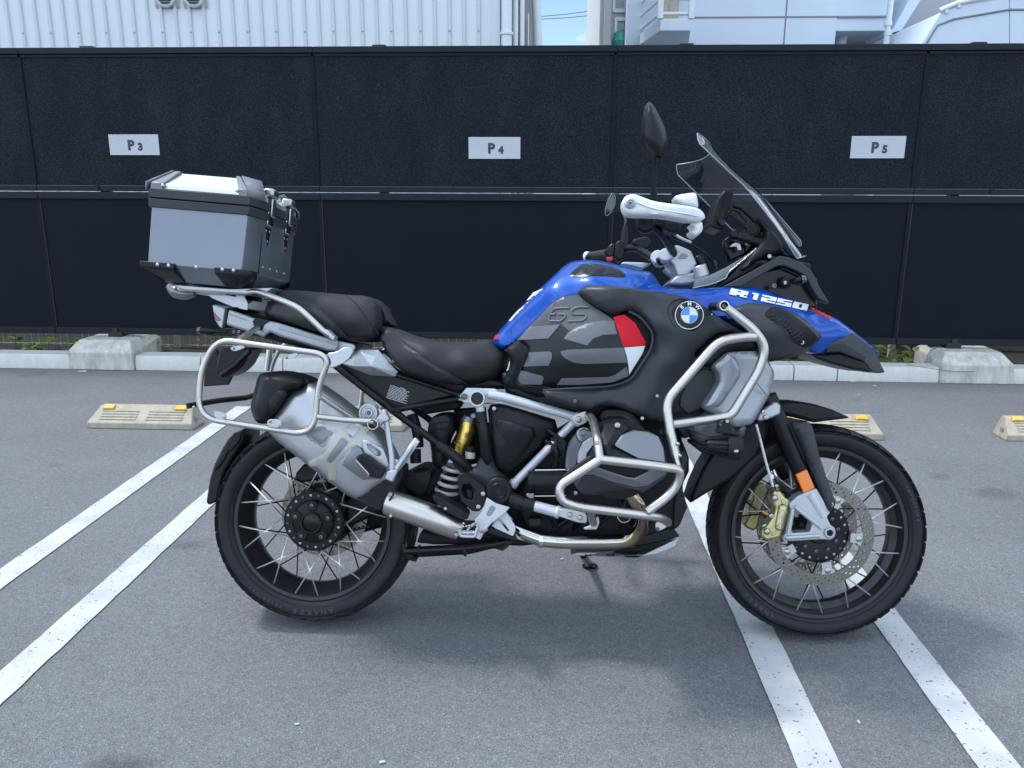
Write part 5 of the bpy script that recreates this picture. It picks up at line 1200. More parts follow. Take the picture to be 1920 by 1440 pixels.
ptube('bar_stay', T('E', (790, 965, .44), (795, 1030, .36), (805, 1065, .24)), .0105, MB['steel'], cb_, 0, nseg=16)
prism('stay_hook', T('E', (735, 1100), (790, 1080), (840, 1015), (850, 1060), (830, 1110), (745, 1112)), MB['castsilver'], cb_, .235, .225, bev=.002)
prism('bar_foot', T('E', (1245, 1060), (1280, 1050), (1340, 1060), (1330, 1095), (1250, 1135)), MB['steel'], cb_, .32, .312, bev=.002, sm=1); bolts('E', [(1263, 1108)], .323, .006, cb_, BOLTD)
ptube('bar_pad', T('E', (790, 600, .43), (570, 760, .435), (555, 870, .43)), .008, MB['gloss'], cb_, .04, nseg=10)
far_copy(cb_)
ub = ptube('upper_crash_bar', T('I', (640, 305, .325), (745, 385, .325), (850, 470, .325), (945, 600, .32), (900, 760, .315), (690, 1110, .32), (600, 1135, .325), (250, 1180, .33)), .0122, MB['steel'], bike, [0, .02, .04, .05, .05, .06, .03, 0], nseg=18)
ptube('bar_loop', T('I', (870, 525, .325), (790, 525, .325), (590, 555, .325), (195, 1010, .335), (215, 1180, .34), (272, 1430, .35)), .0122, MB['steel'], ub, [0, .02, .06, .06, .05, 0], nseg=18)
ptube('bar_loop', T('I', (250, 1370, .35), (285, 1480, .36), (300, 1560, .38)), .0075, MB['steel'], ub, 0, nseg=14)
c_ = T('I', (627, 293))[0]; d_ = Vector((0, -1, 0))
lathe('bar_end_ring', [(.0098, -.01), (.0128, -.01), (.0128, .03), (.0098, .03)], MB['steel'], ub, B(*c_, .335), seg=28, closed=True); bolt(c_, .33, .007, ub, BOLTD)
ptube('bar_mount', T('I', (540, 300, .24), (600, 300, .3), (640, 312, .322)), .011, MB['blackmetal'], ub, .01)
bolts('I', [(285, 1330), (300, 1418)], .36, .006, ub, RIVET)
far_copy(ub)
# auxiliary lamp
a0 = B(*T('Q', (760, 850))[0], .35); a1 = B(*T('Q', (1340, 905))[0], .35); ax = (a1-a0).normalized(); Lq = (a1-a0).length
fl = lathe('auxiliary_lamp', [(0, 0), (.014, 0), (.017, .004), (.022, Lq*.55), (.0285, Lq*.58), (.0305, Lq*.64), (.0305, Lq*.97), (.0285, Lq), (.0265, Lq-.004), (0, Lq-.004)], MB['plastic'], bike, a0, tuple(ax), 36)
q_ = Vector((1, 0, 0)).rotation_difference(ax)
for k in range(9):
    a = 2*math.pi*k/9
    L0_ = [(-.012, .012), (Lq*.55, .022), (Lq*.62, .0315), (Lq*.6, .0315), (-.002, .019)]
    V = []
    for s_ in (-.0012, .0012):
        for x_, r_ in L0_: V.append(a0+q_@Vector((x_, r_*math.cos(a)-s_*math.sin(a), r_*math.sin(a)+s_*math.cos(a))))
    make('lamp_fin', V, [tuple(range(5)), tuple(range(9, 4, -1))]+[((i+1) % 5, i, 5+i, 5+(i+1) % 5) for i in range(5)], MB['plastic'], fl, 30)
lathe('lamp_lens', [(0, Lq-.0035), (.026, Lq-.0038)], MB['lensdark'], fl, a0, tuple(ax), 30)
prism('lamp_bracket', T('Q', (945, 500), (1050, 420), (1160, 440), (1200, 580), (1190, 620), (1320, 700), (920, 640), (960, 570)), MB['plastic'], fl, .355, .335, bev=.003); bolts('Q', [(1112, 450)], .359, .0058, fl); bolts('Q', [(1000, 510)], .357, .004, fl, BOLTD)
prism('lamp_tab', T('Q', (1225, 935), (1300, 925), (1300, 970), (1235, 970)), MB['bolt'], fl, .382, .38, bev=0)
ptube('lamp_cable', T('Q', (430, 550, .33), (600, 620, .34), (760, 690, .345), (940, 690, .345)), .0028, MB['cable'] if 'cable' in MB else MT['cable'], fl, .02, nseg=8)
far_copy(fl)
# radiators, dark filler behind
prism('radiator', T('I', (240, 640), (380, 620), (560, 700), (720, 700), (880, 720), (960, 900), (820, 1180), (560, 1180), (330, 1300), (230, 1180), (200, 1000)), MB['gloss'], bike, .2, .06, bev=.01)
prism('radiator_core', T('I', (300, 900), (480, 760), (585, 800), (590, 870), (480, 1050), (360, 1100), (300, 1050)), MB['mesh'], bike, .212, .2, bev=.002)
prism('front_engine_cover', T('E', (1330, 380), (1440, 480), (1490, 600), (1490, 700), (1440, 800), (1475, 960), (1420, 1100), (1390, 1110), (1330, 1100), (1310, 800)), MB['gloss'], bike, .12, -.12, bev=.012)
prism('front_engine_cover', T('V', (1380, 900), (1440, 930), (1495, 1150), (1400, 1340), (1380, 1390), (1330, 1380), (1340, 1150)), MB['plastic'], bike, .14, .10, bev=.004)
lathe('hose_clamp', [(.0125, -.004), (.015, -.004), (.015, .02), (.0125, .02)], MB['blackmetal'], bike, B(*T('V', (1235, 305))[0], .26), seg=26, closed=True); lathe('hose_end', [(0, 0), (.0125, .002)], MB['gloss'], bike, B(*T('V', (1235, 305))[0], .26), seg=20)
# ---------------------------------------------------------------- seats
shell('passenger_seat', T('J', (60, 262), (95, 190), (135, 112), (195, 86), (420, 102), (680, 128), (790, 130), (850, 165), (895, 250), (890, 420), (835, 462), (700, 466), (640, 445), (350, 365), (100, 292)), MB['seat'], bike, ctrl=[(*p, w_) for p, w_ in zip(T('J', (100, 200), (400, 110), (700, 135), (400, 250), (700, 320), (860, 300), (300, 330), (650, 440)), (.11, .12, .12, .155, .16, .14, .13, .13))], rp=14, rd=.05, res=7, sm=1, mirror=True)
ps = bpy.data.objects['passenger_seat']
shell('seat_side_panel', T('J', (70, 260), (120, 170), (180, 150), (330, 170), (440, 195), (500, 240), (560, 320), (660, 430), (640, 446), (350, 366), (100, 292)), MB['seatside'], ps, ctrl=[(*p, w_) for p, w_ in zip(T('J', (100, 200), (400, 110), (700, 135), (400, 250), (700, 320), (860, 300), (300, 330), (650, 440)), (.116, .126, .126, .162, .167, .146, .137, .136))], rp=5, rd=.007, back=.014, res=7, sm=1)
ptube('seat_piping', T('J', (150, 150, .13), (330, 170, .147), (440, 195, .155), (500, 240, .16), (560, 320, .163), (660, 440, .142)), .0014, MB['seatside'], ps, .03, nseg=8)
ptube('seat_piping', T('J', (670, 128, .118), (730, 190, .145), (820, 320, .152), (885, 415, .13)), .0014, MB['seatside'], ps, .03, nseg=8)
shell('seat_back_pad', T('J', (800, 132), (870, 172), (960, 270), (1012, 362), (890, 348), (885, 250), (840, 170)), MB['seat'], bike, w=.05, rp=10, rd=.03, res=7, sm=1, mirror=True)
sctrl = [(*p, w_) for p, w_ in zip(T('J', (900, 400), (1100, 420), (1400, 475), (1650, 450), (1200, 560), (1500, 620), (1750, 600), (1100, 650), (1450, 770), (1780, 690)), (.12, .12, .115, .08, .165, .165, .11, .14, .13, .09))]
shell('rider_seat', T('J', (890, 352), (960, 357), (1090, 412), (1240, 455), (1400, 472), (1560, 466), (1665, 440), (1700, 455), (1765, 505), (1822, 578), (1790, 690), (1735, 742), (1560, 780), (1400, 776), (1200, 732), (1000, 652), (925, 520), (890, 430)), MB['seat'], bike, ctrl=sctrl, rp=14, rd=.05, res=7, sm=1, mirror=True)
rs = bpy.data.objects['rider_seat']
shell('seat_side_panel', T('J', (893, 400), (950, 360), (1060, 460), (1200, 560), (1350, 660), (1530, 772), (1400, 776), (1200, 732), (1000, 652), (925, 520)), MB['seatside'], rs, ctrl=[(a, b, c+.006) for a, b, c in sctrl], rp=5, rd=.007, back=.014, res=7, sm=1)
ptube('seat_piping', T('J', (950, 358, .13), (1060, 460, .157), (1200, 560, .169), (1350, 660, .168), (1520, 772, .132)), .0014, MB['seatside'], rs, .03, nseg=8)
# silver mount under the seats
V = T('J', (620, 622, .125), (720, 560, .14), (745, 522, .14), (880, 520, .14), (915, 560, .135), (1022, 680, .12), (1000, 716, .12), (830, 706, .13), (700, 660, .13), (830, 640, .165), (765, 545, .155), (860, 570, .15), (700, 640, .14))
n_ = 9
sm_ = facets('seat_mount', V+[(p[0], p[1], .08) for p in V[:9]], [(0, 1, 12), (1, 2, 10), (2, 3, 11, 10), (3, 4, 11), (4, 5, 9, 11), (5, 6, 9), (6, 7, 9), (7, 8, 12, 9), (8, 0, 12), (1, 10, 12), (10, 11, 9), (10, 9, 12)]+[((i+1) % 9, i, 13+i, 13+(i+1) % 9) for i in range(9)], MB['castsilver'], bike, .0015, 12)
prism('mount_plate', T('J', (570, 450), (700, 480), (715, 500), (690, 560), (640, 590), (540, 640), (560, 560)), MB['castsilver'], sm_, .118, .1, bev=.003)
prism('mount_tongue', T('J', (915, 545), (990, 600), (1075, 665), (1070, 685), (1020, 660), (960, 610), (900, 580)), MB['castsilver'], sm_, .115, .105, bev=.002); bolts('J', [(985, 605)], .137, .006, sm_, BOLTD)
far_copy(sm_)

# ---------------------------------------------------------------- tank
tctrl = [(930, 640, .085), (955, 640, .095), (1000, 560, .10), (1040, 545, .135), (1090, 492, .075), (1110, 520, .145), (1150, 492, .08), (1180, 525, .155), (1235, 520, .09), (1240, 560, .17), (1100, 560, .165), (1000, 620, .135)]
tank = shell('fuel_tank', T('G', (105, 748), (150, 680), (235, 585), (370, 440), (510, 310), (660, 170), (730, 125), (850, 114), (960, 121), (1080, 150), (1200, 180), (1370, 215), (1430, 310), (1500, 400), (1200, 430), (900, 430), (800, 440), (620, 480), (450, 650), (330, 770), (185, 835), (115, 800)), MB['blue'], bike, ctrl=tctrl, rp=13, rd=.035, res=6, sm=1, q=.15, mirror=True)
tl_ = lambda d: [(a, b, c+d) for a, b, c in tctrl]
for q in ([(368, 440), (420, 375), (515, 335), (445, 405)], [(225, 600), (290, 525), (400, 435), (395, 455), (340, 520), (255, 595)]):
    shell('tank_stripe', T('G', *q), MB['white'], tank, ctrl=tl_(.001), rp=13, rd=.02, back=.002, res=5, sm=0)
shell('tank_stripe', T('G', (105, 745), (125, 712), (155, 708), (130, 745)), MB['red'], tank, ctrl=tl_(.0015), rp=8, rd=.01, back=.002, res=5, sm=0)
tv = shell('tank_vent', T('G', (708, 238), (740, 200), (800, 152), (880, 140), (1050, 165), (1115, 192), (1168, 243), (1135, 256), (960, 240), (740, 252)), MB['gloss'], bike, ctrl=tl_(.004), rp=3, rd=.003, back=.014, res=5, sm=1)
for q in ([(740, 232), (810, 162), (890, 155), (835, 228)], [(850, 226), (912, 157), (1000, 170), (955, 225)], [(970, 226), (1015, 174), (1085, 192), (1070, 232)], [(1085, 232), (1100, 200), (1140, 238)]):
    shell('vent_blade', T('G', *q), MB['plastic'], tv, ctrl=tl_(.008), rp=4, rd=.004, back=.006, res=5, sm=0)
# side panel with GS and decals
pctrl = [(*p, w_) for p, w_ in zip(T('G', (300, 1090), (420, 640), (700, 400), (850, 480), (1050, 580), (1250, 620), (1310, 800), (1190, 1030), (800, 1110), (500, 900), (750, 800), (1000, 800)), (.155, .17, .19, .215, .245, .25, .245, .245, .225, .21, .25, .265))]
pl_ = lambda d: [(a, b, c+d) for a, b, c in pctrl]
bz = shell('tank_surround', T('G', (190, 830), (300, 750), (440, 600), (560, 465), (700, 395), (900, 400), (1400, 600), (1400, 850), (1250, 1100), (1100, 1180), (800, 1180), (480, 1210), (330, 1180), (200, 1120), (180, 1080), (240, 960), (230, 880)), MB['plastic'], bike, ctrl=pl_(-.018)+[(*p, .15) for p in T('G', (200, 835), (235, 900), (190, 1090))], rp=8, rd=.015, back=.06, res=8, sm=1)
ptube('surround_fold', T('G', (370, 855, .185), (350, 920, .175), (290, 1060, .155), (300, 1110, .155), (560, 1130, .19)), .004, MB['plastic'], bz, .03, nseg=8)
sp_ = shell('tank_side_panel', T('G', (300, 750), (400, 632), (500, 530), (560, 465), (640, 412), (710, 396), (790, 392), (880, 468), (1055, 582), (1070, 560), (1150, 550), (1240, 615), (1318, 770), (1300, 850), (1190, 1035), (1050, 1092), (800, 1112), (560, 1112), (320, 1108), (288, 1068), (370, 870), (380, 810)), MB['tankpanel'], bike, ctrl=pl_(0), rp=4, rd=.006, back=.02, res=7, sm=0)
dec = lambda nm, q, m_, d=.0012, sm=0, **k: shell(nm, T('G', *q), MB[m_], sp_, ctrl=pl_(d), rp=3, rd=.0006, back=.002, res=7, sm=sm, **k)
dec('panel_upper', [(300, 748), (400, 634), (500, 532), (560, 468), (640, 415), (710, 399), (788, 395), (880, 472), (1050, 584), (1060, 600), (950, 598), (820, 630), (720, 690), (640, 620), (390, 645), (320, 745)], 'tankgrey', .0006)
dec('decal', [(298, 752), (392, 645), (638, 626), (545, 738)], 'greydecal', .0028)
dec('decal', [(664, 740), (700, 690), (760, 650), (850, 615), (960, 598), (1062, 596), (1088, 705), (980, 710), (900, 740), (850, 795)], 'greydecal', .0028)
dec('decal', [(388, 850), (550, 842), (572, 855), (570, 900), (545, 955), (345, 962)], 'greydecal', .0028)
dec('decal', [(640, 840), (700, 828), (1140, 812), (1170, 930), (830, 942), (740, 930), (680, 900), (648, 870)], 'greydecal', .0028)
dec('decal', [(325, 992), (500, 1038), (505, 1055), (490, 1106), (320, 1104), (292, 1066)], 'greydecal', .0028)
dec('decal', [(650, 1055), (1020, 1045), (1080, 1025), (1165, 962), (1180, 1038), (1050, 1088), (800, 1108), (610, 1108)], 'greydecal', .0028)
dec('red_flash', [(1060, 572), (1090, 560), (1150, 552), (1235, 618), (1316, 768), (1310, 796), (1142, 808), (1105, 700)], 'red', .002)
dec('white_flash', [(1145, 812), (1312, 798), (1290, 860), (1184, 1028), (1180, 960), (1165, 880)], 'white', .002)
def surf_text(s, c, p0, p1, hpx, ctrl, m_, parent, bold=.0, shear=0, d=.0, nm='lettering', sx=1., thick=.0015):
    """flat lettering laid on a curved panel: baseline from p0 to p1 in photograph pixels"""
    me = text_mesh(s, 1, bold, shear); co = np.array([v.co[:2] for v in me.vertices]); mn, mxx = co.min(0), co.max(0)
    u = (co[:, 0]-mn[0])/(mxx[0]-mn[0]); v = (co[:, 1]-mn[1])/(mxx[1]-mn[1])
    a, b = np.array(T(c, p0)[0]), np.array(T(c, p1)[0]); e_ = b-a; nrm = np.array([e_[1], -e_[0]])/np.hypot(*e_)
    pts = a+u[:, None]*e_+v[:, None]*nrm*hpx/CR[c][2]; f_ = tps(ctrl); w_ = f_(pts)+d
    for k, vv in enumerate(me.vertices): vv.co = B(pts[k][0], pts[k][1], w_[k])
    me.materials.append(MB[m_]); o = link(nm, me, None, parent); sld = o.modifiers.new('thick', 'SOLIDIFY'); sld.thickness = thick; sld.offset = 0; return o
# raised GS marks drawn as bent strokes
def stroke(pts, w_, r, m_, parent, nm='raised_letter'): return ptube(nm, [(*p, w_) for p in T('G', *pts)], r, MB[m_], parent, .006, nseg=8)
for q in ([(706, 497), (610, 497), (572, 515), (556, 548), (600, 548)], [(556, 548), (545, 590), (556, 602), (640, 602), (668, 580), (685, 548), (625, 548)], [(868, 490), (770, 490), (722, 518), (730, 548), (835, 548), (848, 568), (815, 598), (700, 603)]):
    f_ = tps(pl_(.002)); pp_ = T('G', *q); ww = f_(np.array(pp_)); ptube('raised_letter', [(*p, w_) for p, w_ in zip(pp_, ww)], .0030, MB['greydecal'], sp_, .008, nseg=8)
# grey side fairing, wraps the panel like a C
fo = [(1082, 548), (1098, 535), (1136, 534), (1183, 540), (1230, 546), (1268, 552), (1300, 563), (1330, 580), (1362, 605), (1396, 623), (1367, 621), (1341, 626), (1314, 650), (1303, 660), (1296, 700), (1280, 740), (1262, 775), (1242, 794), (1207, 784), (1155, 762), (1127, 760), (1108, 769), (1032, 754), (1013, 731), (1100, 730), (1150, 727), (1185, 713), (1226, 654), (1229, 622), (1198, 588), (1178, 581), (1148, 592), (1112, 571)]
fctrl = [(1085, 548, .225), (1140, 560, .262), (1150, 590, .25), (1200, 555, .262), (1200, 588, .258), (1260, 555, .25), (1240, 600, .285), (1290, 590, .285), (1340, 590, .262), (1395, 622, .23), (1320, 640, .27), (1228, 650, .258), (1260, 680, .28), (1290, 700, .24), (1180, 715, .25), (1210, 750, .262), (1245, 790, .24), (1150, 745, .255), (1030, 745, .215), (1020, 732, .215), (1100, 760, .235)]
fa = shell('side_fairing', fo, MB['greyplastic'], bike, ctrl=fctrl, rp=7, rd=.012, back=.09, res=7, sm=1, q=.15)
fl_ = lambda d: [(a, b, c+d) for a, b, c in fctrl]
ptube('fairing_seam', [(p[0], p[1], w_) for p, w_ in zip(T('O', (690, 240), (560, 165), (400, 140), (280, 190), (220, 290), (260, 430), (340, 540), (660, 800)), tps(fl_(.0005))(np.array(T('O', (690, 240), (560, 165), (400, 140), (280, 190), (220, 290), (260, 430), (340, 540), (660, 800)))))], .0011, MB['gloss'], fa, .02, nseg=6)
ptube('fairing_edge', [(p[0], p[1], w_) for p, w_ in zip(T('G', (1180, 525), (1260, 560), (1375, 690), (1365, 820), (1200, 1070), (1050, 1120), (500, 1150)), (.262, .264, .268, .265, .258, .25, .222))], .0035, MB['greyplastic'], fa, .02, nseg=8)
bolts('G', [(755, 1236)], .243, .0068, fa, BOLTD); bolts('G', [(1408, 1196)], .27, .006, fa); bolts('O', [(825, 355)], .272, .003, fa)
# emblem
ec = T('O', (515, 368))[0]; ew = .287; eb = B(*ec, ew)
em = lathe('emblem', [(0, -.004), (.0385, -.004), (.041, -.002), (.043, 0), (.043, .01), (0, .01)], MB['plastic'], bike, B(*T('O', (505, 370))[0], ew), (.06, 1, .03), 48)
ey_ = eb+Vector((0, -.006, 0))
lathe('emblem_face', [(0, -.004), (.018, -.0038), (.036, -.002), (.0372, .003)], MB['logoblack'], em, ey_, (.06, 1, .03), 48)
lathe('emblem_ring', [(.0352, -.0035), (.0362, -.0040), (.0372, -.0035)], MB['logowhite'], em, ey_, (.06, 1, .03), 56, closed=True)
lathe('emblem_ring', [(.0204, -.0040), (.0213, -.0056), (.0222, -.0040)], MB['logowhite'], em, ey_, (.06, 1, .03), 56, closed=True)
for k, m_ in enumerate(('logowhite', 'logoblue', 'logowhite', 'logoblue')):
    L0_ = [(0, 0)]+[(.0207*math.cos(a), .0207*math.sin(a)) for a in np.linspace(k*math.pi/2, (k+1)*math.pi/2, 13)]
    o = plate('emblem_quarter', [(p[0]+ey_.x, p[1]+ey_.z) for p in L0_], [], ey_.y-.0052, ey_.y-.003, MB[m_], em, 0)
for ch, a in (('B', 135), ('M', 92), ('W', 45)):
    me = text_mesh(ch, .0135, .0004); me.materials.append(MB['logowhite']); o = link('emblem_letter', me, None, em); o.rotation_euler = Euler((R(90), R(90-a), 0)); o.rotation_euler = (Matrix.Rotation(-R(a-90), 4, 'Y')@Matrix.Rotation(R(90), 4, 'X')).to_euler()
    o.location = ey_+Vector((.0288*math.cos(R(a)), -.0075, .0288*math.sin(R(a))))

# ---------------------------------------------------------------- beak and nose
bctrl = [(*p, w_) for p, w_ in zip(T('I', (0, 150), (300, 200), (650, 160), (500, 250), (870, 170), (1000, 280), (1200, 280), (1200, 380), (1340, 340), (1380, 520), (1600, 490), (1390, 640), (1780, 640)), (.15, .15, .15, .165, .135, .16, .12, .15, .10, .125, .08, .105, .03))]
bl_ = lambda d: [(a, b, c+d) for a, b, c in bctrl]
bk = shell('blue_beak', T('I', (-80, 110), (0, 122), (140, 135), (230, 170), (470, 163), (650, 150), (880, 155), (1040, 208), (1200, 268), (1340, 330), (1480, 392), (1600, 482), (1700, 560), (1795, 650), (1780, 670), (1600, 560), (1480, 580), (1395, 655), (1270, 650), (1100, 500), (900, 420), (700, 420), (460, 370), (300, 300), (0, 230), (-80, 200)), MB['blue'], bike, ctrl=bctrl, rp=7, rd=.02, res=7, sm=1, q=.12, mirror=True)
GLY = {'R': ['11111', '11011', '11111', '11110', '11011'], '1': ['1110', '0110', '0110', '0110', '0110'], '2': ['11111', '00011', '11111', '11000', '11111'],
       '5': ['11111', '11000', '11111', '00011', '11111'], '0': ['11111', '11011', '11011', '11011', '11111']}
def block_letter(ch, u0, u1, a, e_, nrm, h, ctrl, parent):
    g_ = GLY[ch]; nr, nc = len(g_), len(g_[0]); V = []; Fc = []
    for r_ in range(nr):
        for c_ in range(nc):
            if g_[r_][c_] == '1':
                k = len(V)
                for du, dv in ((0, 1), (1, 1), (1, 0), (0, 0)):
                    u = (c_+du)/nc; v = (nr-1-r_+dv)/nr; q = a+e_*(u0+(u1-u0)*u)+nrm*h*v+e_/np.hypot(*e_)*h*.12*v; V.append(q)
                Fc.append((k, k+1, k+2, k+3))
    ww = tps(ctrl)(np.array(V)); o = make('block_letter', [B(q[0], q[1], w_) for q, w_ in zip(V, ww)], Fc, MB['white'], parent, None, fix=False)
    bm = bmesh.new(); bm.from_mesh(o.data); bmesh.ops.remove_doubles(bm, verts=bm.verts, dist=1e-5); bm.to_mesh(o.data); bm.free()
    m_ = o.modifiers.new('thick', 'SOLIDIFY'); m_.thickness = .002; m_.offset = 0
a_ = np.array(T('I', (668, 207))[0]); b_ = np.array(T('I', (1250, 330))[0]); e_ = b_-a_; nr_ = np.array([e_[1], -e_[0]])/np.hypot(*e_)
for ch, u0, u1 in (('R', 0, .225), ('1', .275, .385), ('2', .405, .59), ('5', .605, .79), ('0', .81, 1.0)): block_letter(ch, u0, u1, a_, e_, nr_, 48/4., bl_(.003), bk)
for k in range(4):
    x0_ = 1285+38*k; y0_ = 300+19*k
    shell('red_mark', T('I', (x0_, y0_), (x0_+30, y0_+14), (x0_+26, y0_+38), (x0_-6, y0_+20)), MB['red'], bk, ctrl=bl_(.002), rp=2, rd=.0005, back=.002, res=6, sm=0)
ictrl = [(*p, w_) for p, w_ in zip(T('I', (700, 315), (900, 290), (1190, 360), (1365, 520), (1240, 650), (950, 710), (940, 600), (1000, 450), (1150, 480)), (.255, .245, .215, .175, .185, .225, .26, .275, .245))]
il_ = lambda d: [(a, b, c+d) for a, b, c in ictrl]
it = shell('intake_panel', T('I', (700, 318), (760, 285), (830, 268), (1000, 288), (1190, 360), (1290, 440), (1370, 520), (1300, 600), (1230, 655), (1100, 692), (960, 716), (880, 700), (900, 560), (830, 440), (740, 370)), MB['greyplastic'], bike, ctrl=ictrl, rp=6, rd=.012, back=.06, res=7, sm=1, q=.14)
shell('intake_recess', T('I', (932, 352), (985, 300), (1060, 305), (1180, 380), (1340, 525), (1290, 590), (1240, 610), (1170, 580), (1120, 470), (1030, 420)), MB['engine'], it, ctrl=il_(.003), rp=4, rd=.001, back=.006, res=6, sm=1, q=.15)
ib = shell('intake_mesh', T('I', (942, 362), (1000, 345), (1110, 430), (1250, 495), (1230, 520), (1225, 590), (1160, 572), (1105, 462), (1030, 415)), MB['engine'], it, ctrl=il_(.005), rp=3, rd=.001, back=.004, res=6, sm=0)
for k in range(10):
    s_ = k/9; f_ = tps(il_(.0062))
    a, b = (955+200*s_, 372+190*s_), (1010+225*s_, 352+150*s_)
    pp_ = T('I', a, ((a[0]+b[0])/2+12, (a[1]+b[1])/2+4), b); ww = f_(np.array(pp_)); ptube('mesh_wire', [(*p, w_) for p, w_ in zip(pp_, ww)], .0009, MB['greyplastic'], it, 0, nseg=5)
for k in range(4):
    q = [(960+18*k, 368-6*k), (1060+18*k, 440-8*k), (1150+22*k, 560-18*k)]; pp_ = T('I', *q); ww = tps(il_(.0062))(np.array(pp_)); ptube('mesh_wire', [(*p, w_) for p, w_ in zip(pp_, ww)], .0009, MB['greyplastic'], it, 0, nseg=5)
bolts('I', [(1213, 568)], .212, .0072, it)
far_copy(it)
# black beak tip
V = T('I', (1392, 648, .10), (1400, 585, .11), (1440, 545, .10), (1592, 488, .08), (1740, 600, .07), (1842, 792, .045), (1800, 800, .05), (1740, 790, .07), (1672, 705, .09), (1500, 640, .10), (1530, 570, .105), (1700, 680, .085))
n_ = 10
facets('beak_tip', V+[Vector((B(*p).x, -B(*p).y, B(*p).z)) for p in V], [(0, 1, 10, 9), (1, 2, 3, 10), (3, 4, 11, 10), (4, 5, 6, 11), (6, 7, 8, 11), (8, 9, 10, 11)]+[tuple(reversed([12+i for i in f])) for f in [(0, 1, 10, 9), (1, 2, 3, 10), (3, 4, 11, 10), (4, 5, 6, 11), (6, 7, 8, 11), (8, 9, 10, 11)]]+[((i+1) % 10, i, 12+i, 12+(i+1) % 10) for i in range(10)], MB['greyplastic'], bike, .004, 20)
prism('beak_underside', T('I', (1275, 648), (1400, 655), (1500, 645), (1680, 705), (1738, 792), (1600, 770), (1440, 728), (1330, 690)), MB['plastic'], bike, .085, -.085, bev=.006)
# silver radiator shroud
rctrl = [(*p, w_) for p, w_ in zip(T('I', (550, 742), (670, 640), (1010, 800), (870, 1130), (480, 1060)), (.272, .268, .212, .232, .276))]
rl_ = lambda d: [(a, b, c+d) for a, b, c in rctrl]
rsd = shell('radiator_shroud', T('I', (548, 745), (665, 640), (885, 632), (950, 680), (1012, 800), (978, 955), (890, 1100), (845, 1180), (715, 1206), (640, 1150), (470, 1062), (592, 870), (585, 805)), MB['silverpaint'], bike, ctrl=rctrl, rp=5, rd=.01, back=.06, res=7, sm=1, q=.12)
shell('shroud_rib', T('I', (560, 742), (668, 648), (720, 690), (750, 770), (748, 830), (600, 1050), (490, 1056), (600, 872), (594, 802)), MB['silverpaint'], rsd, ctrl=rl_(.009), rp=3, rd=.005, back=.014, res=6, sm=1, q=.12)
ptube('shroud_crease', T('I', (860, 850, .272), (900, 900, .26), (945, 960, .23)), .0018, MB['silverpaint'], rsd, 0, nseg=8)
shell('shroud_lower', T('Q', (440, 550), (700, 240), (900, 200), (1180, 400), (1210, 540), (1440, 515), (1400, 690), (1340, 720), (1100, 640), (900, 760), (700, 850), (560, 800), (500, 730)), MB['darksilver'], bike, w=.2, bulge=.02, rp=6, rd=.01, back=.05, res=7, sm=1)
prism('shroud_lower_edge', T('Q', (500, 760), (560, 790), (700, 850), (820, 880), (840, 1010), (690, 985), (570, 890), (480, 830)), MB['plastic'], bike, .2, .14, bev=.006)
shell('fairing_inner', T('O', (610, 850), (870, 610), (1060, 585), (1280, 600), (1440, 700), (1460, 840), (1040, 855), (860, 1050), (790, 1080), (720, 1040)), MB['plastic'], bike, w=.235, rp=6, rd=.01, back=.05, res=7, sm=1)
far_copy(rsd); far_copy(fa)

# nose: headlight cowl, arch, screen carrier
prism('headlight_body', T('L', (240, 1430), (560, 1250), (860, 1180), (1050, 1260), (1200, 1380), (1290, 1560), (1290, 1700), (900, 1650), (500, 1560)), MB['gloss'], bike, .09, -.09, bev=.012)
prism('cowl_arch', T('L', (215, 1428), (560, 1240), (850, 1075), (970, 1095), (1110, 1160), (1215, 1250), (1310, 1440), (1420, 1620), (1290, 1560), (1210, 1440), (1150, 1310), (1050, 1250), (900, 1186), (830, 1190), (560, 1340), (420, 1425)), MB['greyplastic'], bike, .13, .09, bev=.003)
far_copy(bpy.data.objects['cowl_arch'])
prism('cowl_centre', T('L', (860, 1090), (1100, 1135), (1215, 1170), (1195, 1240), (1230, 1300), (1285, 1330), (1275, 1400), (1330, 1500), (1240, 1450), (1150, 1310), (1000, 1230)), MB['plastic'], bike, .085, -.085, bev=.006)
sc_ = shell('screen_carrier', T('L', (600, 640), (660, 680), (745, 775), (830, 860), (895, 945), (885, 1010), (960, 1060), (960, 1085), (850, 1040), (640, 1110), (420, 1270), (225, 1395), (330, 1300), (600, 985), (735, 815), (660, 740)), MB['plastic'], bike, w=.12, rp=5, rd=.012, back=.05, res=7, sm=1)
far_copy(sc_); bolts('L', [(733, 1083)], .124, .0072, bike)
prism('screen_bracket', T('L', (640, 700), (760, 800), (900, 930), (1080, 1130), (960, 1080), (880, 1000), (760, 880)), MB['plastic'], bike, .06, -.06, bev=.005)
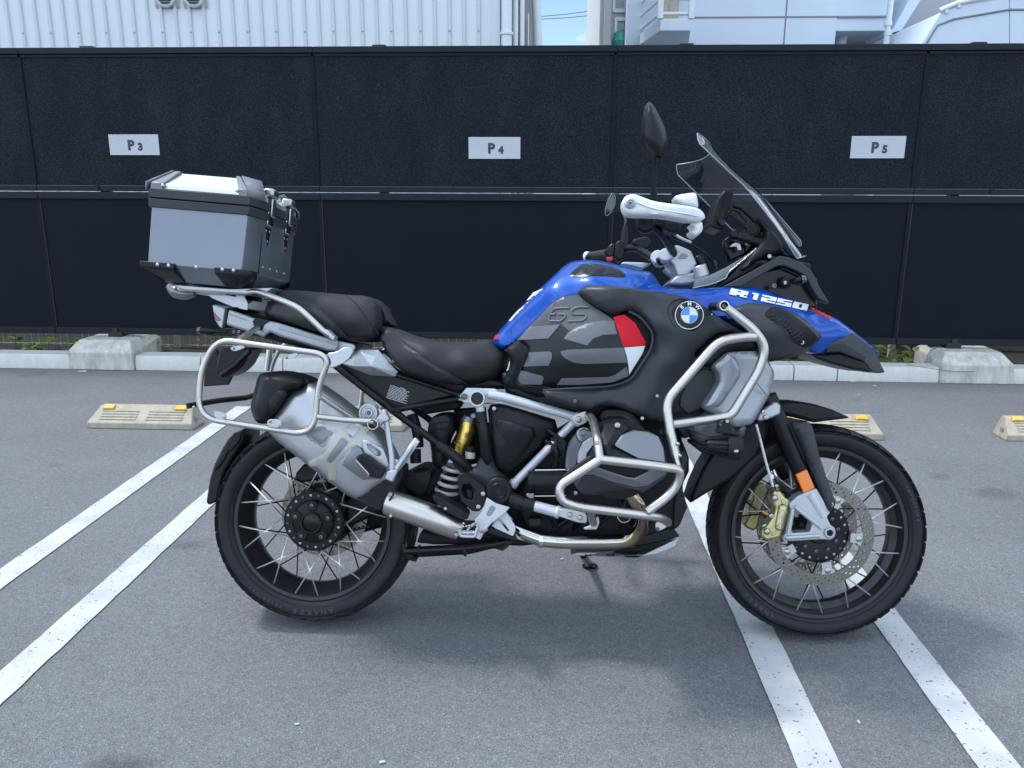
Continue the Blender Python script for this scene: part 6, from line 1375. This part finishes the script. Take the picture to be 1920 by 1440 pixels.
# windscreen: one curved sheet
def screen(name, Cn, En, hw, th, m_, parent, ns=14, nt_=22):
    V = []; Fc = []
    def lerp(tab, t):
        ts = [q[0] for q in tab]; return Vector((np.interp(t, ts, [q[1] for q in tab]), np.interp(t, ts, [q[2] for q in tab])))
    for j in range(nt_+1):
        t = j/nt_; c_ = lerp(Cn, t); e_ = lerp(En, t); wd = np.interp(t, [q[0] for q in hw], [q[1] for q in hw])
        for i in range(-ns, ns+1):
            s = i/ns; k = abs(s)**2.2; V.append((c_.x+(e_.x-c_.x)*k, s*wd, c_.y+(e_.y-c_.y)*k))
    n = 2*ns+1
    for j in range(nt_):
        for i in range(n-1): a = j*n+i; Fc.append((a, a+1, a+n+1, a+n))
    o = make(name, V, Fc, m_, parent, 60, fix=False)
    rimv = [V[i] for i in range(n)]+[V[j*n+n-1] for j in range(1, nt_+1)]+[V[nt_*n+i] for i in range(n-2, -1, -1)]+[V[j*n] for j in range(nt_-1, 0, -1)]
    tube('screen_edge_glint', rimv, .0017, MB['lens'], o, 0, closed=True, nseg=6); return o  # pale tube added along the rim, painted for light caught by the glass
ws = screen('windscreen', [(0, .455, 1.432), (.25, .531, 1.355), (.5, .60, 1.30), (.75, .672, 1.207), (1, .737, 1.13)], [(0, .386, 1.442), (.08, .388, 1.415), (.45, .51, 1.30), (.75, .61, 1.19), (1, .68, 1.11)], [(0, .185), (.08, .192), (.5, .2), (.8, .17), (1, .13)], .0038, MB['screen'], bike)
prism('screen_deflector', T('L', (585, 405), (620, 392), (665, 425), (1088, 910), (1096, 968), (1068, 985), (1030, 950), (640, 480)), MB['lensdark'], bike, .055, .05, bev=.001)
ptube('deflector_edge', T('L', (595, 398, .056), (640, 402, .056), (680, 440, .056), (1085, 908, .056), (1094, 960, .056)), .0022, MB['midsilver'], bike, .01, nseg=8)
wd_ = shell('wind_deflector', T('L', (-90, 1335), (60, 1300), (300, 1180), (600, 988), (560, 1040), (270, 1270), (250, 1320), (100, 1390), (0, 1425), (-130, 1440)), MB['blade'], bike, w=.17, rp=3, rd=.003, back=None, res=7, sm=1)
ptube('deflector_rim', T('L', (-130, 1440, .17), (100, 1395, .172), (250, 1325, .172), (270, 1270, .172), (590, 995, .17)), .0018, MB['lens'], bike, .02, nseg=8)
# front turn signal
ft = ptube('turn_signal', T('L', (985, 1360, .12), (1050, 1365, .16), (1100, 1345, .165)), [.006, .011, .0125], MB['gloss'], bike, 0, nseg=20)
prism('signal_mount', T('L', (868, 1380), (900, 1300), (985, 1330), (985, 1420), (880, 1420)), MB['plastic'], ft, .125, .10, bev=.003); bolts('L', [(912, 1380)], .129, .0065, ft)
ptube('signal_lens', T('L', (1095, 1345, .165), (1140, 1340, .166), (1155, 1338, .166)), [.0125, .010, .004], MB['lensdark'], ft, 0, nseg=20); far_copy(ft)
bolts('L', [(785, 1415)], .126, .009, bike, BOLTD)
# navigation cradle, lamps and stalks behind the screen
nv = prism('navigation_cradle', T('L', (62, 738), (155, 430), (225, 335), (320, 340), (340, 375), (235, 700), (200, 790), (110, 765)), MB['plastic'], bike, .05, -.06, bev=.006)
for q in ([(170, 440), (235, 350), (250, 360), (160, 640), (130, 650)], [(262, 370), (300, 375), (215, 660), (190, 650)]): prism('cradle_channel', T('L', *q), MB['gloss'], nv, .053, .048, bev=.001)
lathe('cradle_knob', [(0, -.012), (.010, -.011), (.0115, 0), (.0115, .01)], MB['gloss'], nv, B(*T('L', (195, 690))[0], .06), seg=20)
ptube('cradle_arm', T('L', (330, 520, .02), (400, 530, .02), (500, 610, .02), (580, 700, .02)), .007, MB['gloss'], bike, .02, nseg=12)
ptube('cradle_cable', T('L', (240, 640, .05), (300, 560, .05), (360, 560, .04), (480, 700, .03)), .003, MB['gloss'], bike, .02, nseg=8)
dh = B(*T('L', (560, 790))[0], .05); lathe('instrument_pod', [(0, -.024), (.012, -.024), (.0135, -.02), (.018, -.02), (.021, -.012), (.021, .02), (0, .02)], MB['plastic'], bike, dh, (.25, 1, .1), 30)
st_ = ptube('accessory_light', T('L', (370, 860, .09), (420, 870, .09), (560, 910, .09), (680, 940, .09)), [.011, .013, .0115, .016], MB['plastic'], bike, 0, nseg=20)
lathe('light_knob', [(0, -.008), (.0125, -.007), (.0135, 0), (.0125, .008), (0, .008)], MB['gloss'], st_, B(*T('L', (335, 850))[0], .09), (1, 0, -.1), 20); prism('light_tab', T('L', (300, 830), (350, 768), (380, 772), (375, 830), (330, 840)), MB['plastic'], st_, .1, .085, bev=.003)
ptube('cable_loop', T('L', (280, 870, .08), (215, 920, .08), (205, 1000, .08), (270, 1080, .07), (270, 1140, .06)), .003, MB['gloss'], bike, .03, nseg=8)
prism('cable_clip', T('L', (290, 975), (350, 925), (410, 940), (425, 1010), (390, 1015), (370, 970)), MB['whiteplastic'], bike, .08, .07, bev=.002)
prism('instrument_stay', T('L', (230, 920), (330, 880), (470, 960), (470, 1060), (290, 1140), (250, 1040)), MB['gloss'], bike, .04, 0, bev=.005)

# ---------------------------------------------------------------- handlebar
hb = ptube('handlebar', T('K', (1275, 905, .045), (1300, 860, .07), (1180, 640, .20))+[(1222, 420, .27), (1185, 383, .45)], .0125, MB['blackmetal'], bike, [0, .02, .05, .05, 0], nseg=18)
ptube('handlebar_half', T('K', (1150, 960, -.045), (1060, 930, -.08), (860, 800, -.22), (720, 800, -.27))+[(1100, 483, -.455)], .0125, MB['blackmetal'], hb, [0, .02, .05, .04, 0], nseg=18)
ptube('grip', [(1212, 412, .31), (1186, 386, .44)], .0165, MB['grip'], hb, 0, nseg=20); ptube('grip', T('K', (560, 860, -.33), (290, 905, -.45)), .0165, MB['grip'], hb, 0, nseg=20)
ptube('bar_end', T('K', (290, 905, -.45), (255, 905, -.46)), [.017, .019], MB['whiteplastic'], hb, 0, nseg=20)
# near hand guard
hctrl = [(*p, w_) for p, w_ in zip(T('K', (680, 270), (800, 150), (800, 400), (1100, 320), (1400, 350), (1640, 400)), (.475, .475, .475, .478, .468, .43))]
gd = shell('hand_guard', T('K', (675, 250), (715, 178), (800, 148), (870, 165), (1060, 240), (1300, 272), (1560, 308), (1640, 350), (1688, 430), (1640, 472), (1560, 482), (1420, 460), (1180, 415), (1000, 405), (765, 402), (700, 355)), MB['whiteplastic'], bike, ctrl=hctrl, rp=4, rd=.007, back=.05, res=5, sm=1)
shell('guard_flare', T('K', (1490, 500), (1640, 468), (1655, 590), (1562, 676), (1488, 600), (1550, 565)), MB['whiteplastic'], gd, w=.42, bulge=.004, rp=4, rd=.006, back=.06, res=5, sm=1)
shell('guard_spoiler', T('K', (1308, 185), (1335, 165), (1545, 130), (1578, 160), (1600, 310), (1560, 312), (1370, 285), (1315, 225)), MB['whiteplastic'], gd, w=.36, bulge=.004, rp=3, rd=.004, back=.05, res=5, sm=1)
ptube('guard_ridge', T('K', (860, 250, .478), (1060, 330, .481), (1400, 380, .472), (1600, 420, .44)), .0018, MB['whiteplastic'], gd, .02, nseg=8)
c_ = T('K', (778, 262))[0]; lathe('guard_bolt', [(0, -.003), (.006, -.003), (.0085, -.0055), (.0105, -.004), (.0125, -.002), (.0135, .004)], MB['castsilver'], gd, B(*c_, .478), seg=24); bolt(c_, .4815, .0048, gd, BOLTD)
# switch gear under the guard and master cylinder
lathe('throttle_housing', [(0, -.04), (.02, -.04), (.027, -.03), (.027, .03), (.02, .04), (0, .04)], MB['plastic'], bike, B(*T('K', (960, 500))[0], .29), (.1, 1, .1), 28)
prism('master_cylinder', T('K', (1180, 450), (1380, 480), (1400, 540), (1370, 620), (1240, 600), (1180, 560)), MB['plastic'], bike, .31, .24, bev=.006)
prism('brake_lever', T('K', (1180, 440), (1500, 500), (1480, 540), (1380, 500), (1180, 480)), MB['blackmetal'], bike, .40, .385, bev=.003)
ptube('brake_hose', T('K', (1210, 610, .24), (1300, 670, .2), (1480, 740, .15), (1680, 870, .12), (1790, 980, .1), (1820, 1060, .1)), .0052, MB['gloss'], bike, .04, nseg=12)
ptube('brake_hose', T('K', (1300, 630, .22), (1400, 690, .2), (1500, 730, .16)), .004, MB['spring'], bike, .02, nseg=10)
lathe('hose_clip', [(.009, -.008), (.009, .008)], MB['gloss'], bike, B(*T('K', (1795, 980))[0], .1), (.3, 0, -1), 16)
# far switch cluster, far hand guard stub
fs = prism('switch_cluster', T('K', (600, 740), (650, 700), (740, 720), (750, 800), (700, 920), (640, 970), (590, 900)), MB['plastic'], bike, -.26, -.31, bev=.006)
prism('switch_block', T('K', (470, 830), (560, 740), (600, 760), (590, 880), (540, 920), (490, 880)), MB['gloss'], fs, -.27, -.31, bev=.004); prism('indicator_switch', T('K', (490, 915), (565, 900), (575, 945), (510, 958)), MB['redswitch'], fs, -.262, -.28, bev=.002)
prism('clutch_reservoir', T('K', (800, 710), (830, 690), (960, 658), (1000, 668), (1030, 710), (1020, 800), (960, 820), (810, 760)), MB['plastic'], bike, -.2, -.26, bev=.006)
prism('clutch_perch', T('K', (660, 990), (700, 965), (900, 970), (1040, 980), (920, 1050), (800, 1020)), MB['castsilver'], bike, -.12, -.2, bev=.004)
# mirrors
sm1 = ptube('mirror_stem', [(1226, 372, .36), (1226, 355, .37), (1227, 330, .38), (1229, 292, .40)], [.0095, .007, .0048, .0048], MB['plastic'], bike, .0, nseg=14)
mr = shell('mirror', T('H', (425, 95), (445, 100), (480, 160), (515, 230), (535, 290), (538, 350), (515, 405), (490, 430), (470, 415), (450, 400), (400, 350), (385, 300), (388, 200), (400, 130)), MB['plastic'], bike, w=.42, bulge=.03, rp=8, rd=.012, back=.012, res=5, sm=2)
ptube('mirror_neck', [(1233, 310, .405), (1236, 296, .41)], [.005, .0085], MB['plastic'], mr, 0, nseg=14)
ptube('stem_boot', [(1225, 378, .355), (1226, 362, .365)], .0085, MB['plastic'], sm1, 0, nseg=14)
ms2 = ptube('mirror_stem', T('K', (705, 720, -.30), (710, 560, -.31), (730, 480, -.32), (690, 390, -.35)), .0052, MB['plastic'], bike, .03, nseg=14)
ptube('stem_boot', T('K', (708, 730, -.30), (712, 640, -.30), (718, 545, -.305)), [.013, .0125, .009], MB['plastic'], ms2, 0, nseg=16)
m2 = facets('mirror', T('K', (565, 130, -.36), (600, 145, -.36), (690, 270, -.38), (655, 360, -.38), (520, 425, -.36), (480, 420, -.36), (475, 330, -.36), (510, 210, -.36), (640, 310, -.46), (560, 300, -.47)), [(0, 1, 8, 9), (1, 2, 8), (2, 3, 8), (3, 4, 8), (4, 5, 9, 8), (5, 6, 9), (6, 7, 9), (7, 0, 9), (7, 6, 5, 4, 3, 2, 1, 0)], MB['plastic'], bike, .004, 50)
prism('mirror_glass', T('K', (560, 145), (585, 180), (590, 260), (545, 370), (500, 405), (490, 330), (520, 220)), MB['lensdark'], m2, -.352, -.356, bev=0, sm=1)
ptube('mirror_rim', T('K', (565, 132, -.354), (600, 180, -.354), (595, 280, -.354), (545, 385, -.354), (485, 425, -.354), (478, 340, -.354), (515, 215, -.354)), .0016, MB['midsilver'], m2, .01, closed=True, nseg=8)
# top yoke, risers
ty = prism('top_yoke', T('K', (1200, 800), (1345, 762), (1420, 790), (1510, 832), (1582, 985), (1530, 1065), (1480, 1120), (1345, 1135), (1300, 1000), (1250, 960)), MB['castsilver'], bike, .07, -.07, bev=.004)
prism('yoke_pocket', T('K', (1350, 930), (1395, 855), (1450, 870), (1475, 895), (1440, 930)), MB['recess'], ty, .0715, .069, bev=.002)
lathe('bar_riser', [(0, -.022), (.016, -.022), (.0205, -.018), (.0205, .018), (.016, .022), (0, .022)], MB['castsilver'], ty, B(*T('K', (1215, 905))[0], .06), (.3, 1, -.2), 30); lathe('bar_riser', [(0, -.022), (.018, -.022), (.0225, -.018), (.0225, .018), (.016, .022), (0, .022)], MB['castsilver'], ty, B(*T('K', (1120, 930))[0], -.07), (.3, 1, -.2), 30)
ptube('riser_post', T('K', (1200, 1040, -.04), (1280, 1110, -.04)), .014, MB['castsilver'], ty, 0, nseg=20)
lathe('fork_cap', [(0, .012), (.018, .012), (.0205, .009), (.0205, -.02), (0, -.02)], MB['castsilver'], ty, B(*T('K', (1620, 1060))[0], .105), (-.35, 0, 1), 30)
prism('steering_head', T('K', (1240, 1230), (1330, 1130), (1560, 1090), (1700, 1090), (1740, 1150), (1640, 1200), (1500, 1240), (1380, 1250)), MB['silverpaint'], bike, .09, -.09, bev=.008)
prism('steering_lock', T('K', (1560, 900), (1640, 868), (1700, 960), (1740, 1060), (1700, 1100), (1600, 1040)), MB['gloss'], bike, .04, -.04, bev=.005)

# ---------------------------------------------------------------- front end
fk = ptube('fork_leg', T('F', (615, 120, .105), (655, 205, .105), (755, 430, .105), (850, 640, .105)), .0265, MB['blackmetal'], bike, 0, nseg=28); far_copy(fk)
fcl = prism('fork_clamp', T('F', (560, 240), (580, 200), (660, 148), (688, 165), (690, 215), (620, 245), (575, 255)), MB['castsilver'], bike, .137, .075, bev=.006); bolts('F', [(598, 203), (610, 232)], .141, .0078, fcl)
far_copy(fcl)
lo_ = prism('fork_lower', T('M', (690, 540), (905, 455), (985, 590), (1030, 695), (1030, 790), (1065, 865), (1115, 900), (1128, 950), (1110, 1010), (1065, 1036), (960, 1030), (700, 1045), (600, 1052), (530, 1010), (560, 965), (570, 900), (615, 700), (600, 625), (655, 575)), MB['castsilver'], bike, .145, .10, holes=[T('M', (670, 705), (700, 708), (855, 845), (855, 870), (835, 945), (640, 960), (625, 930))], bev=.007, seg=3)
ptube('fork_socket', T('M', (800, 500, .118), (950, 760, .118)), [.0295, .0285], MB['castsilver'], lo_, 0, nseg=28)
ptube('fork_rib', T('M', (640, 680, .146), (590, 970, .146)), .006, MB['castsilver'], lo_, 0, nseg=12); ptube('fork_rib', T('M', (660, 660, .146), (900, 850, .146), (960, 900, .146)), .006, MB['castsilver'], lo_, .02, nseg=12); ptube('fork_rib', T('M', (560, 1010, .146), (940, 985, .146)), .006, MB['castsilver'], lo_, .02, nseg=12)
c_ = T('M', (1042, 945))[0]; lathe('axle_boss', [(.0095, -.012), (.0135, -.012), (.016, -.008), (.016, .03), (.0095, .03)], MB['castsilver'], lo_, B(*c_, .14), seg=30, closed=True); lathe('axle_socket', [(0, .01), (.0096, .01), (.0096, -.008)], MB['gloss'], lo_, B(*c_, .14), seg=6)
far_copy(lo_)
rf = prism('fork_reflector', T('M', (672, 300), (800, 240), (892, 450), (765, 520)), MB['orange'], bike, .138, .128, bev=.003)
prism('reflector_edge', T('M', (664, 302), (802, 232), (902, 450), (762, 530)), MB['gloss'], rf, .1305, .126, bev=.002)
# caliper
cal = prism('front_caliper', T('M', (400, 545), (430, 470), (500, 480), (560, 560), (615, 590), (605, 720), (575, 830), (520, 960), (500, 1010), (420, 1030), (340, 1040), (285, 1000), (290, 920), (360, 860), (420, 760), (450, 680), (400, 590)), MB['caliper'], bike, .135, .085, bev=.007, seg=3)
shell('caliper_face', T('M', (480, 620), (590, 640), (600, 720), (560, 800), (545, 930), (450, 930), (430, 880), (460, 740)), MB['caliper'], cal, w=.139, bulge=.004, rp=5, rd=.004, back=.008, res=5, sm=1)
for q in ([(515, 590), (540, 575), (565, 625), (545, 645), (510, 610)], [(400, 965), (460, 935), (450, 970), (405, 995)], [(290, 870), (350, 850), (340, 880), (300, 895)]): prism('caliper_rib', T('M', *q), MB['caliper'], cal, .1395, .134, bev=.002)
bolts('M', [(437, 563), (350, 940)], .139, .0115, cal, RIVET); bolts('M', [(393, 760)], .135, .0085, cal)
ptube('pad_pin', T('M', (300, 715, .12), (345, 740, .125), (380, 755, .13)), .006, MB['terracotta'], cal, 0)
surf_text('brembo', 'M', (500, 915), (555, 680), 48, [(300, 700, .1445)], 'logowhite', cal, .01, .2, 0, 'caliper_lettering', thick=.0008)
fcal = prism('far_caliper', T('M', (190, 470), (250, 380), (330, 400), (370, 480), (330, 600), (300, 700), (250, 900), (200, 940), (110, 900), (85, 850), (150, 760), (140, 640), (190, 600)), MB['caliper'], bike, -.06, -.12, bev=.008)
ptube('brake_line', T('F', (558, 270, .13), (575, 330, .13), (610, 470, .13), (648, 600, .13)), .004, MB['spring'], bike, .02, nseg=10); bolts('M', [(455, 425)], .135, .006, bike); bolts('M', [(465, 465)], .135, .007, bike, BOLTD)
# mudguard stay and fender
fg = shell('fork_guard', T('F', (742, 262), (845, 258), (862, 300), (892, 430), (935, 560), (982, 690), (955, 734), (928, 705), (905, 640), (845, 500), (810, 400)), MB['greyplastic'], bike, w=.140, bulge=.003, rp=3, rd=.004, back=.03, res=6, sm=1, q=.12)
shell('guard_pad', T('F', (765, 270), (840, 270), (855, 320), (888, 420), (885, 470), (850, 495), (815, 400)), MB['greyplastic'], fg, w=.145, bulge=.002, rp=3, rd=.003, back=.01, res=6, sm=1); bolts('F', [(956, 693)], .137, .0075, fg)
far_copy(fg)
fu = prism('front_fender', T('F', (665, 150), (800, 153), (880, 165), (960, 190), (1070, 237), (960, 250), (870, 262), (760, 235), (690, 222)), MB['plastic'], bike, .07, -.07, bev=.012, seg=3)
prism('fender_stay', T('F', (690, 225), (840, 255), (760, 265), (830, 470), (800, 480), (720, 300)), MB['plastic'], fu, .125, .115, bev=.004)
fr2 = prism('rear_fender_flap', T('F', (205, 695), (235, 600), (280, 500), (330, 420), (420, 330), (560, 240), (640, 200), (620, 330), (560, 440), (430, 560), (290, 642), (250, 668)), MB['plastic'], bike, .068, -.068, bev=.01, seg=3)

# ---------------------------------------------------------------- luggage rack
rk = ptube('luggage_rack', T('A', (470, 1150, .13), (700, 1165, .13), (1050, 1195, .13), (1160, 1178, .14), (1380, 1260, .17))+T('J', (300, 215, .18), (370, 275, .185), (500, 400, .185), (560, 440, .17)), .0085, MB['steel'], bike, .03, nseg=16)
q0 = B(*T('A', (470, 1150))[0], .13); tube('rack_tube', [q0, q0+Vector((-.012, .02, 0)), q0+Vector((-.012, .13, 0))], .0085, MB['steel'], rk, .03)
prism('rack_foot', T('J', (480, 380), (510, 375), (565, 430), (560, 455), (540, 445)), MB['castsilver'], rk, .19, .15, bev=.002)
far_copy(rk)
prism('rack_plate', T('A', (380, 1120), (900, 1160), (1300, 1150), (1240, 1195), (1050, 1200), (500, 1165)), MB['castsilver'], bike, .14, -.14, bev=.002)
prism('rack_bracket', T('A', (705, 1208), (860, 1215), (1045, 1218), (1078, 1290), (1075, 1352), (960, 1330), (760, 1245)), MB['castsilver'], bike, .10, .096, bev=.001)
prism('rack_bracket', T('A', (1080, 1300), (1160, 1240), (1265, 1255), (1225, 1370), (1080, 1350)), MB['castsilver'], bike, -.06, -.064, bev=.001)
ptube('rack_lock', T('A', (370, 1125, .06), (420, 1180, .06), (500, 1205, .06), (600, 1195, .06)), [.012, .02, .018, .012], MB['alu'], bike, .02, nseg=16)
ptube('rack_lever', T('A', (880, 1200, .1), (970, 1222, .1)), .004, MB['gloss'], bike, 0); ptube('rack_lever', T('A', (1060, 1235, .05), (1200, 1260, .05)), .007, MB['gloss'], bike, 0)

# ================================================================== TOP CASE
def A_(x, y, w): return B(*T('A', (x, y))[0], w)
wN = .20
p_bl = A_(215, 920, wN); p_tl = A_(238, 378, wN); p_tr = A_(1040, 425, wN); p_br = A_(1010, 990, wN)
# a frame in the case's own axes
ux = (p_br-p_bl); ux.y = 0; ux = ux.normalized(); uz = Vector((-ux.z, 0, ux.x)); uy = Vector((0, 1, 0))
org = p_bl.copy(); org.y = 0
case = empty('top_case', (0, 0, 0), 'silver aluminium top case with black corner caps on the motorcycle rear rack', 'luggage case')
case.matrix_world = Matrix.Translation((0, BIKE_Y, 0))@Matrix.Rotation(-LEAN, 4, 'X')@Matrix(((ux.x, 0, uz.x, org.x), (0, 1, 0, 0), (ux.z, 0, uz.z, org.z), (0, 0, 0, 1)))
def C_(x, y, w):
    v = A_(x, y, w); d = v-org; return Vector((d.dot(ux), -w, d.dot(uz)))
x1_, zt_ = C_(1025, 990, wN).x, (C_(238, 378, wN).z+C_(1040, 425, wN).z)/2
CH = .055; xl = -.012; hwid = .2
def ring(x0, x1, hw, ch, z, chl=None):
    chl = ch if chl is None else chl
    return [(x0, -hw+chl, z), (x0+chl*.25, -hw, z), (x1, -hw, z), (x1+ch*.38, -hw+ch, z), (x1+ch*.38, hw-ch, z), (x1, hw, z), (x0+chl*.25, hw, z), (x0, hw-chl, z)]
def stack(name, rings, m_, parent, bev=.003, smooth=25):
    V = []; [V.extend(r) for r in rings]; n = 8; Fc = [tuple(range(n-1, -1, -1)), tuple(range((len(rings)-1)*n, len(rings)*n))]
    for k in range(len(rings)-1):
        for i in range(n): j = (i+1) % n; Fc.append((k*n+i, k*n+j, (k+1)*n+j, (k+1)*n+i))
    return make(name, V, Fc, m_, parent, smooth, bev)
zb = C_(500, 1100, .17).z
x0_ = xl-.012
body = stack('body', [ring(x0_+.05, x1_-.05, hwid-.05, CH*.8, zb, .03), ring(x0_, x1_, hwid, CH, -.004, .05), ring(x0_, x1_+.004, hwid, CH, zt_, .05)], MB['alu'], case, .002)
lid_z = zt_+.0015; zr = C_(238, 320, wN).z
lr = stack('lid_rim', [ring(x0_-.006, x1_+.008, hwid+.006, CH, zt_-.018, .05), ring(x0_-.008, x1_+.010, hwid+.008, CH, zt_+.006, .05)], MB['greyplastic'], case, .002)
lid = stack('lid', [ring(x0_-.008, x1_+.010, hwid+.008, CH, zt_+.009, .05), ring(x0_-.008, x1_+.010, hwid+.008, CH, zt_+.034, .05)], MB['greyplastic'], case, .002)
z2 = zt_+.0345; z3 = z2+.014; z4 = z2+.058
ltop = stack('lid_top', [ring(x0_-.004, x1_+.004, hwid+.003, CH, z2, .05), ring(x0_-.004, x1_+.004, hwid+.003, CH, z3, .05), ring(x0_+.05, x1_-.045, hwid-.055, CH, z4, .05)], MB['alusunlit'], lid, .002)
def corner(xa, xb, s):
    n = 0
    sgn = -1 if s < 0 else 1
    V = []
    e = .004
    for z, o_, i_ in ((z2-.002, hwid+.003+e, 0), (z3, hwid+.003+e, 0), (z4+e, hwid-.055+e, 1)):
        for x in (xa, xb): V.append((x+(.05 if xa < .1 and i_ and x == xa else 0)-(.045 if xa > .1 and i_ and x == xb else 0), sgn*-1*-o_*1.0 if False else sgn*o_, z))
    return V
def cap_piece(name, xs, s, zs, hws, m_, parent, inner):
    """a moulded cap: outer skin following the case, closed back by an inset copy"""
    V = []
    for z, hw, (xa, xb) in zip(zs, hws, xs): V += [(xa, s*hw, z), (xb, s*hw, z)]
    n = len(V)
    for z, hw, (xa, xb) in zip(zs, hws, xs): V += [(xa, s*(hw-inner), z-.004), (xb, s*(hw-inner), z-.004)]
    Fc = []
    k = len(zs)
    for i in range(k-1): a = 2*i; Fc += [(a, a+1, a+3, a+2), (n+a+1, n+a, n+a+2, n+a+3), (a, a+2, n+a+2, n+a), (a+1, n+a+1, n+a+3, a+3)]
    Fc += [(0, n, n+1, 1), (2*k-2, 2*k-1, n+2*k-1, n+2*k-2)]
    return make(name, V, Fc, m_, parent, 25, .003)
for s in (-1, 1):
    cap_piece('lid_corner_cap', [(x0_+.008, x0_+.045), (x0_+.008, x0_+.047), (x0_+.05, x0_+.066)], s, [z2-.004, z3+.002, z4+.005], [hwid+.008, hwid+.008, hwid-.048], MB['capskylit'], lid, .03)
    cap_piece('lid_corner_cap', [(x1_-.022, x1_+.004), (x1_-.024, x1_+.004), (x1_-.058, x1_-.045)], s, [z2-.004, z3+.002, z4+.005], [hwid+.008, hwid+.008, hwid-.048], MB['capskylit'], lid, .03)
    # side chamfers of the caps
    for xa, ch_, d in ((x0_-.008, .05, -1), (x1_+.010, CH, 1)):
        xo = xa+d*.002; V = [(xo-d*.006 if d > 0 else xo+.006, s*(hwid+.009), z2-.004), (xo-d*.006 if d > 0 else xo+.006, s*(hwid+.009), z3+.002), (xa-d*.05, s*(hwid-.048), z4+.005)]
        if d > 0: W2 = [(xo+CH*.38, s*(hwid-CH+.009), z2-.004), (xo+CH*.38, s*(hwid-CH+.009), z3+.002), (xa-.045+CH*.6, s*(hwid-.1), z4+.004)]
        else: W2 = [(xo-.002, s*(hwid-.045), z2-.004), (xo-.002, s*(hwid-.045), z3+.002), (xa+.046, s*(hwid-.09), z4+.004)]
        o = make('lid_corner_side', V+W2, [(0, 1, 4, 3), (1, 2, 5, 4)], MB['capskylit'], lid, 25, fix=False); sl_ = o.modifiers.new('thick', 'SOLIDIFY'); sl_.thickness = .004; sl_.offset = 0
    # lower corner shoes
    for (xa, xb, d) in ((x0_-.004, x0_+.09, -1), (x1_-.075, x1_+.004, 1)):
        cap_piece('corner_shoe', [((xa, xb+.004) if d < 0 else (xa-.004, xb)), ((xa, xb) if d < 0 else (xa, xb)), ((xa+.045, xb+.014) if d < 0 else (xa+.012, xb-.035))], s, [.002, -.016, zb+.0], [hwid+.006, hwid+.006, hwid-.045], MB['plastic'], case, .03)
        xo = xa if d < 0 else xb
        if d > 0: V = [(xo, s*(hwid+.006), .002), (xo, s*(hwid+.006), -.016), (xo-.035, s*(hwid-.045), zb), (xo+CH*.38, s*(hwid-CH+.008), .002), (xo+CH*.38, s*(hwid-CH+.008), -.016), (xo-.035+CH*.5, s*(hwid-.09), zb)]
        else: V = [(xo, s*(hwid+.006), .002), (xo, s*(hwid+.006), -.016), (xo+.045, s*(hwid-.045), zb), (xo-.012, s*(hwid-.05), .002), (xo-.012, s*(hwid-.05), -.016), (xo+.035, s*(hwid-.09), zb)]
        o = make('corner_shoe_side', V, [(0, 1, 4, 3), (1, 2, 5, 4)], MB['plastic'], case, 25, fix=False); sl_ = o.modifiers.new('thick', 'SOLIDIFY'); sl_.thickness = .005; sl_.offset = 0
def crv(x, y, w, r=.0055): o = link('rivet', RIVET, None, case); o.location = C_(x, y, w); o.scale = (r, r*.8, r)
for q in ((402, 403), (883, 436), (612, 965)): crv(*q, .2005)
for q in ((264, 942), (364, 950), (848, 986), (948, 995)): crv(*q, .207)
for q in ((312, 228), (982, 274)): crv(*q, .211)
# front face: latches and rivets (on +x side)
xf = x1_+CH*.38
for yy_ in (-.085, .075):
    lt_ = box('latch_plate', (xf+.004, yy_-.022, zt_-.03), (xf+.009, yy_+.022, zt_+.012), MB['chrome'], case, .002)
    box('latch_arm', (xf+.010, yy_-.016, zt_-.004), (xf+.017, yy_+.016, zt_+.05), MB['bolt'], lt_, .003)
    box('latch_handle', (xf-.012, yy_-.025, zt_+.052), (xf+.02, yy_+.025, zt_+.078), MB['bolt'], lt_, .006)
    for dy, dz in ((-.015, -.045), (.012, -.045), (0, -.075)):
        o = link('rivet', RIVET, None, lt_); o.location = (xf+.002, yy_+dy, zt_+dz); o.rotation_euler = (0, 0, R(90)); o.scale = (.005, .005, .005)
    V = [(xf+.0015, yy_-.024, zt_-.035), (xf+.0015, yy_+.024, zt_-.035), (xf+.0015, yy_+.006, zt_-.085), (xf+.0015, yy_-.006, zt_-.085)]
    make('latch_base', V+[(v[0]+.002, v[1], v[2]) for v in V], [(0, 1, 2, 3), (7, 6, 5, 4), (0, 4, 5, 1), (1, 5, 6, 2), (2, 6, 7, 3), (3, 7, 4, 0)], MB['chrome'], case, 30)
for yy_ in (-.1, -.04, .02, .09):
    o = link('rivet', RIVET, None, case); o.location = (xf+.001, yy_, .02); o.rotation_euler = (0, 0, R(90)); o.scale = (.0042,)*3
make('front_seam', [(xf+.0012, -hwid+CH+.012, -.003), (xf+.0012, -hwid+CH+.018, -.003), (xf+.0032, -hwid+CH+.018, zt_-.02), (xf+.0032, -hwid+CH+.012, zt_-.02)], [(0, 1, 2, 3)], MB['chrome'], case, None, fix=False)

# ---------------------------------------------------------------- let the tyres rest on the ground
def lowest(o):
    mwl = Matrix.Translation((0, BIKE_Y, 0))@Matrix.Rotation(-LEAN, 4, 'X')
    return min((mwl@(Vector(v.co)+o.location)).z for ch in o.children if ch.type == 'MESH' and ch.name.startswith('tread') for v in ch.data.vertices)
drop_r, drop_f = lowest(rw), lowest(fw)
bike.location.z -= min(drop_r, drop_f)
case.location.z -= min(drop_r, drop_f)
